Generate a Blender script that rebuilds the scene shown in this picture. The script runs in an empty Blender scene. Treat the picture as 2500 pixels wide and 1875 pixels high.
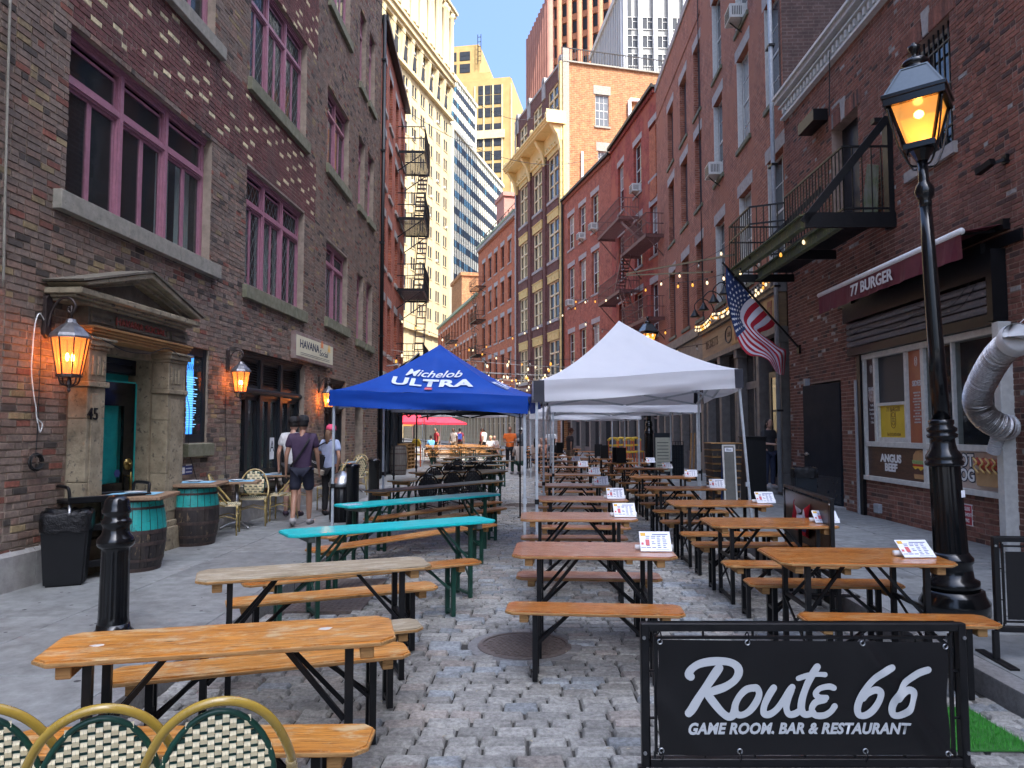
import bpy,bmesh,math,random
from mathutils import Vector,Matrix,noise
rnd=random.Random(11)
R=math.radians
sc=bpy.context.scene
col=sc.collection
FPX=1787.0
PITCH=math.atan((1048-937.5)/FPX)
CAMH=1.7
cd=bpy.data.cameras.new('camera');cam=bpy.data.objects.new('camera',cd);col.objects.link(cam)
cd.sensor_width=36.0;cd.lens=36.0*FPX/2500.0
cam.location=(0,0,CAMH);cam.rotation_euler=(R(90)+PITCH,0,0)
cd.clip_start=0.05;cd.clip_end=3000
sc.camera=cam
SUN_EL,SUN_AZ=56.0,138.0
world=bpy.data.worlds.new('World');sc.world=world;world.use_nodes=True
wn=world.node_tree.nodes;wl=world.node_tree.links;wn.clear()
sky=wn.new('ShaderNodeTexSky');sky.sky_type='NISHITA';sky.sun_disc=False
sky.sun_elevation=R(SUN_EL);sky.sun_rotation=R(SUN_AZ);sky.altitude=20;sky.air_density=1.0;sky.dust_density=10.0;sky.ozone_density=10.0
bg=wn.new('ShaderNodeBackground');bg.inputs['Strength'].default_value=0.12
wo=wn.new('ShaderNodeOutputWorld')
wl.new(sky.outputs[0],bg.inputs['Color']);wl.new(bg.outputs[0],wo.inputs['Surface'])
sl=bpy.data.lights.new('sun','SUN');sl.energy=2.2;sl.angle=R(0.53);sl.color=(1.0,0.93,0.82)
sun=bpy.data.objects.new('sun',sl);col.objects.link(sun)
_sd=Vector((math.sin(R(SUN_AZ))*math.cos(R(SUN_EL)),math.cos(R(SUN_AZ))*math.cos(R(SUN_EL)),math.sin(R(SUN_EL))))
sun.rotation_euler=_sd.to_track_quat('Z','Y').to_euler();sun.location=(20,-20,80)
sc.view_settings.view_transform='Standard';sc.view_settings.look='None'
sc.view_settings.exposure=2.32;sc.view_settings.gamma=1.0;sc.view_settings.use_curve_mapping=False
sc.render.engine='CYCLES'
sc.cycles.use_denoising=True
sc.cycles.max_bounces=8;sc.cycles.diffuse_bounces=5;sc.cycles.glossy_bounces=3;sc.cycles.transparent_max_bounces=12
sc.cycles.sample_clamp_indirect=6.0
def ray(x,y):
 a=(x-1250)/FPX;b=-(y-937.5)/FPX
 return Vector((a,math.cos(PITCH)-b*math.sin(PITCH),math.sin(PITCH)+b*math.cos(PITCH)))
def G(x,y,z=0.0):
 """world point on the horizontal plane z that the photograph shows at (x, y)"""
 r=ray(x,y);t=(z-CAMH)/r.z
 return Vector((r.x*t,r.y*t,z))
def at(x,y,Y):
 r=ray(x,y);t=Y/r.y
 return Vector((r.x*t,Y,CAMH+r.z*t))
def proj(p):
 d=Vector(p)-Vector((0,0,CAMH))
 f=Vector((0,math.cos(PITCH),math.sin(PITCH)));u=Vector((0,-math.sin(PITCH),math.cos(PITCH)))
 k=d.dot(f)
 if k<.05:return(-9999,-9999,k)
 return(1250+FPX*d.x/k,937.5-FPX*d.dot(u)/k,k)
def tag(o,label=None,cat=None,group=None,kind=None):
 if label:o['label']=label
 if cat:o['category']=cat
 if group:o['group']=group
 if kind:o['kind']=kind
 return o
def empty(name,loc=(0,0,0),rz=0.0,label=None,cat=None,group=None,kind=None,parent=None):
 o=bpy.data.objects.new(name,None);o.empty_display_size=.2;col.objects.link(o)
 o.location=loc;o.rotation_euler=(0,0,rz)
 if parent:o.parent=parent
 return tag(o,label,cat,group,kind)
def link(name,me,parent=None,loc=None,rot=None):
 o=bpy.data.objects.new(name,me);col.objects.link(o)
 if parent:o.parent=parent
 if loc is not None:o.location=loc
 if rot is not None:o.rotation_euler=rot
 return o
def kids(o):return[c for c in bpy.data.objects if c.parent==o]
def copy_tree(o,parent=None,ch=None):
 if ch is None:
  ch={}
  for c in bpy.data.objects:
   if c.parent:ch.setdefault(c.parent.name,[]).append(c)
 c=o.copy();col.objects.link(c)
 c.parent=parent
 for k in ch.get(o.name,[]):copy_tree(k,c,ch)
 return c
class MB:
 """collects geometry, then links it as one mesh object"""
 def __init__(s,m=None,M=None):
  s.v=[];s.f=[];s.mi=[];s.mats=[m]if m else[];s.cur=0;s.M=M;s.cols=[];s.col=None;s.sm=[];s.smooth=False;s.fl=1.0
 def mat(s,m):
  if m not in s.mats:s.mats.append(m)
  s.cur=s.mats.index(m);return s
 def add(s,vs,fs):
  b=len(s.v)
  if s.M is not None:vs=[s.M@Vector(v)for v in vs]
  s.v+=[tuple(v)for v in vs]
  for f in fs:
   s.f.append(tuple(b+i for i in f));s.mi.append(s.cur);s.cols.append(s.col);s.sm.append(s.smooth)
  return s
 def box(s,x0,x1,y0,y1,z0,z1):
  return s.add([(x0,y0,z0),(x1,y0,z0),(x1,y1,z0),(x0,y1,z0),(x0,y0,z1),(x1,y0,z1),(x1,y1,z1),(x0,y1,z1)],[(0,3,2,1),(4,5,6,7),(0,1,5,4),(1,2,6,5),(2,3,7,6),(3,0,4,7)])
 def boxm(s,c,sx,sy,sz,M3):
  vs=[]
  for k in(-1,1):
   for(i,j)in((-1,-1),(1,-1),(1,1),(-1,1)):
    vs.append(Vector(c)+M3@Vector((i*sx/2,j*sy/2,k*sz/2)))
  return s.add(vs,[(0,3,2,1),(4,5,6,7),(0,1,5,4),(1,2,6,5),(2,3,7,6),(3,0,4,7)])
 def beam(s,a,b,w,h=None,up=(0,0,1)):
  a=Vector(a);b=Vector(b);h=h or w
  d=(b-a);L=d.length
  if L<1e-6:return s
  d/=L;u=Vector(up)
  if abs(d.dot(u))>.99:u=Vector((1,0,0))if abs(d.x)<.9 else Vector((0,1,0))
  x=d.cross(u).normalized();y=x.cross(d)
  M3=Matrix((x,d,y)).transposed()
  return s.boxm((a+b)/2,w,L,h,M3)
 def tube(s,pts,r,n=6,closed=False,cap=True):
  pts=[Vector(p)for p in pts];N=len(pts)
  if N<2:return s
  rs=r if isinstance(r,(list,tuple))else[r]*N
  vs=[];fs=[];prev=None
  for i,p in enumerate(pts):
   if closed:t=pts[(i+1)%N]-pts[i-1]
   else:t=pts[min(i+1,N-1)]-pts[max(i-1,0)]
   if t.length<1e-9:t=Vector((0,0,1))
   t.normalize()
   if prev is None:
    u=Vector((0,0,1))if abs(t.z)<.9 else Vector((1,0,0))
    x=t.cross(u).normalized()
   else:
    x=prev-t*prev.dot(t)
    x=x.normalized()if x.length>1e-6 else t.orthogonal().normalized()
   prev=x;y=t.cross(x)
   for k in range(n):
    a=2*math.pi*k/n
    vs.append(p+(x*math.cos(a)+y*math.sin(a))*rs[i])
  for i in range(N-(0 if closed else 1)):
   j=(i+1)%N
   for k in range(n):
    fs.append((i*n+k,i*n+(k+1)%n,j*n+(k+1)%n,j*n+k))
  if not closed and cap:
   fs.append(tuple(range(n-1,-1,-1)));fs.append(tuple((N-1)*n+k for k in range(n)))
  return s.add(vs,fs)
 def lathe(s,prof,n=16,c=(0,0,0),sx=1.0,sy=1.0,a0=0.0):
  vs=[];fs=[];c=Vector(c);N=len(prof)
  for(r,z)in prof:
   for k in range(n):
    a=a0+2*math.pi*k/n
    vs.append(c+Vector((math.cos(a)*r*sx,math.sin(a)*r*sy,z)))
  for i in range(N-1):
   for k in range(n):fs.append((i*n+k,i*n+(k+1)%n,(i+1)*n+(k+1)%n,(i+1)*n+k))
  if prof[0][0]>1e-4:fs.append(tuple(range(n-1,-1,-1)))
  if prof[-1][0]>1e-4:fs.append(tuple((N-1)*n+k for k in range(n)))
  return s.add(vs,fs)
 def ball(s,c,rx,ry=None,rz=None,n=10,m=6):
  ry=ry or rx;rz=rz or rx
  prof=[(math.sin(math.pi*i/m),-math.cos(math.pi*i/m))for i in range(m+1)]
  vs=[];fs=[];c=Vector(c)
  for(r,z)in prof:
   for k in range(n):
    a=2*math.pi*k/n
    vs.append(c+Vector((math.cos(a)*r*rx,math.sin(a)*r*ry,z*rz)))
  for i in range(m):
   for k in range(n):fs.append((i*n+k,i*n+(k+1)%n,(i+1)*n+(k+1)%n,(i+1)*n+k))
  return s.add(vs,fs)
 def prism(s,poly,a0,a1,ax='z'):
  """poly: 2D points; extruded from a0 to a1 along ax (x: poly is (y,z); y: poly is (x,z); z: poly is (x,y))"""
  n=len(poly);mk={'z':lambda p,a:(p[0],p[1],a),'y':lambda p,a:(p[0],a,p[1]),'x':lambda p,a:(a,p[0],p[1])}[ax]
  vs=[mk(p,a0)for p in poly]+[mk(p,a1)for p in poly]
  fs=[tuple(range(n-1,-1,-1)),tuple(range(n,2*n))]+[(i,(i+1)%n,n+(i+1)%n,n+i)for i in range(n)]
  return s.add(vs,fs)
 def quad(s,a,b,c,d):return s.add([a,b,c,d],[(0,1,2,3)])
 def mesh(s,name,bevel=0.0,seg=1):
  me=bpy.data.meshes.new(name)
  me.from_pydata(s.v,[],s.f)
  for m in s.mats:me.materials.append(m)
  if len(s.mats)>1:me.polygons.foreach_set('material_index',s.mi)
  if any(s.sm):me.polygons.foreach_set('use_smooth',s.sm)
  if any(c is not None for c in s.cols):
   at_=me.attributes.new('Col','FLOAT_COLOR','FACE')
   buf=[]
   for c in s.cols:buf+=list(c if c else(.5,.5,.5))+[1.0]
   at_.data.foreach_set('color',buf)
  if bevel>0:
   bm=bmesh.new();bm.from_mesh(me)
   bmesh.ops.remove_doubles(bm,verts=bm.verts,dist=1e-5)
   bmesh.ops.bevel(bm,geom=[e for e in bm.edges if len(e.link_faces)==2 and e.calc_face_angle(0)>.5],offset=bevel,segments=seg,affect='EDGES',clamp_overlap=True)
   bm.to_mesh(me);bm.free()
  me.validate();me.update()
  return me
 def build(s,name,parent=None,bevel=0.0,seg=1,loc=None,rot=None):
  return link(name,s.mesh(name,bevel,seg),parent,loc,rot)
def catmull(pts,k=6,closed=False):
 pts=[Vector(p)for p in pts];n=len(pts);out=[]
 rng=range(n if closed else n-1)
 for i in rng:
  if closed:p0,p1,p2,p3=pts[i-1],pts[i],pts[(i+1)%n],pts[(i+2)%n]
  else:p0,p1,p2,p3=pts[max(i-1,0)],pts[i],pts[i+1],pts[min(i+2,n-1)]
  for j in range(k):
   t=j/k
   out.append(.5*((2*p1)+(-p0+p2)*t+(2*p0-5*p1+4*p2-p3)*t*t+(-p0+3*p1-3*p2+p3)*t**3))
 if not closed:out.append(pts[-1])
 return out
def sag(a,b,s,n=12):
 a=Vector(a);b=Vector(b)
 return[a.lerp(b,i/n)+Vector((0,0,-4*s*(i/n)*(1-i/n)))for i in range(n+1)]
def _nt(name):
 m=bpy.data.materials.new(name);m.use_nodes=True;nt=m.node_tree;nt.nodes.clear()
 out=nt.nodes.new('ShaderNodeOutputMaterial');bs=nt.nodes.new('ShaderNodeBsdfPrincipled')
 nt.links.new(bs.outputs[0],out.inputs[0])
 return m,nt,bs,out
def N(nt,t,**k):
 n=nt.nodes.new(t)
 for a,b in k.items():
  if a.startswith('i_'):n.inputs[a[2:]].default_value=b
  else:setattr(n,a,b)
 return n
def coords(nt,kind='Object',scale=(1,1,1)):
 tc=N(nt,'ShaderNodeTexCoord');mp=N(nt,'ShaderNodeMapping');mp.inputs['Scale'].default_value=scale
 nt.links.new(tc.outputs[kind],mp.inputs[0]);return mp.outputs[0]
def mixc(nt,fac,a,b,mode='MIX'):
 n=nt.nodes.new('ShaderNodeMix');n.data_type='RGBA';n.blend_type=mode;n.clamp_factor=True
 for i,v in((0,fac),(6,a),(7,b)):
  if hasattr(v,'links')or hasattr(v,'is_linked'):nt.links.new(v,n.inputs[i])
  elif isinstance(v,(int,float)):n.inputs[i].default_value=v
  else:n.inputs[i].default_value=(*v[:3],1)
 return n.outputs[2]
def ramp(nt,src,p0,p1,c0=(0,0,0),c1=(1,1,1)):
 r=nt.nodes.new('ShaderNodeValToRGB');e=r.color_ramp.elements
 e[0].position=p0;e[1].position=p1;e[0].color=(*c0,1);e[1].color=(*c1,1)
 nt.links.new(src,r.inputs[0]);return r.outputs[0]
def bump(nt,bs,h,strength=.3,dist=.02):
 b=N(nt,'ShaderNodeBump');b.inputs['Strength'].default_value=strength;b.inputs['Distance'].default_value=dist
 nt.links.new(h,b.inputs['Height']);nt.links.new(b.outputs[0],bs.inputs['Normal'])
def noise_n(nt,vec,scale,detail=4,rough=.6):
 n=N(nt,'ShaderNodeTexNoise');n.inputs['Scale'].default_value=scale;n.inputs['Detail'].default_value=detail;n.inputs['Roughness'].default_value=rough
 nt.links.new(vec,n.inputs['Vector']);return n.outputs['Fac']
def pm(name,c1,c2=None,scale=8.0,rough=.6,metal=0.0,bmp=0.0,bscale=None,stretch=(1,1,1),wear=None,coat=0.0,spec=.5,emit=None,estr=0.0,rvar=.15,bdist=.01,trans=0.0,wthr=.62):
 """principled surface of two colours broken up by noise, optional worn patches"""
 m,nt,bs,out=_nt(name);v=coords(nt,'Object',stretch)
 c2=c2 or tuple(x*.75 for x in c1)
 f=noise_n(nt,v,scale,5,.65)
 c=mixc(nt,ramp(nt,f,.35,.65),c1,c2)
 if wear:
  w=noise_n(nt,v,scale*2.7,6,.7)
  c=mixc(nt,ramp(nt,w,wthr,wthr+.05),c,wear)
 nt.links.new(c,bs.inputs['Base Color'])
 rr=N(nt,'ShaderNodeMapRange');rr.inputs['To Min'].default_value=max(.03,rough-rvar);rr.inputs['To Max'].default_value=min(1,rough+rvar)
 nt.links.new(f,rr.inputs[0]);nt.links.new(rr.outputs[0],bs.inputs['Roughness'])
 bs.inputs['Metallic'].default_value=metal;bs.inputs['Specular IOR Level'].default_value=spec
 if coat:bs.inputs['Coat Weight'].default_value=coat;bs.inputs['Coat Roughness'].default_value=.12
 if bmp:bump(nt,bs,noise_n(nt,v,bscale or scale*5,4,.7),bmp,bdist)
 if emit:bs.inputs['Emission Color'].default_value=(*emit,1);bs.inputs['Emission Strength'].default_value=estr
 if trans:bs.inputs['Transmission Weight'].default_value=trans
 return m
def emat(name,c,s):
 m,nt,bs,out=_nt(name);bs.inputs['Base Color'].default_value=(*c,1)
 bs.inputs['Emission Color'].default_value=(*c,1);bs.inputs['Emission Strength'].default_value=s;return m
def brickm(name,ca,cb,mortar,bw=.26,bh=.092,mort=.014,var=.5,stain=(.1,.08,.07),stainf=.35,bstr=.5,rough=.85,wash=None):
 """brick laid in courses along local x/y and z"""
 m,nt,bs,out=_nt(name)
 tc=N(nt,'ShaderNodeTexCoord');sp=N(nt,'ShaderNodeSeparateXYZ');ad=N(nt,'ShaderNodeMath');cb_=N(nt,'ShaderNodeCombineXYZ')
 nt.links.new(tc.outputs['Object'],sp.inputs[0]);nt.links.new(sp.outputs[0],ad.inputs[0]);nt.links.new(sp.outputs[1],ad.inputs[1])
 nt.links.new(ad.outputs[0],cb_.inputs[0]);nt.links.new(sp.outputs[2],cb_.inputs[1])
 b=N(nt,'ShaderNodeTexBrick');b.offset=.5;nt.links.new(cb_.outputs[0],b.inputs['Vector'])
 b.inputs['Scale'].default_value=1;b.inputs['Brick Width'].default_value=bw;b.inputs['Row Height'].default_value=bh
 b.inputs['Mortar Size'].default_value=mort;b.inputs['Mortar Smooth'].default_value=.1;b.inputs['Bias'].default_value=0
 b.inputs['Color1'].default_value=(*ca,1);b.inputs['Color2'].default_value=(*cb,1);b.inputs['Mortar'].default_value=(*mortar,1)
 v=tc.outputs['Object']
 f=noise_n(nt,v,.9,6,.65)
 c=mixc(nt,ramp(nt,f,.5,.75),b.outputs['Color'],stain)if stainf else b.outputs['Color']
 if stainf:
  mx=nt.nodes.new('ShaderNodeMix');mx.data_type='RGBA';mx.inputs[0].default_value=stainf
  nt.links.new(b.outputs['Color'],mx.inputs[6]);nt.links.new(c,mx.inputs[7]);c=mx.outputs[2]
 f2=noise_n(nt,v,9,4,.7)
 c=mixc(nt,ramp(nt,f2,.3,.75,(.35,.35,.35),(0,0,0)),c,tuple(min(1,x*1.5)for x in ca))
 c=mixc(nt,ramp(nt,noise_n(nt,v,2.6,6,.75),.42,.60,(.55,.55,.55),(0,0,0)),c,tuple(x*.55 for x in cb))
 c=mixc(nt,ramp(nt,noise_n(nt,v,1.7,7,.8),.54,.68,(0,0,0),(.5,.5,.5)),c,tuple(min(1,x*1.25+.05)for x in ca))
 if wash:
  c=mixc(nt,ramp(nt,noise_n(nt,v,.45,5,.7),.47,.58),c,wash)
 nt.links.new(c,bs.inputs['Base Color']);bs.inputs['Roughness'].default_value=rough
 h=N(nt,'ShaderNodeMath');h.operation='SUBTRACT';h.inputs[0].default_value=1;nt.links.new(b.outputs['Fac'],h.inputs[1])
 bump(nt,bs,h.outputs[0],bstr,.012)
 return m
def piecem(name,src,rough=.85,nscale=22,amt=.35,bstr=.5,spec=.3,blot=None,bdist=.006):
 """material whose colour is each piece's own: src 'obj' reads the object colour, 'attr' the face attribute"""
 m,nt,bs,out=_nt(name)
 if src=='obj':
  o=N(nt,'ShaderNodeObjectInfo');c=o.outputs['Color']
 else:
  o=N(nt,'ShaderNodeAttribute');o.attribute_name='Col';c=o.outputs['Color']
 g=N(nt,'ShaderNodeNewGeometry');v=g.outputs['Position']
 f=noise_n(nt,v,nscale,5,.7)
 d=mixc(nt,1.0,c,(1-amt,1-amt,1-amt),'MULTIPLY')
 l=mixc(nt,1.0,c,(1+amt*.6,1+amt*.6,1+amt*.6),'MULTIPLY')
 c2=mixc(nt,ramp(nt,f,.35,.68),d,l)
 ms=N(nt,'ShaderNodeMapping');ms.inputs['Scale'].default_value=(2.2,2.2,.35);nt.links.new(v,ms.inputs[0])
 c2=mixc(nt,ramp(nt,noise_n(nt,ms.outputs[0],1.1,6,.7),.50,.70,(0,0,0),(.42,.42,.42)),c2,(.05,.042,.038))
 if blot:c2=mixc(nt,ramp(nt,noise_n(nt,v,1.3,6,.7),.52,.72,(0,0,0),(.5,.5,.5)),c2,blot)
 nt.links.new(c2,bs.inputs['Base Color']);bs.inputs['Roughness'].default_value=rough;bs.inputs['Specular IOR Level'].default_value=spec
 bump(nt,bs,noise_n(nt,v,nscale*2.5,5,.75),bstr,bdist)
 return m
def woodm(name,c1,c2,dark,rough=.32,coat=.35,worn=None,wfac=.6,sx=1.0):
 m,nt,bs,out=_nt(name)
 tc=N(nt,'ShaderNodeTexCoord');oi=N(nt,'ShaderNodeObjectInfo');ad=N(nt,'ShaderNodeVectorMath');ad.operation='ADD'
 mu=N(nt,'ShaderNodeMath');mu.operation='MULTIPLY';mu.inputs[1].default_value=37.0;nt.links.new(oi.outputs['Random'],mu.inputs[0])
 nt.links.new(tc.outputs['Object'],ad.inputs[0]);nt.links.new(mu.outputs[0],ad.inputs[1])
 mp=N(nt,'ShaderNodeMapping');mp.inputs['Scale'].default_value=(1.1*sx,14,14);nt.links.new(ad.outputs[0],mp.inputs[0]);v=mp.outputs[0]
 n1=noise_n(nt,v,1.6,6,.65);n2=noise_n(nt,v,6.5,5,.7)
 c=mixc(nt,ramp(nt,n1,.35,.66),c1,c2)
 c=mixc(nt,ramp(nt,n2,.46,.68,(0,0,0),(.85,.85,.85)),c,dark)
 mk=N(nt,'ShaderNodeMapping');mk.inputs['Scale'].default_value=(1.7,5.5,3);nt.links.new(ad.outputs[0],mk.inputs[0])
 vo=N(nt,'ShaderNodeTexVoronoi');vo.inputs['Scale'].default_value=1.6;nt.links.new(mk.outputs[0],vo.inputs['Vector'])
 c=mixc(nt,ramp(nt,vo.outputs['Distance'],.03,.09,(.8,.8,.8),(0,0,0)),c,tuple(x*.45 for x in dark))
 if worn:
  mw=N(nt,'ShaderNodeMapping');mw.inputs['Scale'].default_value=(2.2,5,5);nt.links.new(ad.outputs[0],mw.inputs[0])
  c=mixc(nt,ramp(nt,noise_n(nt,mw.outputs[0],2.2,7,.75),.50,.62,(0,0,0),(wfac,wfac,wfac)),c,worn)
 nt.links.new(c,bs.inputs['Base Color'])
 rr=N(nt,'ShaderNodeMapRange');rr.inputs['To Min'].default_value=rough-.08;rr.inputs['To Max'].default_value=rough+.25
 nt.links.new(n2,rr.inputs[0]);nt.links.new(rr.outputs[0],bs.inputs['Roughness'])
 bs.inputs['Coat Weight'].default_value=coat;bs.inputs['Coat Roughness'].default_value=.18
 bump(nt,bs,n2,.25,.004)
 return m
def glassm(name,tint=(.02,.025,.03),rough=.04,trans=0.0,tcol=(.8,.86,.86),streak=0.0):
 """window glass: mirror by fresnel over a dark body, or over what stands behind when trans > 0"""
 m,nt,bs,out=_nt(name)
 bs.inputs['Base Color'].default_value=(*tint,1);bs.inputs['Roughness'].default_value=rough;bs.inputs['Specular IOR Level'].default_value=.75
 bs.inputs['IOR'].default_value=1.55
 v=coords(nt,'Object',(1,1,1));bump(nt,bs,noise_n(nt,v,1.4,2,.5),.06,.05)
 if trans:
  tr=N(nt,'ShaderNodeBsdfTransparent');tr.inputs[0].default_value=(*tcol,1)
  mx=N(nt,'ShaderNodeMixShader');fr=N(nt,'ShaderNodeMath');fr.operation='POWER';fr.inputs[1].default_value=4.0;lw=N(nt,'ShaderNodeLayerWeight');lw.inputs[0].default_value=.5;nt.links.new(lw.outputs['Facing'],fr.inputs[0])
  mr=N(nt,'ShaderNodeMapRange');mr.inputs['To Min'].default_value=1-trans;mr.inputs['To Max'].default_value=1.0;nt.links.new(fr.outputs[0],mr.inputs[0])
  gl=N(nt,'ShaderNodeBsdfGlossy');gl.inputs['Roughness'].default_value=rough
  nt.links.new(mr.outputs[0],mx.inputs[0]);nt.links.new(tr.outputs[0],mx.inputs[1]);nt.links.new(bs.outputs[0],mx.inputs[2]);nt.links.new(mx.outputs[0],out.inputs[0])
 return m
M={}
M['mortar_a']=pm('mortar_a',(.34,.275,.215),(.22,.18,.14),6,.95,bmp=.3)
M['mortar_r']=pm('mortar_r',(.40,.28,.22),(.26,.18,.14),6,.95,bmp=.3)
M['brick_obj']=piecem('brick_obj','obj',blot=(.09,.08,.075));M['brick_attr']=piecem('brick_attr','attr',blot=(.09,.08,.075))
M['stone_obj']=piecem('stone_obj','obj',rough=.62,nscale=30,amt=.45,bstr=.9,spec=.5,bdist=.012);M['stone_attr']=piecem('stone_attr','attr',rough=.62,nscale=30,amt=.45,bstr=.9,spec=.5,bdist=.012)
M['slab_obj']=piecem('slab_obj','obj',rough=.6,nscale=7,amt=.28,bstr=.25,spec=.45,blot=(.10,.105,.11))
M['slab_attr']=piecem('slab_attr','attr',rough=.6,nscale=7,amt=.28,bstr=.25,spec=.45,blot=(.10,.105,.11))
M['b_red']=brickm('b_red',(.42,.10,.045),(.24,.05,.028),(.36,.20,.14))
M['b_rose']=brickm('b_rose',(.38,.12,.06),(.20,.06,.036),(.40,.24,.17),wash=(.34,.125,.07))
M['b_dkred']=brickm('b_dkred',(.36,.05,.03),(.22,.034,.022),(.30,.10,.07),wash=(.38,.10,.05))
M['b_orange']=brickm('b_orange',(.50,.13,.042),(.32,.075,.03),(.38,.20,.12))
M['b_maroon']=brickm('b_maroon',(.13,.040,.030),(.085,.028,.022),(.21,.13,.10),bh=.11)
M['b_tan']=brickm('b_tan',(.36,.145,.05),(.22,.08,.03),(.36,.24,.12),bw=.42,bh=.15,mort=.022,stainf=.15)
M['b_dark']=brickm('b_dark',(.085,.042,.034),(.055,.030,.026),(.13,.09,.08))
M['stone']=pm('stone',(.30,.28,.23),(.20,.19,.155),9,.85,bmp=.4,wear=(.15,.14,.11))
M['stone_grey']=pm('stone_grey',(.36,.35,.33),(.26,.25,.24),7,.85,bmp=.3)
M['lintel']=pm('lintel',(.42,.38,.34),(.30,.27,.245),8,.85,bmp=.25)
M['sill_moss']=pm('sill_moss',(.20,.19,.13),(.12,.125,.075),8,.9,bmp=.3)
M['brownstone']=pm('brownstone',(.34,.285,.19),(.19,.155,.10),5,.88,bmp=.6,wear=(.11,.095,.07),wthr=.58,bdist=.02)
M['brownstone_dk']=pm('brownstone_dk',(.17,.145,.105),(.09,.08,.06),5,.9,bmp=.6,bdist=.02)
M['ochre']=pm('ochre',(.42,.22,.08),(.34,.17,.06),8,.7,bmp=.2)
M['purple']=pm('purple',(.35,.16,.215),(.28,.125,.17),14,.42,bmp=.12,spec=.5)
M['purple_dk']=pm('purple_dk',(.13,.05,.085),(.10,.04,.065),14,.5,bmp=.12)
M['glass']=glassm('glass');M['glass_see']=glassm('glass_see',(.06,.065,.07),trans=.80,tcol=(.93,.96,.95));M['glass_pale']=glassm('glass_pale',(.34,.33,.29),.12);M['glass_mid']=glassm('glass_mid',(.10,.11,.12),.08)
M['glass_far']=glassm('glass_far',(.035,.042,.05),.35);M['glass_dark']=pm('glass_dark',(.03,.035,.042),(.018,.02,.025),.3,.45,spec=.25);M['glass_teal']=glassm('glass_teal',(.03,.10,.12),.1)
M['white_paint']=pm('white_paint',(.62,.61,.56),(.5,.49,.45),12,.5,bmp=.15)
M['grey_paint']=pm('grey_paint',(.34,.36,.38),(.27,.29,.31),12,.5,bmp=.1)
M['cream']=pm('cream',(.70,.60,.38),(.62,.52,.32),3,.7,bmp=.1)
M['yellow_trim']=pm('yellow_trim',(.62,.47,.17),(.53,.39,.13),5,.6,bmp=.1)
M['black_metal']=pm('black_metal',(.0035,.004,.005),(.007,.007,.008),16,.42,metal=.0,bmp=.08,wear=(.035,.028,.025),wthr=.74,spec=.3)
M['black_gloss']=pm('black_gloss',(.0025,.003,.004),(.005,.006,.007),5,.2,bmp=.12,bscale=60,coat=.35,bdist=.004,spec=.35)
M['black_plastic']=pm('black_plastic',(.003,.0035,.0045),(.006,.0065,.008),8,.5,bmp=.05,spec=.3)
M['dark_slate']=pm('dark_slate',(.009,.013,.018),(.013,.018,.024),8,.42,bmp=.1,spec=.35)
M['dark_green']=pm('dark_green',(.008,.045,.03),(.010,.06,.04),12,.4)
M['rust_red']=pm('rust_red',(.16,.065,.052),(.11,.045,.038),12,.6,metal=.1,bmp=.2)
M['room']=pm('room',(.05,.042,.036),(.03,.026,.022),2,.95,spec=.1)
M['steel']=pm('steel',(.42,.43,.44),(.3,.31,.32),20,.35,metal=.9)
M['pole_grey']=pm('pole_grey',(.46,.50,.53),(.36,.40,.43),14,.4,metal=.25)
M['brass']=pm('brass',(.42,.30,.10),(.28,.20,.07),20,.32,metal=1.0)
M['white']=pm('white',(.78,.78,.76),(.7,.7,.68),10,.55)
M['ground_dirt']=pm('ground_dirt',(.055,.05,.042),(.028,.026,.023),9,.95,bmp=.6,bdist=.02)
M['kerb']=pm('kerb',(.24,.235,.23),(.17,.165,.16),30,.8,bmp=.6,bdist=.01)
M['cable']=pm('cable',(.01,.01,.01),(.015,.015,.015),5,.6)
M['iron_cover']=pm('iron_cover',(.17,.135,.115),(.11,.09,.08),18,.55,metal=.2,bmp=.4)
def textobj(body,size,m,parent,ext=.002,name='lettering',sx=1.0,shear=0.0,bold=0.0,loc=(0,0,0),rot=(0,0,0),align='CENTER',spacing=1.0,line=1.0,warp=None):
 c=bpy.data.curves.new(name,'FONT');c.body=body;c.size=size;c.extrude=ext;c.shear=shear;c.offset=bold
 c.align_x=align;c.align_y='CENTER';c.space_character=spacing;c.space_line=line;c.resolution_u=3
 t=bpy.data.objects.new('tmp',c);col.objects.link(t)
 bpy.context.view_layer.update()
 me=bpy.data.meshes.new_from_object(t.evaluated_get(bpy.context.evaluated_depsgraph_get()))
 bpy.data.objects.remove(t);bpy.data.curves.remove(c)
 me.name=name;me.materials.clear();me.materials.append(m)
 for v in me.vertices:
  v.co.x*=sx
  if warp:v.co=warp(v.co)
 o=link(name,me,parent,loc,rot)
 return o
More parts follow.
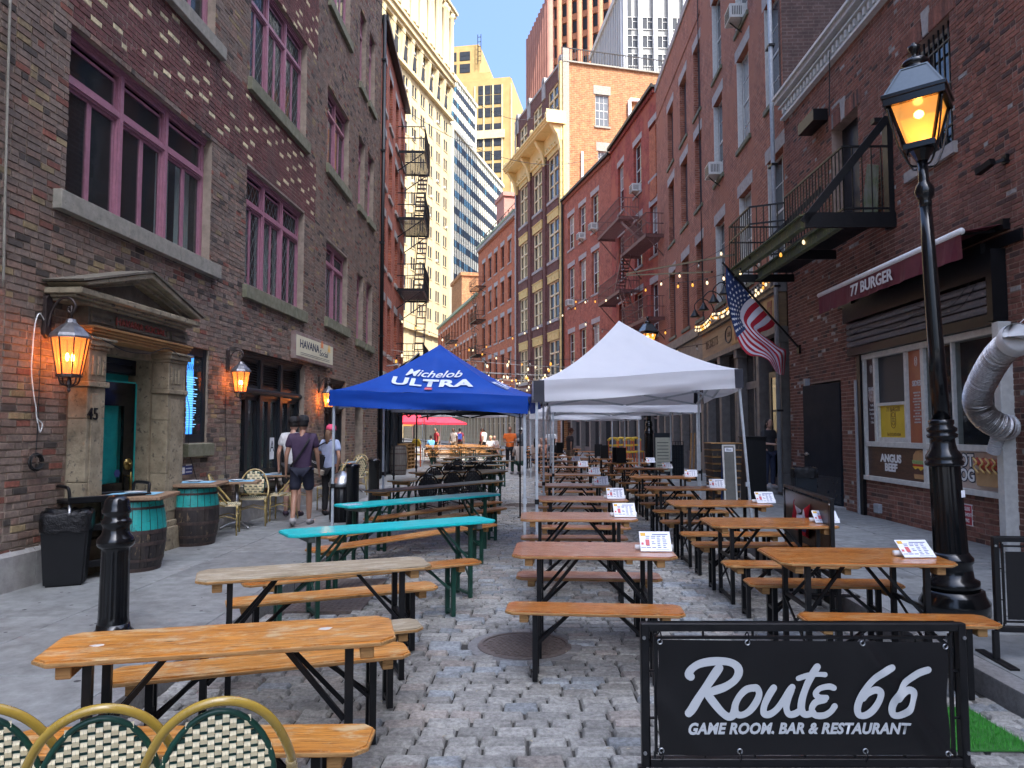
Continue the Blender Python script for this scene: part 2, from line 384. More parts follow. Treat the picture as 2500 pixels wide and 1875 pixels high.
class Fr:
 """a facade: origin p on the ground, u runs away from the camera, w out towards the street, v up. side -1: left of the street"""
 def __init__(s,p,ang,side,z0=0.0):
  s.p=Vector((p[0],p[1],z0));a=R(ang);s.u=Vector((math.sin(a),math.cos(a),0));s.side=side
  s.y=Vector((-s.u.y,s.u.x,0));s.n=s.y*side;s.rz=math.atan2(s.u.y,s.u.x)
  s.Ml=Matrix.Diagonal((1,side,1,1))
 def W(s,u,v,w=0.0):return s.p+s.u*u+s.n*w+Vector((0,0,v))
 def px(s,x,y,w=0.0):
  r=ray(x,y);c=Vector((0,0,CAMH));q=s.p+s.n*w
  t=(q-c).dot(s.n)/r.dot(s.n);P=c+r*t
  d=P-s.p;return d.dot(s.u),d.z
 def U(s,x,w=0.0):return s.px(x,1048,w)[0]
 def V(s,x,y,w=0.0):return s.px(x,y,w)[1]
 def root(s,name,label=None,cat=None,u=0,v=0,w=0,**k):
  return empty(name,s.W(u,v,w),s.rz,label,cat,**k)
 def mb(s,m=None,u=0,v=0,w=0):
  """coordinates given as (u, w, v) of the facade; stored relative to (u, v, w)"""
  return MB(m,s.Ml@Matrix.Translation((-u,-w,-v)))
 def loc(s,u,v,w=0.0,o=(0,0,0)):return Vector((u-o[0],s.side*(w-o[2]),v-o[1]))
def wall_sheet(mb,u0,u1,v0,v1,holes,w=0.0,reveal=.2):
 hs=[(max(h[0],u0),min(h[1],u1),max(h[2],v0),min(h[3],v1))for h in holes]
 hs=[h for h in hs if h[1]-h[0]>.01 and h[3]-h[2]>.01]
 us=sorted({u0,u1}|{h[0]for h in hs}|{h[1]for h in hs})
 for a,b in zip(us,us[1:]):
  if b-a<1e-4:continue
  m_=(a+b)/2;seg=sorted((h[2],h[3])for h in hs if h[0]<m_<h[1]);z=v0
  for(c,d)in seg:
   if c>z+1e-4:mb.quad((a,w,z),(b,w,z),(b,w,c),(a,w,c))
   z=max(z,d)
  if z<v1-1e-4:mb.quad((a,w,z),(b,w,z),(b,w,v1),(a,w,v1))
 if reveal:
  for(a,b,c,d)in hs:
   i=w-reveal
   mb.quad((a,w,c),(a,i,c),(a,i,d),(a,w,d));mb.quad((b,w,c),(b,i,c),(b,i,d),(b,w,d))
   mb.quad((a,w,d),(a,i,d),(b,i,d),(b,w,d));mb.quad((a,w,c),(a,i,c),(b,i,c),(b,w,c))
# == street plan
def polyx(pl,y):
 for(a,b)in zip(pl,pl[1:]):
  if a[1]<=y<=b[1]:return a[0]+(b[0]-a[0])*(y-a[1])/(b[1]-a[1])
 return pl[0][0]if y<pl[0][1]else pl[-1][0]
KL=[(-2.3,-6),(-2.32,30),(-4.6,45),(-9.2,62),(-17.5,92),(-31,128)]
KR=[(2.62,-6),(3.05,4.2),(3.15,7.5),(4.25,27),(4.35,36),(3.3,44),(1.2,53),(-2.0,64),(-6.4,79),(-13.6,107),(-22,128)]
A1=Fr((-4.94,7.02),3.5,-1,.12)
uA=A1.U(760);pA=A1.W(uA,0)
A2=Fr((pA.x,pA.y),1.2,-1,.12)
uA2=A2.U(921)
pB=A2.W(uA2,0);B1=Fr((pB.x,pB.y),-2.1,-1,.12)
uB=B1.U(983)
pC=B1.W(uB,0);C1=Fr((pC.x,pC.y),-17,-1,.12)
_g=G(2093,1251.6,.12)
R1=Fr((_g.x,_g.y),0.96,1,.12)
uR1=R1.U(1931)
p=R1.W(uR1,0);R2=Fr((p.x,p.y),2.6,1,.12);uR2=R2.U(1725)
p=R2.W(uR2,0);R2b=Fr((p.x,p.y),1.6,1,.12);uR2b=R2b.U(1611)
p=R2b.W(uR2b,0);R3=Fr((p.x,p.y),-7.2,1,.12);uR3=R3.U(1497)
p=R3.W(uR3,0);R3b=Fr((p.x,p.y),-13.5,1,.12);uR3b=R3b.U(1377)
p=R3b.W(uR3b,0);R4=Fr((p.x,p.y),-16.8,1,.12);uR4=R4.U(1261)
p=R4.W(uR4,0);R5=Fr((p.x,p.y),-15.9,1,.12);uR5=R5.U(1167)
p=R5.W(uR5,0);R6=Fr((p.x,p.y),-14.4,1,.12);uR6=R6.U(1068)
p=R6.W(uR6,0);R7=Fr((p.x,p.y),-20,1,.12);uR7=26.0
FL=[tuple(A1.W(-12,0)[:2]),tuple(A1.W(0,0)[:2]),tuple(pA[:2]),tuple(pB[:2]),tuple(pC[:2]),tuple(C1.W(40,0)[:2]),tuple(C1.W(110,0)[:2])]
FRr=[tuple(R1.W(-18,0)[:2])]+[tuple(f.p[:2])for f in(R1,R2,R2b,R3,R3b,R4,R5,R6,R7)]+[tuple(R7.W(26,0)[:2])]
mb=MB(pm('city_ground',(.16,.155,.15),(.11,.108,.105),.4,.9));mb.quad((-900,-700,-.06),(900,-700,-.06),(900,1500,-.06),(-900,1500,-.06))
tag(mb.build('ground'),kind='structure')
road_m=brickm('road_far',(.27,.265,.25),(.20,.20,.19),(.12,.115,.10),bw=.24,bh=.15,mort=.02,stainf=.2,bstr=.6)
nt=road_m.node_tree
for n in nt.nodes:
 if n.type=='COMBXYZ':
  for l in list(nt.links):
   if l.to_node==n:nt.links.remove(l)
  sp_=[q for q in nt.nodes if q.type=='SEPXYZ'][0]
  nt.links.new(sp_.outputs[0],n.inputs[0]);nt.links.new(sp_.outputs[1],n.inputs[1])
street=empty('street',(0,0,0),kind='structure')
mb=MB(M['ground_dirt']);ys=[-6,0,4,8,14,20,27,30,36,44,48]
for a,b in zip(ys,ys[1:]):mb.quad((polyx(KL,a),a,-.03),(polyx(KR,a),a,-.03),(polyx(KR,b),b,-.03),(polyx(KL,b),b,-.03))
mb.build('joint_bed',street)
mb=MB(road_m);ys=[48,53,62,64,79,92,107,128]
for a,b in zip(ys,ys[1:]):mb.quad((polyx(KL,a),a,-.004),(polyx(KR,a),a,-.004),(polyx(KR,b),b,-.004),(polyx(KL,b),b,-.004))
mb.build('far_paving',street)
def cobble_mesh_pts(x,y,lx,ly,h,tx,ty,ins):
 a,b=lx/2,ly/2
 vs=[]
 for(i,j)in((-1,-1),(1,-1),(1,1),(-1,1)):vs.append((x+i*a,y+j*b,-.03))
 for(i,j)in((-1,-1),(1,-1),(1,1),(-1,1)):vs.append((x+i*a*.98,y+j*b*.97,h-.016+i*tx+j*ty))
 for(i,j)in((-1,-1),(1,-1),(1,1),(-1,1)):vs.append((x+i*(a-ins),y+j*(b-ins*.9),h+i*tx+j*ty))
 fs=[(8,9,10,11)]
 for k in range(4):
  l=(k+1)%4;fs.append((k,l,4+l,4+k));fs.append((4+k,4+l,8+l,8+k))
 return vs,fs
def cob_col():
 g=rnd.uniform(.27,.42);t=rnd.random()
 if t<.10:return(g*1.12,g*1.0,g*.88)
 if t<.25:return(g*.94,g*1.0,g*1.02)
 return(g*1.03,g*1.0,g*.91)
PLATES=[(-2.22,-1.42,6.95,7.68),(-2.22,-1.42,7.71,8.46)]
MANH=[(.10,5.9,.37),(.22,16.6,.40)]
cobs=[]
y=1.6;k=0
while y<48:
 rowh=.122+rnd.uniform(-.005,.006);xl=polyx(KL,y)+.03;xr=polyx(KR,y)-.03
 x=xl+rnd.uniform(-.1,.05)
 while x<xr-.05:
  L=rnd.uniform(.17,.27);x1=min(x+L,xr);x0=max(x,xl)
  if x1-x0>.06:
   cx,cy=(x0+x1)/2,y+rowh/2
   ok=not any(a-.02<cx<b+.02 and c-.02<cy<d+.02 for a,b,c,d in PLATES)and not any((cx-a)**2+(cy-b)**2<(r+.05)**2 for a,b,r in MANH)
   if ok:cobs.append((cx,cy+.012*math.sin(cx*2.1+y),x1-x0-rnd.uniform(.008,.016),rowh-rnd.uniform(.006,.013)))
  x+=L
 y+=rowh;k+=1
def inview(p,m=20):
 q=proj(p);return q[2]>0 and-m<q[0]<2500+m and-m<q[1]<1875+m
seen=[c for c in cobs if inview((c[0],c[1],0))]
seen.sort(key=lambda c:-c[2]*c[3]/(c[1]**3))
near=set(seen[:300])
cob_meshes=[]
for q in range(24):
 lx=.155+.0042*q;mb=MB(M['stone_obj']);v_,f_=cobble_mesh_pts(0,0,lx,.112,.0,rnd.uniform(-.003,.003),rnd.uniform(-.002,.002),rnd.uniform(.010,.015));mb.add(v_,f_);cob_meshes.append((lx,mb.mesh('cobble')))
st=MB(M['stone_attr'])
for c in cobs:
 if c in near and .150<c[2]<.262:
  lx,me=min(cob_meshes,key=lambda q:abs(q[0]-c[2]))
  o=link('cobble',me,street,(c[0],c[1],rnd.uniform(-.004,.003)),(rnd.uniform(-.022,.022),rnd.uniform(-.012,.012),rnd.uniform(-.05,.05)));o.color=(*cob_col(),1)
 else:
  st.col=cob_col();v_,f_=cobble_mesh_pts(c[0],c[1],c[2],c[3],rnd.uniform(-.005,.004),rnd.uniform(-.003,.003),rnd.uniform(-.002,.002),.012);st.add(v_,f_)
tag(st.build('cobble',street),kind='stuff')
def slab_geo(mb,q,z0,z1,ins=.008):
 c=sum((Vector(p)for p in q),Vector((0,0)))/len(q);n=len(q)
 def sh(p,d):
  v=Vector(p)-c;return Vector(p)-v.normalized()*d
 vs=[(*sh(p,.011),z0)for p in q]+[(*sh(p,.011),z1-.008)for p in q]+[(*sh(p,.011+ins),z1)for p in q]
 fs=[tuple(range(2*n,3*n))]
 for k in range(n):
  l=(k+1)%n;fs+=[(k,l,n+l,n+k),(n+k,n+l,2*n+l,2*n+k)]
 mb.add(vs,fs)
def pavement(name,kerb,face,y0,y1,rows,side):
 root=empty(name,kind='structure')
 mb=MB(M['ground_dirt']);ys=sorted({y0,y1}|{p[1]for p in kerb+face if y0<p[1]<y1})
 for a,b in zip(ys,ys[1:]):
  mb.quad((polyx(kerb,a),a,.09),(polyx(face,a),a,.09),(polyx(face,b),b,.09),(polyx(kerb,b),b,.09))
  mb.quad((polyx(kerb,a),a,-.03),(polyx(kerb,b),b,-.03),(polyx(kerb,b),b,.09),(polyx(kerb,a),a,.09))
 mb.build('bedding',root)
 y=y0
 while y<min(y1,60):
  L=rnd.uniform(1.5,2.1);b=min(y+L,y1);s=-side
  m_=MB(M['kerb']);ka,kb=polyx(kerb,y),polyx(kerb,b);w=.16*side
  q=[(ka-.004*side,y+.004),(ka+w,y+.004),(kb+w,b-.004),(kb-.004*side,b-.004)]
  if side<0:q=[q[0],q[3],q[2],q[1]]
  slab_geo(m_,q,-.03,.13 if False else .122,.018);m_.build('kerbstone',root)
  y=b
 nsl=0
 big=MB(M['slab_attr'])
 for r_ in range(rows):
  y=y0-rnd.uniform(0,1)
  while y<y1:
   L=rnd.uniform(1.1,1.75)if y<45 else 3.5
   if nsl>260:L=4
   a,b=max(y,y0),min(y+L,y1)
   if b-a>.1:
    def X(yy,f):k_=polyx(kerb,yy)+.165*side;return k_+(polyx(face,yy)+.02*side-k_)*f
    f0,f1=r_/rows,(r_+1)/rows
    q=[(X(a,f0),a),(X(a,f1),a),(X(b,f1),b),(X(b,f0),b)]
    if side<0:q=[q[0],q[3],q[2],q[1]]
    g=rnd.uniform(.20,.30);cc=(g*.97,g*1.0,g*.96)
    dz=rnd.uniform(-.002,.002)
    if nsl<290:
     m_=MB(M['slab_obj']);slab_geo(m_,q,.06,.12+dz);o=m_.build('flagstone',root);o.color=(*cc,1);nsl+=1
    else:
     big.col=cc;slab_geo(big,q,.06,.12+dz)
   y+=L
 if big.v:tag(big.build('flagstone',root),kind='stuff')
pavement('left_pavement',KL,FL,-3,110,2,-1)
pavement('right_pavement',KR,FRr,-3,125,3,1)
def manhole(x,y,r,label):
 root=empty('manhole_cover',(x,y,0),0.4,label,'manhole cover')
 mb=MB(M['kerb']);mb.lathe([(r+.085,-.03),(r+.08,-.004),(r+.004,-.002)],26);mb.f=mb.f[:-2];mb.mi=mb.mi[:-2];mb.cols=mb.cols[:-2];mb.sm=mb.sm[:-2];mb.build('collar',root)
 mb=MB(M['iron_cover']);mb.lathe([(r,-.03),(r,.002),(r*.9,.004),(r*.9,-.004)],40);mb.build('rim',root)
 mb=MB(M['iron_cover']);mb.lathe([(r*.885,-.03),(r*.885,-.003),(0,-.003)],40)
 s=r/9.5
 for i in range(-9,10):
  for j in range(-9,10):
   cx,cy=i*s,j*s
   if math.hypot(cx,cy)>r*.82:continue
   if(i+j)%2==0:mb.box(cx-s*.8,cx+s*.8,cy-s*.2,cy+s*.2,-.004,.003)
   else:mb.box(cx-s*.2,cx+s*.2,cy-s*.62,cy+s*.62,-.004,.003)
 mb.build('lid',root)
manhole(*MANH[0],'round cast iron manhole cover with woven pattern in the cobbles by the front tables')
manhole(*MANH[1],'distant round manhole cover in the dark cobbles beside the canopy poles')
for i,(a,b,c,d)in enumerate(PLATES):
 mb=MB(M['iron_cover']);mb.box(a,b,c,d,-.03,.004)
 for k in range(14):
  for j in range(11):mb.box(a+.04+k*.053,a+.07+k*.053,c+.04+j*.062,c+.055+j*.062,.004,.007)
 tag(mb.build('utility_plate'),['nearer flat iron utility plate set in the cobbles by the left kerb','farther flat iron utility plate set in the cobbles by the left kerb'][i],'utility plate','iron plates in the left gutter')
mb=MB(M['iron_cover']);mb.lathe([(.12,.1),(.12,.126),(.1,.128),(.1,.124),(0,.124)],20,G(2072,1432,.12)*Vector((1,1,0))if False else(G(2072,1432,.12).x,G(2072,1432,.12).y,0))
tag(mb.build('valve_cover'),'small round valve cover in the right pavement near the kerb','valve cover')
root=empty('turf_mat',(2.3,4.2,0),0,'bright green artificial turf mat lying behind the black banner stand','turf mat')
mb=MB(pm('turf_base',(.03,.16,.02),(.02,.11,.015),20,.8));mb.box(-.5,.46,-.24,.36,.008,.016);mb.build('backing',root)
mb=MB()
for i in range(9000):
 x=rnd.uniform(-.5,.46);y=rnd.uniform(-.24,.36);h=rnd.uniform(.015,.03);a=rnd.uniform(0,6.28);dx,dy=math.cos(a)*.0016,math.sin(a)*.0016;t=rnd.uniform(-.01,.01)
 mb.add([(x-dx,y-dy,.014),(x+dx,y+dy,.014),(x+t,y+t,.016+h)],[(0,1,2)])
mb.mats=[pm('turf_blade',(.05,.32,.03),(.03,.2,.02),30,.6)]
tag(mb.build('turf_blades',root),kind='stuff')
# == left: dark brick tavern building (facades A1 and A2)
def rect_px(F,x0,ytop,x1,ybot,yb_at=None,w=0):
 """u-range from two x; v-range from a top point (x0, ytop) and a bottom point (x0 or yb_at, ybot)"""
 return(F.U(x0,w),F.U(x1,w),F.V(yb_at if yb_at is not None else x0,ybot,w),F.V(x0,ytop,w))
def brick_col_a(u,v,plum=False):
 t=rnd.random()
 if plum:
  g=rnd.uniform(.8,1.15)
  return(.165*g,.068*g,.062*g)
 g=rnd.uniform(.8,1.2)
 if t<.045:return(.22*g,.085*g,.06*g)
 if t<.09:return(.29*g,.22*g,.12*g)
 if t<.17:return(.08*g,.066*g,.056*g)
 if t<.50:return(.235*g,.155*g,.118*g)
 return(.210*g,.158*g,.126*g)
def lay_bricks(F,parent,u0,u1,v0,v1,holes,colf,frame_root_off=(0,0,0),indiv=300,bw=.205,bh=.0745,jt=.011,wmax=.013,header=.28,mats=('brick_obj','brick_attr')):
 ou,ov,ow=frame_root_off
 out=[]
 v=v0;row=0
 while v<v1-.02:
  h=min(bh-jt,v1-v);u=u0-(bw/2 if row%2 else 0)-rnd.uniform(0,.03)
  blk=sorted([(a,b)for(a,b,c,d)in holes if c-.01<v+h/2<d+.01])
  while u<u1:
   L=(bw/2 if rnd.random()<header else bw)-jt
   a,b=max(u,u0),min(u+L,u1)
   pieces=[(a,b)]
   for(c,d)in blk:
    np_=[]
    for(e,f)in pieces:
     if d<=e or c>=f:np_.append((e,f));continue
     if e<c:np_.append((e,c))
     if d<f:np_.append((d,f))
    pieces=np_
   for(e,f)in pieces:
    if f-e>.025:out.append((e,f,v,v+h,(f-e)>L-.002))
   u+=L+jt
  v+=bh;row+=1
 def area(b):
  P=proj(F.W(b[0],b[2]));Q=proj(F.W(b[1],b[3]))
  if P[2]<.2 or not(-5<P[0]<2505 and-5<P[1]<1880):return 0
  return abs(P[0]-Q[0])*abs(F.p.z*0+FPX*(b[3]-b[2])/P[2])
 full=sorted([b for b in out if b[4]],key=lambda b:-area(b))[:indiv]
 fs=set(full)
 def geo(mb,a,b,c,d,w,t,iu=.004,iv=.004):
  mb.add([(a,-.02,c),(b,-.02,c),(b,-.02,d),(a,-.02,d),(a+iu,w-.003,c+iv),(b-iu,w-.003,c+iv),(b-iu,w-.003,d-iv),(a+iu,w-.003,d-iv)]if False else[(a,-.01,c),(b,-.01,c),(b,-.01,d),(a,-.01,d),(a+.002,w-.004,c+.002),(b-.002,w-.004,c+.002),(b-.002,w-.004,d-.002),(a+.002,w-.004,d-.002),(a+iu+.002,w,c+iv),(b-iu-.002,w+t,c+iv),(b-iu-.002,w+t,d-iv),(a+iu+.002,w,d-iv)],[(8,9,10,11),(0,1,5,4),(1,2,6,5),(2,3,7,6),(3,0,4,7),(4,5,9,8),(5,6,10,9),(6,7,11,10),(7,4,8,11)])
 cache={}
 mb=F.mb(M[mats[1]],ou,ov,ow)
 for b in out:
  c=colf((b[0]+b[1])/2,(b[2]+b[3])/2,b)
  if b in fs:
   k=(round(b[1]-b[0],3),round(b[3]-b[2],3))
   if k not in cache:
    m_=MB(M[mats[0]],F.Ml);geo(m_,0,k[0],0,k[1],.010,.002);cache[k]=m_.mesh('brick')
   o=link('brick',cache[k],parent,F.loc(b[0],b[2],rnd.uniform(-.003,wmax-.009),(ou,ov,ow)),(rnd.uniform(-.01,.01),rnd.uniform(-.02,.02),rnd.uniform(-.012,.012)))
   o.color=(*c,1)
  else:
   mb.col=c;geo(mb,b[0],b[1],b[2],b[3],rnd.uniform(.004,wmax),rnd.uniform(-.002,.002))
 tag(mb.build('brick',parent),kind='stuff')
TOPA=15.5
wA=rect_px(A1,136,27-6,500,462,136)
wB=(A1.U(588),A1.U(734),A1.V(588,690),A1.V(588,388))
wC=(A1.U(590),A1.U(734),A1.V(590,168),A1.V(590,168)+(wB[3]-wB[2])*1.02)
hB=wB[3]-wB[2];hA=wA[3]-wA[2]
wD=(wA[0]+.25,wA[1],wC[2]-.05,wC[2]-.05+hA)
dA_off=A1.U(252,.2),A1.U(402,.2)
door=(A1.U(252,.2)-.03,A1.U(402,.2)+.02,0.0,A1.V(238,822,.3)-.05)
wE=(A1.U(452),A1.U(504),A1.V(452,1082),A1.V(452,842))
wF=(A1.U(586),A1.U(741),.62,A1.V(586,848))
holesA=[wA,wB,wC,wD,door,wE,wF]
sB=wB[3];sill2=A2.V(800,770);
bG=[(A2.U(789),A2.U(843),A2.V(789,770),A2.V(789,575)),(A2.U(787),A2.U(842),A2.V(787,385),A2.V(787,180)),(A2.U(786),A2.U(841),A2.V(786,385)+4.05,A2.V(786,180)+4.05)]
sm=[]
for(xa,xb)in((869,882),(893,905)):
 u0,u1=A2.U(xa-3),A2.U(xb)
 sm+=[(u0,u1,A2.V(868,826),A2.V(868,660)),(u0,u1,A2.V(865,487),A2.V(863,306)),(u0,u1,A2.V(862,168),A2.V(862,-30))]
gD=(A2.U(790),A2.U(843),.55,A2.V(790,918));gE=(A2.U(866),A2.U(885),.0,A2.V(866,980))
holes2=bG+sm+[gD,gE]
off0=(0,0,0)
rootA=empty('brick_building',A1.p,A1.rz,'four storey dark brown brick building with purple windows and a stone doorway','building')
mb=A1.mb(M['mortar_a']);wall_sheet(mb,-9,uA,0,TOPA,holesA,0,.26);mb.build('mortar_wall',rootA)
def into(F,root):
 """parent that carries facade F's axes inside another building's root"""
 return F
panel=(wA[0],A1.U(763),wA[3]+.02,wC[2]-.22)
def in_panel(u,v):
 if u<panel[0]or u>panel[1]:return False
 if panel[2]<v<panel[3]:return not(u<wD[0]-.1 and v>panel[2]+9)
 if wB[0]-.1<u<panel[1]and wC[3]+.02<v<wC[3]+2.2:return True
 return wB[3]+.02<v<=panel[2]+.01 and u>wA[1]+.35*0 and u>A1.U(585)
def colA(u,v,b):
 if in_panel(u,v):
  if int(v/.0745)%2==0 and noise.noise(Vector((u*1.7,v*2.3,0)))>-.25 and int(u/.21+int(v/.149)*1.37)%3==0 and rnd.random()<.88 and v>panel[2]+.12:g=rnd.uniform(.9,1.1);return(.72*g,.62*g,.38*g)
  return brick_col_a(u,v,True)
 return brick_col_a(u,v)
plinthA=.34
stoneblk=[(dA_off[0]-.62,dA_off[1]+.42,0,A1.V(256,838)+1.2)]
lay_bricks(A1,rootA,-2.2,uA,plinthA,TOPA,holesA+[(A1.U(206,.2)-.02,A1.U(445,.2)+.02,0,door[3]+.4)],colA,indiv=300)
rootA2=empty('brick_building_bay',A2.p,A2.rz,'farther dark brick wing with narrow purple windows beside the drainpipe','building')
mb=A2.mb(M['mortar_a']);wall_sheet(mb,0,uA2,0,TOPA,holes2,0,.22);mb.build('mortar_wall',rootA2)
lay_bricks(A2,rootA2,0,uA2,.3,TOPA,holes2,lambda u,v,b:brick_col_a(u,v),indiv=0)
mb=A1.mb(M['b_dark']);mb.box(-9,uA,-10,-2.6,0,TOPA);mb.box(-9,uA,-2.6,.0,TOPA,TOPA+.25);mb.build('roof',rootA)
mb=A2.mb(M['b_dark']);mb.box(0,uA2,-10,-2.6,0,TOPA);mb.box(0,uA2,-2.6,.0,TOPA,TOPA+.25);mb.build('roof',rootA2)
mb=A1.mb(M['room'])
for z in(3.4,7.6,11.7):mb.box(-9,uA,-2.6,-.30,z-.1,z)
for u in(-2.0,.9*0+dA_off[0]-.9,wB[0]-.5,uA-.05):mb.box(u-.05,u+.05,-2.6,-.28,0,TOPA)
mb.build('inner_floors',rootA)
mb=A1.mb(M['stone_grey'])
for a,b in((-9,-2.5),(-2.5,-.12),(-.12,.55),(.55,A1.U(206,.2))):
 mb=A1.mb(M['stone_grey']);mb.box(a+.004,b-.004,.0,.05,-.02,plinthA);mb.quad((a+.004,.05,plinthA),(b-.004,.05,plinthA),(b-.004,.0,plinthA+.05),(a+.004,.0,plinthA+.05));mb.build('plinth',rootA)
u=A1.U(445,.2)
while u<uA:
 b=min(u+1.4,uA);mb=A1.mb(M['stone_grey']);mb.box(u+.004,b-.004,.0,.05,-.02,plinthA);mb.quad((u+.004,.05,plinthA),(b-.004,.05,plinthA),(b-.004,.0,plinthA+.05),(u+.004,.0,plinthA+.05));mb.build('plinth',rootA);u=b
mb=A2.mb(M['stone_grey']);mb.box(0,gE[0],0,.05,-.02,.3);mb.build('plinth',rootA2);mb=A2.mb(M['stone_grey']);mb.box(gE[1],uA2,0,.05,-.02,.3);mb.build('plinth',rootA2)
def sillstone(F,root,u0,u1,v,hgt=.2,proud=.09,m='stone',n=3,over=.09):
 for i in range(n):
  a=u0-over+(u1-u0+2*over)*i/n;b=u0-over+(u1-u0+2*over)*(i+1)/n
  mb=F.mb(M[m],0,0,0);mb.add([(a+.003,-.22,v-hgt),(b-.003,-.22,v-hgt),(b-.003,-.22,v+.015),(a+.003,-.22,v+.015),(a+.003,proud,v-hgt),(b-.003,proud,v-hgt),(b-.003,proud,v-.012),(a+.003,proud,v-.012)],[(0,1,2,3),(4,5,6,7),(0,1,5,4),(1,2,6,5),(2,3,7,6),(3,0,4,7)])
  mb.build('window_sill',root,bevel=.006)
def mullion_profile(mb,a,b,w0,w1,v0,v1,vert=True,t=.0):
 """stepped moulding along the strip"""
 mb.box(a,b,w0,w1,v0,v1)
 if vert:
  c=(a+b)/2;q=(b-a)*.28;mb.box(c-q,c+q,w1,w1+.018,v0,v1)
 else:
  c=(v0+v1)/2;q=(v1-v0)*.28;mb.box(a,b,w1,w1+.018,c-q,c+q)
def studio_window(F,root,H,bays,transom=.68,lattice=False,curtains=None,depth=.13,fr='purple',single=False,see=True,cur='curtain',low=0.0):
 u0,u1,v0,v1=H;W=u1-u0;Ht=v1-v0
 wroot=F.mb(M[fr]);fw=.075
 mb=wroot
 mb.box(u0,u0+fw,-depth-.07,-depth,v0,v1);mb.box(u1-fw,u1,-depth-.07,-depth,v0,v1)
 mb.box(u0+fw,u1-fw,-depth-.07,-depth,v1-fw,v1);mb.box(u0+fw,u1-fw,-depth-.07,-depth,v0,v0+fw*.7)
 for k in range(3):
  mb.box(u0,u1,-depth-.0,-depth+.05-k*.015,v1-.035-.035*k+.001,v1-.035*k)
 vt=v0+Ht*transom
 mullion_profile(mb,u0+fw,u1-fw,-depth-.06,-depth+.012,vt-.06,vt+.06,False)
 bw=(W-2*fw)/bays
 for i in range(1,bays):
  c=u0+fw+bw*i;mullion_profile(mb,c-.06,c+.06,-depth-.06,-depth+.016,v0,v1)
 panes=[]
 for i in range(bays):
  a=u0+fw+bw*i+(.06 if i else 0);b=u0+fw+bw*(i+1)-(.06 if i<bays-1 else 0)
  s=.035
  for(p,q,r_,t)in((a,b,vt+.06,v1-fw-.07),):
   mb.box(p,q,-depth-.05,-depth-.02,r_,r_+s);mb.box(p,q,-depth-.05,-depth-.02,t-s,t);mb.box(p,p+s,-depth-.05,-depth-.02,r_,t);mb.box(q-s,q,-depth-.05,-depth-.02,r_,t)
   panes.append((p+s,q-s,r_+s,t-s))
  m_=(a+b)/2
  for(p,q)in([(a,m_-.003),(m_+.003,b)]if not single else[(a,b)]):
   r_,t=v0+fw*.7,vt-.06
   mb.box(p,q,-depth-.05,-depth-.015,r_,r_+s*1.4);mb.box(p,q,-depth-.05,-depth-.015,t-s,t);mb.box(p,p+s,-depth-.05,-depth-.015,r_,t);mb.box(q-s,q,-depth-.05,-depth-.015,r_,t)
   panes.append((p+s,q-s,r_+s*1.4,t-s))
 o=mb.build('window',root)
 g=M['glass_see']if see else M['glass']
 for(p,q,r_,t)in panes:
  m2=F.mb(g,(p+q)/2,(r_+t)/2,-depth-.035);m2.box(p,q,-depth-.038,-depth-.032,r_,t)
  m2.build('pane',o,loc=F.loc((p+q)/2,(r_+t)/2,-depth-.035),rot=(rnd.uniform(-.004,.004),0,rnd.uniform(-.006,.006)))
 if lattice:
  m3=F.mb(M['lead'])
  for(p,q,r_,t)in panes:
   st=.17;wv=-depth-.028
   k=-int((t-r_)/(st*1.7))-2
   while True:
    x0=p+k*st
    if x0>q:break
    for sgn in(1,-1):
     pts=[]
     sx=1/1.7
     ys=[r_,t];xa=x0 if sgn>0 else x0+(t-r_)*sx;xb=x0+(t-r_)*sx if sgn>0 else x0
     (xs,ys_),(xe,ye)=(xa,r_),(xb,t)
     def clip(xs,ys_,xe,ye):
      L=[(xs,ys_),(xe,ye)]
      t0,t1=0,1;dx=xe-xs
      if abs(dx)>1e-9:
       ta,tb=(p-xs)/dx,(q-xs)/dx
       if ta>tb:ta,tb=tb,ta
       t0,t1=max(t0,ta),min(t1,tb)
      if t0>=t1:return None
      return(xs+dx*t0,ys_+(ye-ys_)*t0),(xs+dx*t1,ys_+(ye-ys_)*t1)
     c_=clip(xs,ys_,xe,ye)
     if c_:
      (x1,z1),(x2,z2)=c_;m3.beam((x1,wv,z1),(x2,wv,z2),.006,.006,up=(0,1,0))
    k+=1
  tag(m3.build('lattice',o))
 if curtains:
  for(a,b,mt)in curtains:
   m4=F.mb(M[mt]);m4.smooth=True;n=26;pts=[]
   for i in range(n+1):
    uu=u0+W*(a+(b-a)*i/n);ww=-depth-.2+.03*math.sin(i*1.9)+.012*math.sin(i*4.1)
    pts.append((uu,ww))
   for(p1,p2)in zip(pts,pts[1:]):m4.quad((p1[0],p1[1],v0+.05),(p2[0],p2[1],v0+.05),(p2[0],p2[1],vt),(p1[0],p1[1],vt))
   m4.build('curtain',o)
 return o
M['lead']=pm('lead',(.13,.15,.15),(.09,.10,.10),20,.6)
M['curtain']=pm('curtain',(.80,.86,.82),(.7,.78,.76),3,.9)
studio_window(A1,rootA,wA,3,.70,curtains=[(.70,.80,'curtain'),(.86,.985,'curtain')])
studio_window(A1,rootA,wD,3,.70)
studio_window(A1,rootA,wB,3,.72,lattice=True,curtains=[(.03,.3,'curtain'),(.4,.62,'curtain'),(.7,.78,'curtain')])
studio_window(A1,rootA,wC,3,.72,lattice=True)
for i,h in enumerate(bG):studio_window(A2,rootA2,h,2,.74,lattice=(i==0),curtains=[(.3,.5,'curtain')]if i<2 else None,fr='purple')
for h in sm:studio_window(A2,rootA2,h,1,.74,single=True,fr='purple',see=False)
sillstone(A1,rootA,wA[0],wA[1],wA[2],.22,.11,over=.2);sillstone(A1,rootA,wD[0],wD[1],wD[2],.22,.11,over=.2)
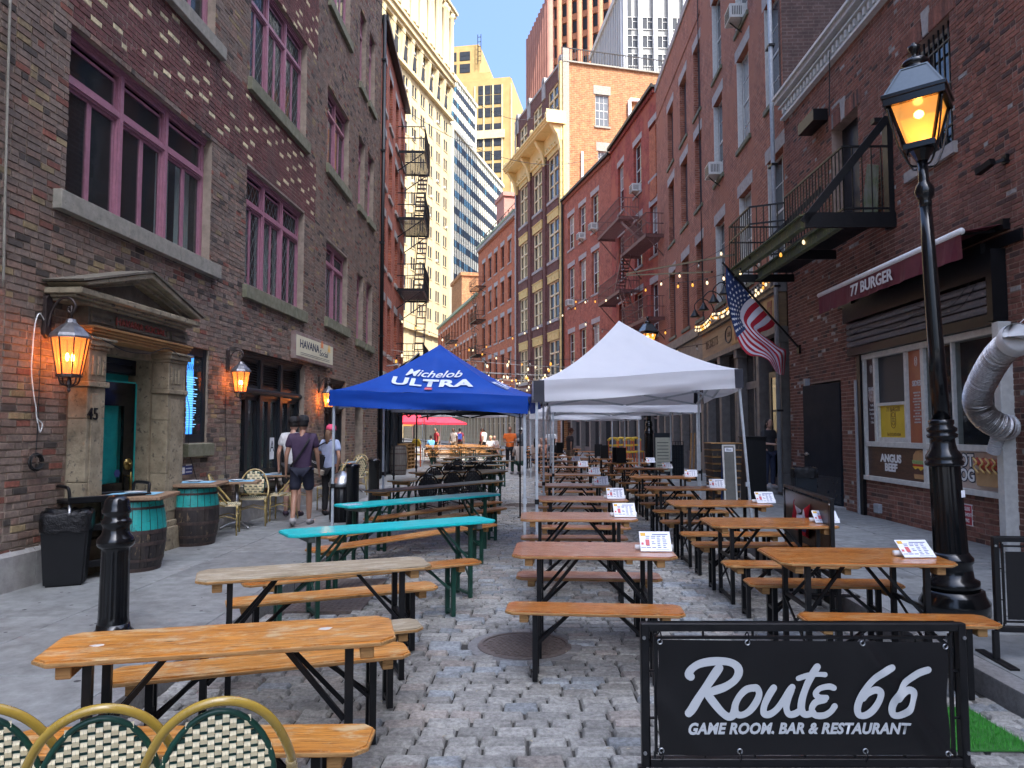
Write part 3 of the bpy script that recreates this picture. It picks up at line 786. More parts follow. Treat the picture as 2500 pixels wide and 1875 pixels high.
for h in(wB,wC):sillstone(A1,rootA,h[0],h[1],h[2],.24,.09,'sill_moss')
for h in bG:sillstone(A2,rootA2,h[0],h[1],h[2],.24,.09,'sill_moss')
for h in sm:sillstone(A2,rootA2,h[0],h[1],h[2],.2,.08,'sill_moss',1)
def louvre_window(F,root,H,bays,n_l=7):
 u0,u1,v0,v1=H;d=.1;mb=F.mb(M['dark_slate']);fw=.08;W=u1-u0
 vt=v1-(v1-v0)*.30
 mb.box(u0,u0+fw,-.24,-d,v0,v1);mb.box(u1-fw,u1,-.24,-d,v0,v1);mb.box(u0+fw,u1-fw,-.24,-d,v1-.1,v1);mb.box(u0+fw,u1-fw,-.24,-d,v0,v0+.12)
 for k in range(3):mb.box(u0,u1,-d,-d+.06-k*.018,v1-.04-.04*k,v1-.001-.04*k)
 mb.tube([(u0+.02,-d+.01,vt),(u1-.02,-d+.01,vt)],.055,10);mb.box(u0+fw,u1-fw,-.22,-d-.005,vt-.1,vt+.05)
 bw=(W-2*fw)/bays
 for i in range(1,bays):c=u0+fw+bw*i;mb.box(c-.055,c+.055,-.22,-d+.02,v0,v1-.02)
 panes=[]
 lv=F.mb(M['dark_slate'])
 for i in range(bays):
  a=u0+fw+bw*i+(.055 if i else 0);b=u0+fw+bw*(i+1)-(.055 if i<bays-1 else 0)
  mb.box(a,a+.05,-.2,-d-.02,vt+.05,v1-.1);mb.box(b-.05,b,-.2,-d-.02,vt+.05,v1-.1);mb.box(a,b,-.2,-d-.02,vt+.05,vt+.11);mb.box(a,b,-.2,-d-.02,v1-.18,v1-.1)
  mb.box(a,b,-.23,-.2,vt,v1)
  z=vt+.13
  while z<v1-.2:lv.add([(a+.05,-.19,z+.03),(b-.05,-.19,z+.03),(b-.05,-.12,z),(a+.05,-.12,z),(a+.05,-.19,z+.038),(b-.05,-.19,z+.038),(b-.05,-.12,z+.008),(a+.05,-.12,z+.008)],[(0,1,2,3),(4,5,6,7),(0,1,5,4),(2,3,7,6),(1,2,6,5),(3,0,4,7)]);z+=.046
  m_=(a+b)/2
  for(p,q)in((a,m_-.004),(m_+.004,b)):
   s=.06;r_,t=v0+.12,vt-.1
   mb.box(p,p+s,-.2,-d-.03,r_,t);mb.box(q-s,q,-.2,-d-.03,r_,t);mb.box(p,q,-.2,-d-.03,t-s,t);mb.box(p,q,-.2,-d-.03,r_,r_+.1);panes.append((p+s,q-s,r_+.1,t-s))
 o=mb.build('window',root)
 lv.build('louvre',o)
 for(p,q,r_,t)in panes:
  m2=F.mb(M['glass_see'],(p+q)/2,(r_+t)/2,-.17);m2.box(p,q,-.173,-.167,r_,t);m2.build('pane',o,loc=F.loc((p+q)/2,(r_+t)/2,-.17),rot=(0,0,rnd.uniform(-.01,.01)))
 return o,panes
mb=A1.mb(pm('teal_room',(.04,.30,.27),(.25,.2,.15),2.2,.8));mb.box(wF[0],wF[1],-.62,-.6,wF[2],wF[3]-.8);mb.build('inner_wall',rootA)
o,fp=louvre_window(A1,rootA,wF,3);louvre_window(A2,rootA2,gD,2)
M['paper']=pm('paper',(.75,.77,.80),(.68,.7,.74),10,.7)
M['ink']=pm('ink',(.02,.03,.06),(.02,.03,.06),10,.7)
pp=fp[3];mb=A1.mb(M['paper'],pp[0],.9,-.15);mb.box(pp[0]+.08,pp[0]+.30,-.163,-.16,1.0,1.42)
gs=A1.root('grade_card','white sanitary grade card with a big letter A inside the french window','grade card',pp[0],.9,-.15);mb.build('card',gs)
t=textobj('A',.30,M['ink'],gs,.001,'letter',loc=A1.loc(pp[0]+.19,1.24,-.157,(pp[0],.9,-.15)),rot=(R(90),0,0))
mb=A1.mb(M['wood_pale']if 'wood_pale' in M else M['stone']);mb.box(wF[0]-.1,wF[1]+.1,-.1,.14,wF[2]-.09,wF[2]-.002);mb.build('window_sill',rootA)
sillstone(A1,rootA,wE[0],wE[1],wE[2],.2,.1,'sill_moss',1,.08)
M['screen_blue']=emat('screen_blue',(.04,.22,.75),1.1)
mb=A1.mb(M['dark_slate']);u0,u1,v0,v1=wE
mb.box(u0,u0+.05,-.14,-.035,v0,v1);mb.box(u1-.09,u1,-.2,-.03,v0,v1);mb.box(u0+.05,u1-.09,-.14,-.035,v1-.12,v1);mb.box(u0+.05,u1-.09,-.14,-.035,v0,v0+.12)
o=mb.build('window',rootA)
mb=A1.mb(M['glass_see']);mb.box(u0+.05,u1-.09,-.05,-.045,v0+.12,v1-.12);mb.build('pane',o)
sr=A1.root('menu_screen','tall glowing blue menu screen inside the narrow window right of the doorway','menu screen',u0,v0,-.2)
mb=A1.mb(M['black_plastic'],u0,v0,-.2);mb.box(u0+.02,u1-.25,-.13,-.085,v0+.1,v1-.1);mb.build('frame',sr)
mb=A1.mb(M['screen_blue'],u0,v0,-.2);mb.box(u0+.04,u1-.29,-.084,-.08,v0+.13,v1-.14);mb.build('screen',sr)
M['screen_pale']=emat('screen_pale',(.16,.42,.75),.9)
mb=A1.mb(M['screen_pale'],u0,v0,-.2)
z=v1-.45
while z>v0+.2:mb.box(u0+.07,u0+.07+rnd.uniform(.2,.42),-.0795,-.078,z,z+.012);z-=.035
mb.build('menu_lines',sr)
textobj('HAVANA',.15,M['ink'],sr,.001,'lettering',loc=A1.loc(u0+.32,v1-.3,-.076,(u0,v0,-.2)),rot=(R(90),0,0),sx=.8)
P1,P2=dA_off[0],dA_off[1]
dr=empty('stone_doorway',A1.W((P1+P2)/2,0,0),A1.rz,'weathered brownstone doorway with a pediment and pilasters around a dark door','doorway')
du=(P1+P2)/2;D=lambda m:A1.mb(M[m],du,0,0)
hp=A1.V(238,822,.3)
ent=A1.V(212,788,.3);frz=A1.V(217,742,.3)
pil=[]
for(a,b,nm)in((A1.U(206,.2),A1.U(250,.2),'l'),(A1.U(404,.2),A1.U(445,.2),'r')):
 mb=D('brownstone');w=.22
 mb.box(a-.05,b+.05,0,w+.06,-.02,.30);mb.box(a-.03,b+.03,0,w+.035,.30,.38)
 mb.build('pilaster_base',dr,bevel=.012)
 mb=D('brownstone')
 zz=.38;hs=[.62,.7,.55,.6,.5]
 i=0
 while zz<hp-.6:
  z2=min(zz+hs[i%5],hp-.55);mb.box(a,b,0,w,zz+.003,z2-.003);zz=z2;i+=1
 mb.box(a+.06,b-.06,w-.001,w+.012,.5,hp-.62)
 mb.build('pilaster_shaft',dr,bevel=.008)
 mb=D('brownstone');mb.box(a-.03,b+.03,0,w+.035,hp-.55,hp-.49);mb.box(a,b,0,w+.005,hp-.49,hp-.13);mb.box(a-.02,b+.02,0,w+.03,hp-.13,hp-.09);mb.box(a-.05,b+.05,0,w+.06,hp-.09,hp-.03);mb.box(a-.07,b+.07,0,w+.085,hp-.03,hp)
 for k in range(3):mb.box(a+.05+k*.09,a+.11+k*.09,w,w+.02,hp-.42,hp-.2)
 mb.build('capital',dr,bevel=.008)
L0,L1=A1.U(206,.2)-.05,A1.U(445,.2)+.05
mb=D('ochre')
for k in range(4):mb.box(L0+.03-k*.008,L1-.03+k*.008,0,.24+k*.022,hp+k*(ent-hp)/4+.001,hp+(k+1)*(ent-hp)/4)
mb.build('lintel_moulding',dr,bevel=.006)
mb=D('brownstone_dk');mb.box(L0+.02,L1-.02,0,.22,ent+.001,frz)
for(a,b)in((L0+.06,L0+.46),(L1-.46,L1-.06)):
 mb.box(a,b,.22,.235,ent+.04,ent+.09);mb.box(a,b,.22,.235,frz-.09,frz-.04);mb.box(a,a+.05,.22,.235,ent+.09,frz-.09);mb.box(b-.05,b,.22,.235,ent+.09,frz-.09)
a,b=L0+.52,L1-.52
mb.box(a,b,.22,.24,ent+.03,ent+.07);mb.box(a,b,.22,.24,frz-.07,frz-.03);mb.box(a,a+.04,.22,.24,ent+.07,frz-.07);mb.box(b-.04,b,.22,.24,ent+.07,frz-.07)
mb.build('frieze',dr,bevel=.004)
M['red_letter']=pm('red_letter',(.35,.08,.06),(.26,.06,.05),14,.6)
textobj('HAVANA SOCIAL',(frz-ent)*.62,M['red_letter'],dr,.008,'lettering',loc=A1.loc(du,(ent+frz)/2,.236,(du,0,0)),rot=(R(90),0,0),sx=(b-a-.12)/((frz-ent)*.62*8.2),spacing=1.12)
mb=D('brownstone');E0,E1=A1.U(187,.42),A1.U(483,.42)
for k,(pr,h0,h1)in enumerate(((.27,0,.035),(.33,.035,.065),(.42,.065,.13))):mb.box(E0+.09-k*.045,E1-.09+k*.045,0,pr,frz+h0+.001,frz+h1)
mb.build('cornice',dr,bevel=.008)
cb=frz+.13;pk=A1.V(374,668,.42)-.03;mid=(E0+E1)/2
mb=D('brownstone_dk');mb.prism([(E0+.16,cb),(E1-.16,cb),(mid,pk-.12)],0,.2,'y');mb.build('tympanum',dr)
for s,e in((1,E0),(-1,E1)):
 mb=D('brownstone')
 for(o1,o2,pr)in((0,.045,.30),(.045,.08,.36),(.08,.15,.45)):
  p0=(e+s*(.16-.16*o1/.19)-s*.02,cb+o1*.35);p1=(mid,pk-.12+o1)
  q0=(e+s*(.16-.16*o2/.19)-s*.02,cb+o2*.35);q1=(mid,pk-.12+o2)
  mb.prism([p0,p1,q1,q0],0,pr,'y')
 mb.build('raking_cornice',dr,bevel=.006)
mb=D('brownstone_dk');mb.prism([(E0-.03,cb+.055),(mid,pk+.032),(mid,pk+.055),(E0-.05,cb+.075)],0,.47,'y');mb.prism([(E1+.03,cb+.055),(mid,pk+.032),(mid,pk+.055),(E1+.05,cb+.075)],0,.47,'y');mb.build('pediment_roof',dr)
mb=D('brownstone');mb.box(P1-.06,P1-.001,-.55,.12,0,hp);mb.box(P2+.0,P2+.001,0,.01,0,.01);mb.box(P2-.03,P2+.03,-.55,.0,0,hp);mb.box(P1,P2-.03,-.3,.0,hp-.12,hp);mb.build('reveal',dr)
mb=D('stone_grey');mb.box(P1-.06,P2,-.6,.25,-.02,.05);mb.build('threshold',dr,bevel=.01)
M['teal']=pm('teal',(.015,.46,.42),(.01,.37,.35),9,.45,bmp=.1)
M['teal_worn']=pm('teal_worn',(.015,.37,.33),(.012,.28,.26),9,.5,bmp=.25,wear=(.05,.045,.04),wthr=.60)
ux1=P2-.03;trz=A1.V(256,915);dz=trz
mb=D('dark_slate');mb.box(P1,ux1,-.30,-.2,dz+.06,hp-.12);mb.box(P1+.06,ux1-.06,-.2,-.17,dz+.18,dz+.24);mb.box(P1+.06,ux1-.06,-.2,-.17,hp-.3,hp-.24);mb.box(P1+.06,P1+.12,-.2,-.17,dz+.24,hp-.3);mb.box(ux1-.12,ux1-.06,-.2,-.17,dz+.24,hp-.3);mb.build('transom_panel',dr)
mb=D('teal');mb.box(P1,ux1,-.42,-.3,dz-.02,dz+.06);mb.box(ux1-.05,ux1,-.42,-.3,.05,dz-.02);mb.box(P1,P1+.05,-.42,-.3,.05,dz-.02);mb.build('door_frame',dr)
dd=empty('entrance_door',A1.W(ux1-.03,.05,-.2),A1.rz,'open black entrance door with teal edges, glass and a brass handle, number 45','door')
Lw=ux1-P1-.12;hh=dz-.10
ang=R(6)
def leaf(mb):mb.M=Matrix.Rotation(-ang*1,4,'Z')@A1.Ml;return mb
mb=leaf(MB(M['black_gloss']))
gl0,gl1,gz0,gz1=-Lw+.14,-.2,hh*.40,hh*.86
mb.box(-Lw,gl0,-.022,.022,0,hh);mb.box(gl1,0,-.022,.022,0,hh);mb.box(gl0,gl1,-.022,.022,gz1,hh);mb.box(gl0,gl1,-.022,.022,hh*.30,gz0);mb.box(gl0,gl1,-.016,.012,.12,hh*.30);mb.box(gl0,gl1,-.022,.022,0,.12)
mb.build('door_leaf',dd)
mb=leaf(MB(M['teal']));mb.box(0,.022,-.03,.03,0,hh);mb.box(-Lw,0,-.03,.03,hh,hh+.02);mb.build('door_edge',dd)
mb=leaf(MB(glassm('glass_door',trans=.94,tcol=(.92,1,1))));mb.box(gl0,gl1,-.004,.004,gz0,gz1);mb.build('pane',dd)
mb=leaf(MB(M['teal']));mb.box(gl0+.28,gl1,-.10,-.06,gz0,gz1);mb.build('inner_panel',dd)
mb=leaf(MB(M['brass']));hx=-.11
mb.lathe([(.0,0),(.03,.0),(.05,.006),(.075,.012),(.075,.02)],20,(0,0,0))if False else None
mb.smooth=True
mb.tube([(hx,.022,gz0+.23),(hx,.034,gz0+.23)],.075,20);mb.ball((hx,.055,gz0+.23),.022)
z0=hh*.22;mb.tube([(hx,.075,z0),(hx,.075,z0+.05),(hx,.075,z0+.1),(hx,.075,z0+.14),(hx,.075,z0+.19),(hx,.075,z0+.26),(hx,.075,z0+.36),(hx,.075,z0+.42),(hx,.075,z0+.47),(hx,.075,z0+.52)],[.004,.016,.022,.012,.026,.020,.013,.024,.014,.004],12)
mb.tube([(hx,.02,z0+.08),(hx,.075,z0+.08)],.012,8);mb.tube([(hx,.02,z0+.46),(hx,.075,z0+.46)],.012,8)
mb.build('handle',dd)
st_=leaf(MB(pm('sticker_teal',(.05,.45,.45),(.05,.40,.42),5,.5)));st_.smooth=False
st_.tube([(gl0+.13,.006,gz1-.42),(gl0+.13,.012,gz1-.42)],.17,24);so=st_.build('open_sticker',dd)
Mx=Matrix.Rotation(-ang,4,'Z')@A1.Ml
for(tx,s_,dzv)in(('WE ARE',.075,.04),('OPEN',.10,-.055)):
 textobj(tx,s_,M['ink'],so,.0008,'lettering',loc=Mx@Vector((gl0+.13,.014,gz1-.42+dzv)),rot=(R(90),0,-ang))
mb=leaf(MB(pm('sticker_navy',(.03,.05,.18),(.03,.05,.15),5,.5)));mb.tube([(gl1-.08,.006,gz0+.12),(gl1-.08,.01,gz0+.12)],.055,6);mb.build('round_sticker',dd)
mb=D('teal');mb.box(P1+.2,ux1+.5,-1.6,-1.55,0,hp);mb.box(ux1+.1,ux1+.16,-1.6,-.6,0,hp);mb.build('inner_wall',dr)
textobj('45',.19,M['black_metal'],dr,.008,'house_number',loc=A1.loc(P1-.25,A1.V(230,1012,.23),.236,(du,0,0)),rot=(R(90),0,0))
M['lantern_glass']=None
def _lg():
 m,nt,bs,out=_nt('lantern_glass');tr=N(nt,'ShaderNodeBsdfTransparent');tr.inputs[0].default_value=(1,.62,.38,1)
 bs.inputs['Base Color'].default_value=(.6,.25,.1,1);bs.inputs['Roughness'].default_value=.25;bs.inputs['Emission Color'].default_value=(1,.30,.06,1);bs.inputs['Emission Strength'].default_value=.35
 mx=N(nt,'ShaderNodeMixShader');mx.inputs[0].default_value=.38;nt.links.new(tr.outputs[0],mx.inputs[1]);nt.links.new(bs.outputs[0],mx.inputs[2]);nt.links.new(mx.outputs[0],out.inputs[0]);return m
M['lantern_glass']=_lg()
M['flame']=emat('flame',(1,.50,.12),22)
M['bronze']=pm('bronze',(.075,.055,.05),(.045,.035,.033),12,.42,metal=.5,bmp=.1)
M['bronze_top']=pm('bronze_top',(.20,.20,.21),(.10,.095,.10),10,.35,metal=.6)
def lantern(F,u,v,s,label,power=2.6):
 """v: height of the roof eave; hexagonal lantern on a scrolled arm"""
 root=F.root('wall_lantern',label,'wall lantern',u,v,0,group='lit wall lanterns on the dark brick building')
 m=lambda k:MB(M[k],F.Ml@Matrix.Scale(s,4))
 w=.30
 mb=m('bronze');mb.prism([(-.05,.02),(-.05,.42),(0,.47),(.05,.42),(.05,.02),(0,-.02)],0,.05,'y');mb.build('back_plate',root,bevel=.006)
 mb=m('bronze');mb.smooth=True
 pts=[(0,.04,.1),(0,.08,.28),(0,.16,.40),(0,.27,.42),(0,.34,.34),(0,.31,.26),(0,.26,.28),(0,.275,.33)]
 mb.tube(catmull(pts,6),.013,8);mb.tube([(0,w,.2),(0,w,.34)],.012,8);mb.build('bracket',root)
 mb=m('bronze_top');mb.smooth=False
 mb.lathe([(.205,-.02),(.205,.0),(.19,.03),(.12,.10),(.06,.15),(.045,.19),(.0,.2)],8,(0,w,0));mb.build('lantern_roof',root)
 mb=m('lantern_glass');mb.lathe([(.115,-.40),(.18,-.02)],8,(0,w,0));mb.f=mb.f[:-2];mb.mi=mb.mi[:-2];mb.cols=mb.cols[:-2];mb.sm=mb.sm[:-2];mb.build('pane',root)
 mb=m('bronze')
 for k in range(8):
  a=2*math.pi*k/8;mb.beam((math.cos(a)*.117,w+math.sin(a)*.117,-.41),(math.cos(a)*.183,w+math.sin(a)*.183,-.01),.012)
 mb.lathe([(.13,-.43),(.13,-.40),(.11,-.40)],8,(0,w,0));mb.build('lantern_frame',root)
 mb=m('bronze')
 for k in range(4):
  a=2*math.pi*k/4+.4;mb.tube(catmull([(math.cos(a)*.12,w+math.sin(a)*.12,-.42),(math.cos(a)*.09,w+math.sin(a)*.09,-.50),(0,w,-.53)],4),.008,5)
 mb.lathe([(0,-.60),(.02,-.57),(.012,-.55),(.03,-.51),(.02,-.44),(.0,-.43)],8,(0,w,0));mb.build('finial',root)
 mb=m('flame')
 for dx in(-.045,.045):mb.ball((dx,w,-.22),.018,.018,.045,8,6)
 mb.build('bulb',root)
 mb=m('white');
 for dx in(-.045,.045):mb.tube([(dx,w,-.40),(dx,w,-.27)],.012,8)
 mb.build('candle',root)
 ld=bpy.data.lights.new('lantern_light','POINT');ld.energy=power;ld.color=(1,.45,.15);ld.shadow_soft_size=.04
 lo=bpy.data.objects.new('lantern_light',ld);col.objects.link(lo);lo.parent=root;lo.location=(0,F.side*w*s,-.2*s)
 return root
uu=A1.U(98,0);lantern(A1,uu,A1.V(135,815,.3),.98,'large lit lantern left of the stone doorway with a bronze scroll arm')
uu=A1.U(549,0);lantern(A1,uu,A1.V(571,902,.3),.82,'middle lit lantern between the side window and the french windows',2)
uu=A2.U(775,0);lantern(A2,uu,A2.V(787,955,.3),.8,'farthest lit lantern beyond the french windows near the blue canopy',6)
def cable(name,pts,r,m,label,grp=None):
 mb=MB(m);mb.smooth=True;mb.tube(catmull(pts,5),r,6);return tag(mb.build(name),label,'cable',grp)
def fpts(F,l,w=.03):return[F.W(*F.px(x,y,w),w)for(x,y)in l]
cable('cable',fpts(A1,[(112,790),(97,765),(86,790),(80,850),(77,905),(82,960),(88,995),(90,1020),(103,1035),(98,1055),(94,1040),(90,1020)]),.006,M['white'],'white cable looping down the brick from the large lantern')
cable('cable',fpts(A1,[(100,820),(99,880),(95,960),(92,1040),(88,1100),(86,1118)]),.005,M['cable'],'black cable hanging below the large lantern')
mb=MB(M['cable']);mb.smooth=True
c0=A1.W(*A1.px(86,1128,.05),.05)
for k in range(5):
 r_=.075+.008*k;mb.tube([c0+A1.u*(r_*math.cos(t*.5))+Vector((0,0,r_*math.sin(t*.5)*.85))+A1.n*(.012*(k%3))for t in range(13)],.007,6,closed=False)
tag(mb.build('cable_coil'),'black cable coil hung on the brick wall left of the door','cable coil')
cable('cable',fpts(A1,[(452,880),(455,960),(462,1000),(460,1085),(463,1110),(470,1135),(480,1172)]),.005,M['cable'],'thin black cable hanging from the side window to the barrel table')
cable('cable',fpts(A1,[(552,940),(550,1020),(553,1090),(550,1140),(556,1180)]),.005,M['cable'],'thin black cable hanging below the middle lantern')
cable('cable',fpts(A1,[(190,795),(215,812),(262,835),(310,858),(365,862),(410,850),(440,872)],.3),.006,M['cable'],'black cable draped across the stone doorway lintel')
cable('rope',[A1.W(.02,-.3+9*0,.04)]and fpts(A1,[(8,700),(12,500),(17,300),(22,100),(25,0)],.05),.012,M['stone'],'pale rope running up the brick at the left edge')
sg=A1.root('wall_sign','cream framed Havana Social sign above the french windows','sign',A1.U(705),A1.V(705,805),0)
su,sv=A1.U(705),A1.V(705,805);u1s=A1.U(811,.1);v0s=A1.V(705,870,.1)
mb=A1.mb(pm('sign_frame',(.26,.22,.19),(.20,.12,.11),6,.7),su,sv);mb.box(su,u1s,.0,.1,v0s,sv);mb.build('frame',sg,bevel=.008)
mb=A1.mb(pm('sign_cream',(.66,.62,.45),(.60,.56,.40),3,.6),su,sv);mb.box(su+.06,u1s-.06,.1,.106,v0s+.07,sv-.07);mb.build('board',sg)
W_=u1s-su;H_=sv-v0s
lo=lambda a,b,w=.108:A1.loc(su+W_*a,v0s+H_*b,w,(su,sv,0))
textobj('HAVANA',H_*.42,M['ink'],sg,.002,'lettering',loc=lo(.34,.58),rot=(R(90),0,0),sx=W_*.46/(H_*.42*3.9),bold=.004)
textobj('Social',H_*.34,M['ink'],sg,.002,'lettering',loc=lo(.71,.46),rot=(R(90),0,0),sx=W_*.27/(H_*.34*2.6),shear=.15)
mb=A1.mb(M['ink'],su,sv)
for z in(.26,.20):mb.box(su+W_*.12,su+W_*.88,.106,.109,v0s+H_*z,v0s+H_*z+.008)
mb.build('underline',sg)
for(cx,cz,c_)in((.66,.70,(.75,.22,.06)),(.86,.62,(.75,.45,.08))):
 mb=A1.mb(pm('motif%d'%int(cx*100),c_,c_,4,.6),su,sv)
 for k in range(9):
  a=math.pi*k/8;mb.beam((su+W_*cx,.108,v0s+H_*cz),(su+W_*cx+math.cos(a)*.12,.108,v0s+H_*cz+math.sin(a)*.16),.012,.003,up=(0,1,0))
 mb.build('palm_motif',sg)
bs_=A1.root('info_plate','small blue and white information plate on the brick under the side window','plate',A1.U(444),1.0,0)
uu=A1.U(444,.01);va,vb=A1.V(444,1138),A1.V(444,1160)
mb=A1.mb(pm('plate_blue',(.03,.05,.22),(.03,.05,.2),5,.4),uu,1.0);mb.box(uu,uu+.32,.0,.012,vb,va);mb.build('plate',bs_,bevel=.004)
mb=A1.mb(M['white'],uu,1.0);mb.box(uu+.02,uu+.09,.012,.014,vb+.02,va-.02)
for k in range(3):mb.box(uu+.12,uu+.29,.012,.014,vb+.03+k*.05,vb+.045+k*.05)
mb.build('print',bs_)
# == left: red brick building with fire escapes (B1)
HB=15.0
rb=empty('brick_building',B1.p,B1.rz,'narrow red brick building with white lintels and black fire escapes on the left','building')
cols_=[.9,2.5,4.3,6.1];rows_=[4.15,7.0,9.75,12.3]
hb=[(c-.42,c+.42,r_,r_+1.75)for c in cols_ for r_ in rows_ if c<uB-.5]
mb=B1.mb(M['b_red']);wall_sheet(mb,0,uB,3.4,HB,hb,0,.16);mb.box(0,uB,-10,-.6,0,HB);mb.build('wall',rb)
def dh_window(F,root,H,fr='white_paint',depth=.13,g='glass',muntin=0,name='window',cache=None):
 """double hung sash filling the hole"""
 u0,u1,v0,v1=H;k=(round(u1-u0,2),round(v1-v0,2),fr,g,muntin,depth,F.side)
 if cache is not None and k in cache:
  me,mp=cache[k]
 else:
  W,Ht=u1-u0,v1-v0;mb=MB(M[fr],F.Ml);d=-depth;f=.055
  mb.box(0,f,d-.06,d,0,Ht);mb.box(W-f,W,d-.06,d,0,Ht);mb.box(f,W-f,d-.06,d,Ht-f,Ht);mb.box(f,W-f,d-.06,d+.02,0,f)
  m_=Ht*.5;mb.box(f,W-f,d-.05,d-.01,m_-.03,m_+.03)
  if muntin:
   for i in range(1,muntin):x=W*i/muntin;mb.box(x-.012,x+.012,d-.04,d-.018,f,Ht-f)
   for q in(.25,.75):mb.box(f,W-f,d-.04,d-.018,Ht*q-.012,Ht*q+.012)
  me=mb.mesh(name)
  mp=[]
  for gg in((g,'glass_mid','glass_pale')if g=='glass' else(g,)):
   q=[]
   for(z0_,z1_)in((f,m_-.03),(m_+.03,Ht-f)):mb=MB(M[gg],F.Ml);mb.box(f,W-f,d-.036,d-.03,z0_,z1_);q.append(mb.mesh('pane'))
   mp.append(q)
  if cache is not None:cache[k]=(me,mp)
 o=link(name,me,root,F.loc(u0,v0,0));k_=rnd.choice((0,0,1,2))%len(mp);link('pane',mp[k_][1],o);link('pane',mp[0 if rnd.random()<.6 else k_][0],o)
 return o
def lintels(F,root,holes,m='lintel',h=.28,over=.14,sill=True,sm='lintel',cache=None,proud=.012):
 for(a,b,c,d)in holes:
  k=('L',round(b-a,2),m,F.side)
  if k not in cache:
   mb=MB(M[m],F.Ml);mb.box(-over,b-a+over,-.12,proud,0.002,h);cache[k]=mb.mesh('lintel')
   mb=MB(M[sm],F.Ml);mb.box(-over*.7,b-a+over*.7,-.15,.06,-.13,-.002);cache[('S',)+k[1:]]=mb.mesh('window_sill')
  link('lintel',cache[k],root,F.loc(a,d,0))
  if sill:link('window_sill',cache[('S',)+k[1:]],root,F.loc(a,c,0))
cB={}
for h in hb:dh_window(B1,rb,h,'purple_dk',.12,cache=cB)
lintels(B1,rb,hb,'stone_grey',.26,cache=cB)
mb=B1.mb(M['stone_grey']);mb.box(0,uB,-.2,.12,2.95,3.4);mb.box(0,uB,-.2,.2,3.32,3.42);mb.build('shop_cornice',rb)
mb=B1.mb(M['dark_slate']);mb.box(0,uB,-.6,-.3,0,2.95);mb.build('shopfront',rb)
for i in range(6):
 u=.35+i*1.25;mb=B1.mb(M['dark_slate']);mb.smooth=True;o=Matrix.Translation((u,-.08,0));mb.M=B1.Ml@o
 mb.lathe([(.16,0),(.16,.1),(.13,.14),(.13,.5),(.09,.62),(.075,.9),(.07,2.5),(.1,2.6),(.12,2.7),(.12,2.95)],12);mb.build('column',rb)
 if i<5:
  mb=B1.mb(M['glass']);mb.box(u+.2,u+1.05,-.296,-.29,.5,2.7);mb.build('shop_pane',rb)
mb=B1.mb(M['black_metal']);mb.box(-.02,uB,.0,.22,HB-.12,HB+.05);mb.box(-.02,uB,-.5,.0,HB-.1,HB+.12);mb.build('gutter',rb)
dp=B1.root('drainpipe','tall black drainpipe between the brown and the red brick facades on the left','drainpipe',0,0,.1)
mb=B1.mb(M['black_metal'],0,0,.1);mb.smooth=True;mb.tube([(-.03,.1,.05),(-.03,.1,HB+.05)],.06,10);mb.build('pipe',dp)
mb=B1.mb(M['black_metal'],0,0,.1)
for z in(1.5,4.5,7.5,10.5,13.5):mb.box(-.11,.05,.02,.17,z,z+.06)
mb.build('bracket',dp)
def fire_escape(F,u0,u1,levels,w=1.0,m='black_metal',label='',ladder=True,slat=.1,rail=.95,stairs=True,w0=.03):
 root=F.root('fire_escape',label,'fire escape',u0,levels[0],0)
 K=lambda:F.mb(M[m],u0,levels[0],0)
 for v in levels:
  mb=K();u=u0
  mb.box(u0,u1,w0,w0+.03,v-.08,v);mb.box(u0,u1,w-.03,w,v-.08,v);mb.box(u0,u0+.03,w0,w,v-.08,v);mb.box(u1-.03,u1,w0,w,v-.08,v)
  while u<u1:mb.box(u,u+.03,w0,w,v,v+.02);u+=slat
  mb.build('platform',root)
  mb=K()
  for z in(.5,rail):
   mb.beam((u0,w,v+z),(u1,w,v+z),.03);mb.beam((u0,w0,v+z),(u0,w,v+z),.03);mb.beam((u1,w0,v+z),(u1,w,v+z),.03)
  n=max(3,int((u1-u0)/.17))
  for i in range(n+1):
   x=u0+(u1-u0)*i/n;mb.beam((x,w,v),(x,w,v+rail),.016)
  for x in(u0,u1):
   for j in range(1,5):mb.beam((x,w0+(w-w0)*j/5,v),(x,w0+(w-w0)*j/5,v+rail),.016)
  mb.build('railing',root)
  mb=K()
  for x in(u0+.1,u1-.1):mb.beam((x,w-.05,v-.05),(x,.02,v-.75),.035)
  mb.build('bracket',root)
 if stairs:
  for a,b in zip(levels,levels[1:]):
   mb=K();q0,q1=(u0+.35,u1-.25);n=11
   for w_ in(w-.42,w-.06):mb.beam((q0,w_,a),(q1,w_,b),.03,.10)
   for i in range(1,n):t=i/n;mb.box(q0+(q1-q0)*t-.09,q0+(q1-q0)*t+.09,w-.42,w-.06,a+(b-a)*t-.01,a+(b-a)*t+.012)
   for w_ in(w-.42,w-.06):mb.beam((q0,w_,a+.8),(q1,w_,b+.8),.02)
   mb.build('stair',root)
 if ladder:
  mb=K();x=u1-.5;z0=levels[0]-1.9
  for dx in(0,.4):mb.beam((x+dx,w,z0),(x+dx,w,levels[0]+rail),.03)
  z=z0+.1
  while z<levels[0]:mb.beam((x,w,z),(x+.4,w,z),.02);z+=.28
  mb.build('ladder',root)
 return root
fire_escape(B1,4.4,7.0,[B1.V(985,840)*0+3.85,6.9,9.65,12.25],1.05,label='black iron fire escape climbing the red brick building on the left',slat=.12)
rc=empty('brick_building',C1.p,C1.rz,'low red brick terrace on the left where the street bends away','building')
hc=[(c-.45,c+.45,r_,r_+1.7)for c in[1.2+1.8*i for i in range(20)]for r_ in(4.1,7.0,9.8)]
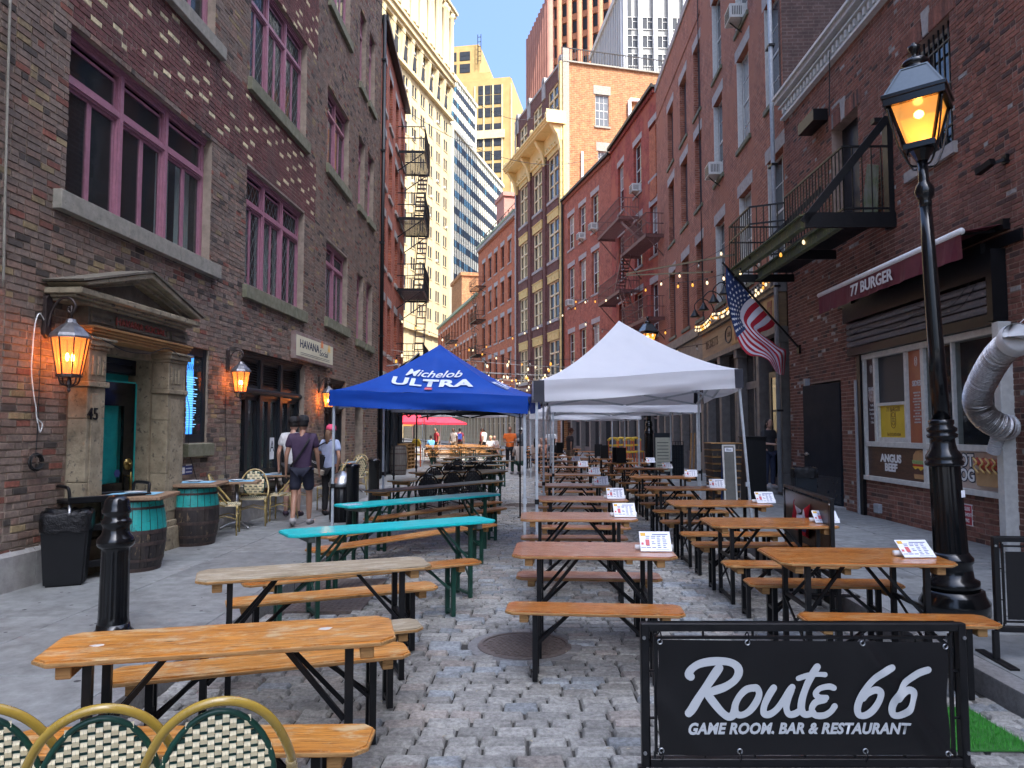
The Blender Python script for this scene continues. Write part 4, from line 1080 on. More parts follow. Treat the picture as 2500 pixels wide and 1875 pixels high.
mb=C1.mb(M['b_orange']);wall_sheet(mb,0,38,3.2,12.5,hc,0,.15);mb.box(0,38,-10,-.6,0,12.5);mb.box(0,38,-.2,.15,2.8,3.2);mb.build('wall',rc)
mb=C1.mb(M['glass'])
for h in hc:mb.box(h[0],h[1],-.16,-.15,h[2],h[3])
tag(mb.build('window',rc),kind='stuff')
mb=C1.mb(M['dark_slate']);mb.box(0,38,-.5,-.3,0,2.8)
for i in range(20):mb.box(i*1.9,i*1.9+.25,-.3,0,0,2.8)
mb.build('shopfront',rc)
# == right: 77 Burger building (R1)
def brick_col_r(u,v,b):
 g=rnd.uniform(.72,1.25);t=rnd.random()
 if v<5.2 and u>-.6 and t<.035:return(.42*g,.39*g,.36*g)
 if t<.02:return(.36*g,.33*g,.30*g)
 if t<.10:return(.09*g,.05*g,.042*g)
 if v>5:return(.27*g,.105*g,.070*g)
 return(.215*g,.092*g,.066*g)
HR1=9.02
sh=(-4.42,-.43,.66,3.56)
dr1=(.56,2.1,0.0,2.57)
op1=(-.5,.68,5.35,7.70);op2=(-3.5,-2.3,5.78,7.75)
holes1=[sh,dr1,op1,op2]
rR=empty('brick_building',R1.p,R1.rz,'two storey dark brick building with the burger window, maroon awning and white dentil cornice','building')
mb=R1.mb(M['mortar_r']);wall_sheet(mb,-14,uR1,0,HR1,holes1,0,.28);mb.build('mortar_wall',rR)
lay_bricks(R1,rR,-9.5,uR1,.0,HR1,[(a-(.0 if i else .12),b+(.0 if i else .12),c,d+(.5 if i==0 else 0))for i,(a,b,c,d)in enumerate(holes1)],brick_col_r,indiv=300,header=.3,wmax=.010,jt=.013)
mb=R1.mb(M['room']);mb.box(-14,uR1,-10,-2.2,0,HR1);mb.box(-14,uR1,-2.2,-.3,4.0,4.1);mb.box(.3,.4,-2.2,-.29,0,HR1);mb.box(2.4,2.5,-2.2,-.29,0,HR1);mb.build('inner_rooms',rR)
for(a,b,c,d)in(op1,op2):
 mb=R1.mb(M['brick_attr'])
 n=int((b-a+.3)/.075)
 for i in range(n):
  x=a-.15+i*.075
  if abs(x-(a+b)/2)<.09:continue
  mb.col=brick_col_r(x,6,None);mb.box(x+.004,x+.071,-.02,.018,d+.005,d+.30)
 tag(mb.build('flat_arch',rR),kind='stuff')
 mb=R1.mb(M['lintel']);m_=(a+b)/2;mb.prism([(m_-.07,d+.003),(m_+.07,d+.003),(m_+.11,d+.42),(m_-.11,d+.42)],-.02,.03,'y');mb.build('keystone',rR)
mb=R1.mb(M['lintel']);mb.box(op2[0]-.1,op2[1]+.1,-.2,.07,op2[2]-.17,op2[2]-.002);mb.build('window_sill',rR)
mb=R1.mb(M['dark_slate']);a,b,c,d=op2
for k in range(9):x=a+.06+(b-a-.12)*k/8;mb.beam((x,-.1,c),(x,-.1,d),.022)
for z in(c+.35,(c+d)/2,d-.3):mb.box(a,b,-.115,-.085,z,z+.03)
o=mb.build('window_bars',rR)
mb=R1.mb(M['white_paint']);mb.box(a,a+.06,-.24,-.2,c,d);mb.box(b-.06,b,-.24,-.2,c,d);mb.box(a+.06,b-.06,-.24,-.2,(c+d)/2-.03,(c+d)/2+.03);mb.box(a+.06,b-.06,-.24,-.2,c,c+.06);mb.box(a+.06,b-.06,-.24,-.2,d-.06,d);o=mb.build('window',rR)
mb=R1.mb(M['glass']);mb.box(a+.06,b-.06,-.23,-.222,c+.06,d-.06);mb.build('pane',o)
mb=R1.mb(M['dark_slate']);a,b,c,d=op1;mb.box(a,b,-.27,-.22,c,d);mb.build('balcony_door',rR)
mb=R1.mb(M['white_paint'])
mb.box(-14,uR1-.1,0,.05,HR1,HR1+.40);mb.box(-14,uR1-.1,.05,.12,HR1,HR1+.06);mb.box(-14,uR1-.1,.05,.17,HR1+.27,HR1+.31)
mb.box(-14,uR1-.06,0,.24,HR1+.40,HR1+.50);mb.box(-14,uR1-.04,0,.30,HR1+.50,HR1+.56)
mb.build('cornice',rR)
me=None;x=-9.9;i=0
while x<uR1-.2:
 if me is None:
  m_=MB(M['white_paint'],R1.Ml);m_.box(0,.085,0,.085,0,.14);me=m_.mesh('dentil')
 link('dentil',me,rR,R1.loc(x,HR1+.10,.05));x+=.19
rib=pm('roof_metal',(.035,.037,.04),(.05,.052,.055),4,.6,bmp=.2)
mb=R1.mb(rib);mb.quad((-14,.2,HR1+.57),(uR1-.05,.2,HR1+.57),(uR1-.05,-5.5,HR1+4.4),(-14,-5.5,HR1+4.4))
for k in range(0,44):
 t=k/44;w_=.15-5.65*t;z=HR1+.6+3.83*t;mb.box(-14,uR1-.05,w_-.05,w_,z-.01,z+.035)
mb.build('roof',rR)
mb=R1.mb(M['black_metal']);u0,v0_=R1.px(1988,290,.3);u1,v1_=R1.px(1937,292,.1)
mb.box(u0,u0+.85,.02,.32,v0_-.02,v0_+.22);mb.build('vent_box',rR)
bl=R1.root('fire_escape','black iron balcony with mossy edge beams and a tie rod over the burger awning','fire escape',-1.75,5.1,0)
K=lambda m='black_metal':R1.mb(M[m],-1.75,5.1,0)
M['moss_iron']=pm('moss_iron',(.05,.055,.045),(.09,.11,.035),5,.8,bmp=.3,wear=(.14,.15,.06),wthr=.55)
un,uf=-1.75,2.9
for(w_,a,b,m_)in((1.55,un,uf,'moss_iron'),(.92,un,uf-.2,'moss_iron')):
 mb=K(m_);mb.box(a,b,w_-.05,w_,5.0,5.24);mb.box(a,b,w_,w_+.06,5.0,5.02);mb.box(a,b,w_,w_+.06,5.22,5.24);mb.build('edge_beam',bl)
mb=K();mb.box(un-.06,un,.0,1.55,5.0,5.26);mb.box(uf,uf+.05,.0,1.55,5.02,5.2);mb.box(.6,.66,0,.92,5.02,5.2);mb.build('cross_beam',bl)
mb=K()
x=un+.05
while x<uf:mb.box(x,x+.05,.02,.90 if x<.55 or x>2.0 else .90,5.24,5.26);x+=.085
mb.build('grating',bl)
mb=K()
def rails(mb,pts,z0,hs,step=.14,r=.018,tr=.032):
 for(p,q)in zip(pts,pts[1:]):
  for h in hs:mb.beam((p[0],p[1],z0+h),(q[0],q[1],z0+h),tr)
  L=math.hypot(q[0]-p[0],q[1]-p[1]);n=max(1,int(L/step))
  for i in range(n+1):t=i/n;mb.beam((p[0]+(q[0]-p[0])*t,p[1]+(q[1]-p[1])*t,z0),(p[0]+(q[0]-p[0])*t,p[1]+(q[1]-p[1])*t,z0+max(hs)),r)
rails(mb,[(un,.05),(un,.86),(1.05,.86)],5.26,(.08,1.16));rails(mb,[(1.05,.86),(1.35,1.5),(uf,1.5),(uf,.05)],5.2,(.05,.75,1.12));mb.build('railing',bl)
mb=K();mb.box(un-.02,un+.16,.0,.1,5.0,6.95);mb.box(un+.0,un+.14,.1,.3,6.85,6.93);mb.build('wall_post',bl)
mb=K();mb.beam((un-.03,.1,6.9),(un-.03,1.56,5.1),.06,.13);mb.build('tie_bar',bl)
mb=K();mb.beam((1.0,.1,6.6),(1.2,1.56,5.15),.05,.10);mb.build('tie_bar',bl)
gb=R1.root('mossy_board','green mossy board leaning on the balcony wall behind the railing','board',-1.2,5.27,.15)
mb=R1.mb(pm('mossy',(.10,.13,.035),(.22,.21,.17),4,.9,bmp=.3),-1.2,5.27,.15)
mb.prism([(-1.35,5.27),(-.75,5.27),(-1.1,6.35),(-1.45,6.2)],.1,.14,'y');mb.build('board',gb)
M['maroon']=pm('maroon',(.13,.015,.028),(.10,.012,.022),4,.75,bmp=.08)
aw=R1.root('awning','maroon 77 Burger awning with a white roller bar above the burger window','awning',-1,4.0,0)
au0,av0=R1.px(2348,562,.62);au1,av1=R1.px(2000,723,.62);avt=(av0+av1)/2
Kw=lambda m:R1.mb(m,-1,4.0,0)
mb=Kw(M['white']);mb.smooth=True;mb.tube([(au0,.62,avt),(au1,.62,avt)],.045,10);mb.build('front_bar',aw)
mb=Kw(M['maroon']);n=40
for i in range(n):
 a=au0+(au1-au0)*i/n;b=au0+(au1-au0)*(i+1)/n;f=lambda x:.02*math.sin(x*7)+.01*math.sin(x*17)
 mb.quad((a,.635,avt-.03),(b,.635,avt-.03),(b,.635+f(b),avt-.36),(a,.635+f(a),avt-.36))
mb.build('valance',aw)
mb=Kw(M['maroon']);mb.add([(au0+.03,.60,avt),(au1-.03,.60,avt),(au1-.03,.05,avt+.10),(au0+.03,.05,avt+.10),(au0+.03,.60,avt+.008),(au1-.03,.60,avt+.008),(au1-.03,.05,avt+.108),(au0+.03,.05,avt+.108)],[(0,1,2,3),(4,5,6,7),(0,1,5,4),(1,2,6,5),(2,3,7,6),(3,0,4,7)]);mb.build('canopy',aw)
mb=Kw(M['black_metal']);mb.box(au0-.02,au1+.02,.0,.10,avt+.02,avt+.16)
for x in(au0+.15,au1-.15):mb.beam((x,.06,avt+.04),(x,.58,avt-.01),.03)
mb.build('arm',aw)
M['letter_white']=pm('letter_white',(.62,.61,.6),(.5,.5,.5),8,.6)
tu=(R1.U(2082,.66)+R1.U(2196,.66))/2;tl=abs(R1.U(2082,.66)-R1.U(2196,.66))
textobj('77 BURGER',.26,M['letter_white'],aw,.003,'lettering',loc=R1.loc(tu,avt-.20,.665,(-1,4.0,0)),rot=(R(90),0,R(180)),sx=tl/1.42,bold=.006)
wnd=R1.root('shop_window','burger shop window with white frames, rolled up shutter and food panels below','shop window',-2.4,.66,0)
S=lambda m:R1.mb(M[m]if isinstance(m,str)else m,-2.4,.66,0)
u0,u1=sh[0],sh[1]
mb=S('white_paint');d0,d1=-.12,.03
mb.box(u0,u1,d0,d1+.03,.66,.74);mb.box(u0,u1,d0,d1,1.27,1.36);mb.box(u0,u1,d0,d1+.01,2.86,2.96);mb.box(u1-.06,u1,d0,d1,.74,2.86);mb.box(u0,u0+.08,d0,d1,.74,2.86)
fr_=[R1.U(x)for x in(2140,2216,2260,2330)]
for x in fr_[:3]:mb.box(x-.035,x+.035,d0,d1-.01,1.36,2.86)
mb.box(fr_[2]-.05,fr_[2]+.05,d0,d1,.74,2.86);mb.box(fr_[3]-.02,fr_[3]+.02,d0,d1-.02,1.36,2.86)
mb.build('frame',wnd,bevel=.004)
mb=S('glass_see');mb.box(u0+.08,fr_[3]-.02,-.05,-.042,1.36,2.86);mb.build('pane',wnd)
mb=S('glass_see');mb.box(fr_[3]+.02,fr_[2]-.05,-.03,-.022,1.36,2.86);mb.build('pane',wnd)
sa,sb=fr_[1]+.035,fr_[0]-.035
mb=S('white_paint');mz=2.02
for(a,b,c,d)in((sa,sb,mz-.025,mz+.025),(sa,sb,1.36,1.44),(sa,sa+.05,1.44,mz-.025),(sb-.05,sb,1.44,mz-.025)):mb.box(a,b,-.05,.0,c,d)
mb.build('sash',wnd)
mb=S(pm('insect_screen',(.03,.032,.035),(.04,.042,.045),30,.6));mb.box(sa,sb,-.06,-.05,mz+.025,2.86);mb.build('insect_screen',wnd)
M['poster_yellow']=pm('poster_yellow',(.72,.50,.02),(.62,.42,.02),3,.5)
po=mb=S('poster_yellow');mb.box(sa+.05,sb-.05,-.045,-.04,1.44,mz-.025);po=mb.build('yellow_poster',wnd)
M['brown_ink']=pm('brown_ink',(.20,.10,.02),(.2,.1,.02),5,.6)
pc=(sa+sb)/2
def rtext(body,size,m,u,v,w,parent,sx=1.0,org=(-2.4,.66,0),**k):return textobj(body,size,m,parent,.0015,'lettering',loc=R1.loc(u,v,w,org),rot=(R(90),0,R(180)),sx=sx,**k)
rtext('77 BURGER',.11,M['brown_ink'],pc,mz-.10,-.038,po,.85);rtext('Tel: (212) 825-0264',.075,M['brown_ink'],pc,1.49,-.038,po,.78)
def burger_mark(u,v,w,s,m,parent):
 mb=S(m);z=lambda a,b:(u+a*s,w,v+b*s)
 mb.tube(catmull([z(0,1),z(.42,.75),z(.5,0),z(.42,-.75),z(0,-1),z(-.42,-.75),z(-.5,0),z(-.42,.75)],5,True),.035*s,4,closed=True)
 mb.tube(catmull([z(-.3,.2),z(-.28,.55),z(0,.7),z(.28,.55),z(.3,.2)],4),.035*s,4);mb.tube([z(-.3,.2),z(.3,.2)],.035*s,4)
 for b in(.02,-.14,-.3):mb.tube([z(-.3,b),z(.3,b)],.035*s,4)
 mb.tube(catmull([z(-.3,-.4),z(-.22,-.6),z(0,-.68),z(.22,-.6),z(.3,-.4)],4),.035*s,4)
 mb.build('burger_mark',parent)
burger_mark(pc,1.76,-.038,.16,'brown_ink',po)
M['panel_dark']=pm('panel_dark',(.06,.018,.018),(.03,.015,.014),1.5,.5);M['panel_red']=pm('panel_red',(.30,.045,.022),(.42,.14,.05),1.3,.45)
sa2,sb2=fr_[0]+.035,u1-.06
mb=S('panel_dark');mb.box(sa2,sb2,-.04,-.03,1.36,2.86);p1=mb.build('shake_panel',wnd);c2=(sa2+sb2)/2
rtext('SHAKE',.10,M['letter_white'],c2,2.31,-.027,p1,.8,bold=.002);burger_mark(c2,2.68,-.028,.075,'white',p1)
mb=S(pm('shake_photo',(.5,.42,.38),(.2,.12,.1),22,.5));mb.tube([(c2,-.03,2.2),(c2,-.026,2.2)],.13,20);mb.build('shake_picture',p1)
rtext('Vanilla\nStrawberry\nChocolate\nOreo\nCoffee',.062,M['letter_white'],c2,1.86,-.027,p1,.75,line=1.25)
sa3,sb3=fr_[2]+.05,fr_[1]-.035;c3=(sa3+sb3)/2
mb=S('panel_red');mb.box(sa3,sb3,-.04,-.03,1.36,2.86);p1=mb.build('sides_panel',wnd)
rtext('SIDES',.12,M['letter_white'],c3,2.32,-.027,p1,.9,bold=.004);burger_mark(c3,2.68,-.028,.075,'white',p1)
rtext('HOMEMADE CHILI\nCORN CARNE\nCHICKEN TENDERS\nMOZZARELLA STICKS\nFRENCH FRIES\nCHEESE FRIES\nCHILI CHEESE FRIES\nCURLY FRIES\nSWEET POTATO FRIES\nONION RINGS\nCHICKEN WINGS',.032,M['letter_white'],c3,1.93,-.027,p1,.8,line=1.5)
M['panel_wood']=woodm('panel_wood',(.10,.042,.024),(.065,.028,.017),(.03,.014,.01),.4,.2)
M['panel_cream']=pm('panel_cream',(.52,.45,.38),(.44,.30,.24),1.2,.45)
a0,a1=fr_[2]+.05,u1-.06
mb=S('panel_wood');mb.box(a0,a1,-.03,-.015,.74,1.27);pa=mb.build('beef_panel',wnd)
tx=(R1.U(2146)+R1.U(2197))/2;tw=abs(R1.U(2146)-R1.U(2197))
rtext('ANGUS',.18,M['white'],tx,1.07,-.010,pa,tw/.62,bold=.009);rtext('BEEF',.18,M['white'],tx,.915,-.010,pa,tw/.62,bold=.009)
bu=R1.U(2243);rr=.23
def food(m,pts,parent,name,w=-.012):mb=S(m);mb.prism([(bu+x*rr,1.0+z*rr)for x,z in pts],w-.003,w,'y');mb.build(name,parent)
bun=pm('bun',(.50,.28,.12),(.42,.22,.09),9,.5);meat=pm('meat',(.07,.03,.02),(.12,.05,.03),20,.6,bmp=.3)
food(bun,[(-1,.3),(-.95,.7),(-.6,1.0),(0,1.08),(.6,1.0),(.95,.7),(1,.3)],pa,'top_bun')
food(pm('lettuce',(.16,.30,.06),(.35,.42,.2),25,.5),[(-1.1,.32),(-1.05,.12),(-.7,.02),(-.3,.1),(.1,.0),(.5,.1),(.9,.0),(1.1,.15),(1.1,.35)],pa,'lettuce',-.010)
food(pm('tomato',(.55,.05,.03),(.45,.04,.03),6,.3),[(-1,.08),(-1,-.1),(1,-.1),(1,.08)],pa,'tomato',-.009)
food(pm('cheese',(.8,.5,.04),(.75,.45,.04),5,.4),[(-1.05,-.08),(1.05,-.08),(.7,-.3),(.3,-.18),(0,-.36),(-.5,-.16),(-.9,-.26)],pa,'cheese',-.006)
food(meat,[(-1,-.14),(1,-.14),(1.02,-.5),(.9,-.62),(-.9,-.62),(-1.02,-.5)],pa,'patty',-.008)
food(bun,[(-.95,-.62),(.95,-.62),(.85,-.95),(-.85,-.95)],pa,'bottom_bun')
a0b,a1b=u0+.08,fr_[2]-.05
mb=S('panel_cream');mb.box(a0b,a1b,-.03,-.015,.74,1.27);pa=mb.build('hot_dog_panel',wnd)
hx=R1.U(2352)
rtext('HOT',.24,M['ink'],hx+.05,1.13,-.011,pa,.95,bold=.022);rtext('DOG',.24,M['ink'],hx+.05,.92,-.011,pa,.95,bold=.022)
rtext('HOT',.24,M['white'],hx+.05,1.13,-.007,pa,.95,bold=.007);rtext('DOG',.24,M['white'],hx+.05,.92,-.007,pa,.95,bold=.007)
cxh=(R1.U(2380)+R1.U(2458))/2;wd=abs(R1.U(2380)-R1.U(2458))/2
mb=S(pm('sausage',(.48,.09,.04),(.38,.05,.03),7,.3));mb.smooth=True
for k in range(4):x=cxh+wd*(-.7+.45*k);mb.tube([(x-.12,-.0,1.02),(x-.1,.0,1.06),(x+.1,.0,1.14),(x+.13,-.0,1.12)],[.03,.055,.055,.03],8)
mb.build('sausage',pa)
mb=S(pm('mustard',(.75,.52,.2),(.68,.45,.15),7,.3));mb.smooth=True
for k in range(5):x=cxh+wd*(-.85+.4*k);mb.tube(catmull([(x-.03,.05,.98),(x+.05,.06,1.06),(x-.02,.06,1.12),(x+.07,.05,1.18)],4),.013,6)
mb.build('mustard',pa)
mb=S(pm('tray',(.46,.28,.13),(.4,.24,.11),7,.7));mb.prism([(cxh-wd,1.0),(cxh+wd*1.02,1.02),(cxh+wd*.9,.80),(cxh-wd*.9,.80)],-.012,.02,'y');mb.build('tray',pa)
shm=pm('shutter_metal',(.11,.11,.125),(.16,.155,.165),5,.55,metal=.3,bmp=.3,wear=(.24,.21,.20),wthr=.57)
mb=S(shm)
for k in range(4):
 v=3.12+k*.115;pts=[(.06,v),(.15,v+.012),(.165,v+.055),(.15,v+.10),(.06,v+.112)]
 mb.prism(pts,u0+.02,u1+.32,'x')
mb.build('rolled_shutter',wnd)
mb=S('black_metal');mb.box(u0,u1+.36,-.12,.14,2.965,3.11);mb.box(u0-.02,u1+.38,-.05,.20,3.60,3.92);mb.box(u1+.01,u1+.14,-.02,.07,.0,3.6);mb.box(u0-.12,u0-.0,0,.2,3.0,3.95);mb.build('shutter_box',wnd)
mb=S('grey_paint');mb.box(u1+.15,u1+.22,.0,.09,.0,2.5);mb.build('guide_rail',wnd)
mb=S('white_paint');mb.box(u0-.17,u0-.03,-.02,.17,0.0,2.98);mb.build('corner_post',wnd,bevel=.008)
mb=S('black_metal');mb.box(u0-.5,u1+.9,.02,.06,3.97,4.12)
for x in(u1+.15,u1-1.3,u0+.2):mb.box(x,x+.16,.02,.13,3.7,4.1)
mb.build('fascia_beam',wnd)
for l_,wl_ in(((2085,815),(2110,800),(2180,800),(2230,770),(2260,760)),'left of the lamp post along the burger shutter'),(((2020,805),(2060,812),(2090,790),(2150,765)),'running from the small box at the brick pier to the awning'),(((2290,762),(2330,740),(2360,700),(2380,680)),'rising to the right just right of the lamp post'),(((2235,745),(2290,765),(2320,762),(2350,745),(2385,690)),'drooping in a loop behind the lamp post'):
 cable('cable',fpts(R1,l_,.16),.006,M['cable'],'thin wire '+wl_,'wires over the burger window')
mb=R1.mb(pm('sprinkler_sign',(.36,.02,.04),(.32,.02,.035),5,.4));ss=R1.root('sprinkler_sign','red and white sprinklers sign on the brick behind the lamp post','sign',R1.U(2345),.4,0)
ua,ub=R1.U(2366,.01),R1.U(2366,.01)+.36;va,vb=R1.V(2366,1283),R1.V(2366,1283)+.30
mb=R1.mb(M['white'],R1.U(2345),.4);mb.box(ua,ub,.0,.012,va,vb);mb.build('plate',ss)
mb=R1.mb(pm('sprinkler_red',(.40,.02,.04),(.36,.02,.035),5,.4),R1.U(2345),.4);mb.box(ua+.012,ub-.012,.012,.015,va+.012,vb-.012);mb.build('red_field',ss)
textobj('SPRINKLERS\nTHROUGHOUT\nBUILDING',.072,M['white'],ss,.001,'lettering',loc=R1.loc((ua+ub)/2,(va+vb)/2,.017,(R1.U(2345),.4,0)),rot=(R(90),0,R(180)),sx=.72,bold=.001,line=1.15)
jb=R1.root('junction_box','small grey junction box low on the brick left of the burger window','junction box',R1.U(2143),R1.V(2143,1240),0)
mb=R1.mb(M['grey_paint'],R1.U(2143),R1.V(2143,1240));mb.box(R1.U(2143)-.09,R1.U(2143)+.09,0,.08,R1.V(2143,1240)-.08,R1.V(2143,1240)+.08);mb.build('box',jb,bevel=.008)
dd2=empty('metal_door',R1.W(.60,0,0),R1.rz,'dark slate metal door with a diamond kick plate standing ajar beside the burger window','door')
Lf=1.38;ang2=R(9)
mm=Matrix.Rotation(ang2,4,'Z')@R1.Ml
M['door_slate']=pm('door_slate',(.012,.018,.026),(.009,.014,.021),3,.6,bmp=.05,spec=.15)
mb=MB(M['door_slate'],mm);mb.box(0,Lf,-.03,.02,.04,2.52);mb.build('door_leaf',dd2,bevel=.004)
mb=MB(pm('diamond_plate',(.045,.055,.07),(.035,.043,.055),6,.3,metal=.5),mm);mb.box(.03,Lf-.03,.02,.024,.08,.62)
for i in range(20):
 for j in range(9):
  x=.08+i*.064;z=.12+j*.055;d_=.014 if(i+j)%2 else-.014
  mb.add([(x-.016,.024,z-d_),(x+.016,.024,z+d_),(x,.029,z)],[(0,1,2)]);mb.add([(x-.016,.024,z-d_),(x+.016,.024,z+d_),(x+.003,.0245,z-.008 if d_>0 else z+.008),(x,.029,z)],[(0,2,3),(1,2,3)])
mb.build('kick_plate',dd2)
mb=MB(M['steel'],mm);mb.tube([(Lf-.12,.02,1.05),(Lf-.12,.05,1.05)],.04,12);mb.tube([(Lf-.12,.05,1.05),(Lf-.12,.07,1.05),(Lf-.28,.07,1.05)],.012,8);mb.build('handle',dd2)
mb=R1.mb(M['grey_paint'],.6,0,0);mb.box(2.12,2.20,-.1,.12,0,2.7);mb.build('door_post',dd2)
mb=R1.mb(M['stone_grey']);mb.box(.45,2.2,-.3,.18,-.02,.05);mb.build('doorstep',rR,bevel=.01)
M['foil']=pm('foil',(.62,.60,.58),(.40,.38,.37),30,.34,metal=1.0,bmp=.5,bscale=60)
W1=lambda x,y,w:R1.W(*R1.px(x,y,w),w)
path=catmull([W1(2462,1040,.02),W1(2445,1042,.25),W1(2405,1018,.45),W1(2385,975,.58),W1(2405,920,.64),W1(2440,865,.68),W1(2478,812+20,.72)],10)
base=W1(2455,1030,.0)
du_=empty('flexible_duct',base,0,'silver foil flexible air duct hanging out of the burger window frame','duct')
rs=[];dense=[]
for a,b in zip(path,path[1:]):
 for k in range(6):dense.append(a.lerp(b,k/6))
dense.append(path[-1])
rs=[(.165 if i%4<2 else .148)+rnd.uniform(-.003,.003)for i in range(len(dense))]
mb=MB(M['foil']);mb.tube([p_-base for p_ in dense],rs,22,cap=False);mb.build('duct_hose',du_)
e=path[-1]-base;dirv=(path[-1]-path[-3]).normalized()
mb=MB(M['white']);mb.smooth=True;mb.tube([e-dirv*.05,e+dirv*.0,e+dirv*.02,e+dirv*.10],[.18,.18,.195,.18],26,cap=False);mb.tube([e+dirv*.10,e+dirv*.1,e-dirv*.03],[.18,.165,.16],26,cap=False);mb.build('flange',du_)
mb=MB(pm('hose_white',(.5,.5,.5),(.42,.42,.42),6,.5));pth=catmull([W1(2448,1035,.18)-base,W1(2436,1070,.22)-base,W1(2425,1105,.22)-base],14)
mb.tube(pth,[.085 if i%2 else .075 for i in range(len(pth))],16);mb.build('drain_hose',du_)
cable('wire',[path[-1]+Vector((0,0,.13)),W1(2500,780,.3),W1(2540,760,.05)],.006,M['white'],'thin wire holding up the end of the silver duct')
sc_=R1.root('security_camera','small black security camera at the right edge of the brick wall','security camera',R1.U(2488),R1.V(2488,385),0)
mb=R1.mb(M['black_metal'],R1.U(2488),R1.V(2488,385));uu,vv=R1.U(2488),R1.V(2488,385);mb.box(uu-.05,uu+.05,0,.05,vv,vv+.12);mb.beam((uu,.05,vv+.06),(uu+.05,.22,vv),.04);mb.beam((uu-.04,.22,vv+.02),(uu+.22,.26,vv-.04),.08);mb.build('housing',sc_)
# == right: R2 brick houses over the pub
HR2=18.62
c2a=[(.10,1.36),(2.88,4.15),(6.0,7.2)];rows2=[(5.75,8.5),(9.92,12.66),(13.52,16.3)]
h2=[(a,b,c,d)for(a,b)in c2a for(c,d)in rows2]
r2=empty('brick_building',R2.p,R2.rz,'rose brick house with white shuttered windows and air conditioners above the pub','building')
mb=R2.mb(M['b_rose']);wall_sheet(mb,0,uR2,5.35,HR2,h2,0,.2);mb.build('wall',r2)
mb=R2.mb(M['b_dark']);mb.box(0,uR2,-11,-.7,0,HR2);mb.box(0.0,.25,-.7,-.001,HR1,HR2);mb.build('side_wall',r2)
mb=R2.mb(M['white_paint']);mb.box(0,uR2,-.7,.12,HR2,HR2+.15);mb.box(0,uR2,-.1,.22,HR2+.15,HR2+.3);mb.build('cornice',r2)
c_={}
for h in h2:dh_window(R2,r2,h,'white_paint',.16,muntin=2,cache=c_)
lintels(R2,r2,h2,'lintel',.36,.16,cache=c_,sm='sill_moss')
m_=MB(M['white_paint'],R2.Ml);m_.box(0,.02,-.15,.001,0,2.7);shm_=m_.mesh('shutter_panel')
for h in h2:link('shutter_panel',shm_,r2,R2.loc(h[1]-.022,h[2]+.02,0))
def ac(F,u,v,label,s=1.0):
 root=F.root('air_conditioner',label,'air conditioner',u,v,0,group='window air conditioners along the right facades')
 mb=F.mb(M['white_paint'],u,v,0);W_,H_=.62*s,.42*s;mb.box(u,u+W_,-.1,.42,v,v+H_);mb.build('case',root,bevel=.01)
 mb=F.mb(M['dark_slate'],u,v,0)
 for k in range(7):mb.box(u+.05,u+W_-.05,.42,.428,v+.04+k*.05*s,v+.065+k*.05*s)
 for k in range(6):mb.box(u-.006,u-.0,.08+k*.05,.1+k*.05,v+.08,v+H_-.08)
 mb.build('grille',root)
 mb=F.mb(M['black_metal'],u,v,0);mb.beam((u+W_/2,.35,v),(u+W_/2,.0,v-.3),.03);mb.build('bracket',root)
ac(R2,3.2,13.55,'white air conditioner in the top middle window of the rose brick house');ac(R2,6.2,9.95,'white air conditioner in the far middle window of the rose brick house')
dpp=R2.root('drainpipe','grey drainpipe between the burger building and the rose brick house','drainpipe',0,0,.1)
mb=R2.mb(M['grey_paint']);mb.smooth=True;mb.tube([(.12,.14,.1),(.12,.14,HR2)],.055,10);mb.tube([(.30,.1,.1),(.30,.1,HR2)],.03,8);mb.build('pipe',dpp)
mb=R2.mb(M['black_metal'])
for z in(2,5,8,11,14,17):mb.box(.04,.36,.05,.2,z,z+.05)
mb.build('bracket',dpp)
c2b=[(.1,1.2),(2.55,3.85),(5.35,6.65)]
h2b=[(a,b,c,d)for(a,b)in c2b for(c,d)in((5.7,8.6),(9.92,12.72),(13.55,16.2))]
r2b=empty('brick_building',R2b.p,R2b.rz,'rose brick house with dark bricked up windows and a sloping white coping','building')
mb=R2b.mb(M['b_rose']);wall_sheet(mb,0,uR2b,5.35,HR2,h2b,0,.2);mb.box(0,uR2b,-11,-.7,0,HR2);mb.build('wall',r2b)
mb=R2b.mb(M['lintel']);mb.box(0,uR2b,-.4,.06,HR2,HR2+.3);mb.build('coping',r2b)
mb=R2b.mb(M['b_rose']);mb.box(0,uR2b,0,.03,17.1,17.25);mb.build('string_course',r2b)
m1=MB(M['b_dark'],R2b.Ml);m1.box(0,1.3,-.21,-.2,0,2.9);me1=m1.mesh('window');m2=MB(M['dark_slate'],R2b.Ml);m2.box(0,.05,-.2,-.14,0,2.9);m2.box(0,1.1,-.2,-.17,0,.06);me2=m2.mesh('shutter_edge')
for h in h2b:o=link('window',me1,r2b,R2b.loc(h[0],h[2],0));link('shutter_edge',me2,o)
lintels(R2b,r2b,h2b,'lintel',.36,.16,cache=c_,sm='sill_moss')
M['pub_wood']=pm('pub_wood',(.30,.20,.11),(.20,.14,.09),2.5,.6,bmp=.2,stretch=(.3,1,4));M['pub_gold']=pm('pub_gold',(.34,.19,.06),(.24,.14,.05),2.5,.5)
M['pub_grey']=pm('pub_grey',(.17,.155,.145),(.12,.11,.10),5,.6,bmp=.1)
M['glass_gold']=glassm('glass_pub',(.04,.035,.03),.05)
pubs=empty('pub_front',R2.p,R2.rz,'old pub shopfront with a carved fascia, columns and gold lit transom windows','shopfront')
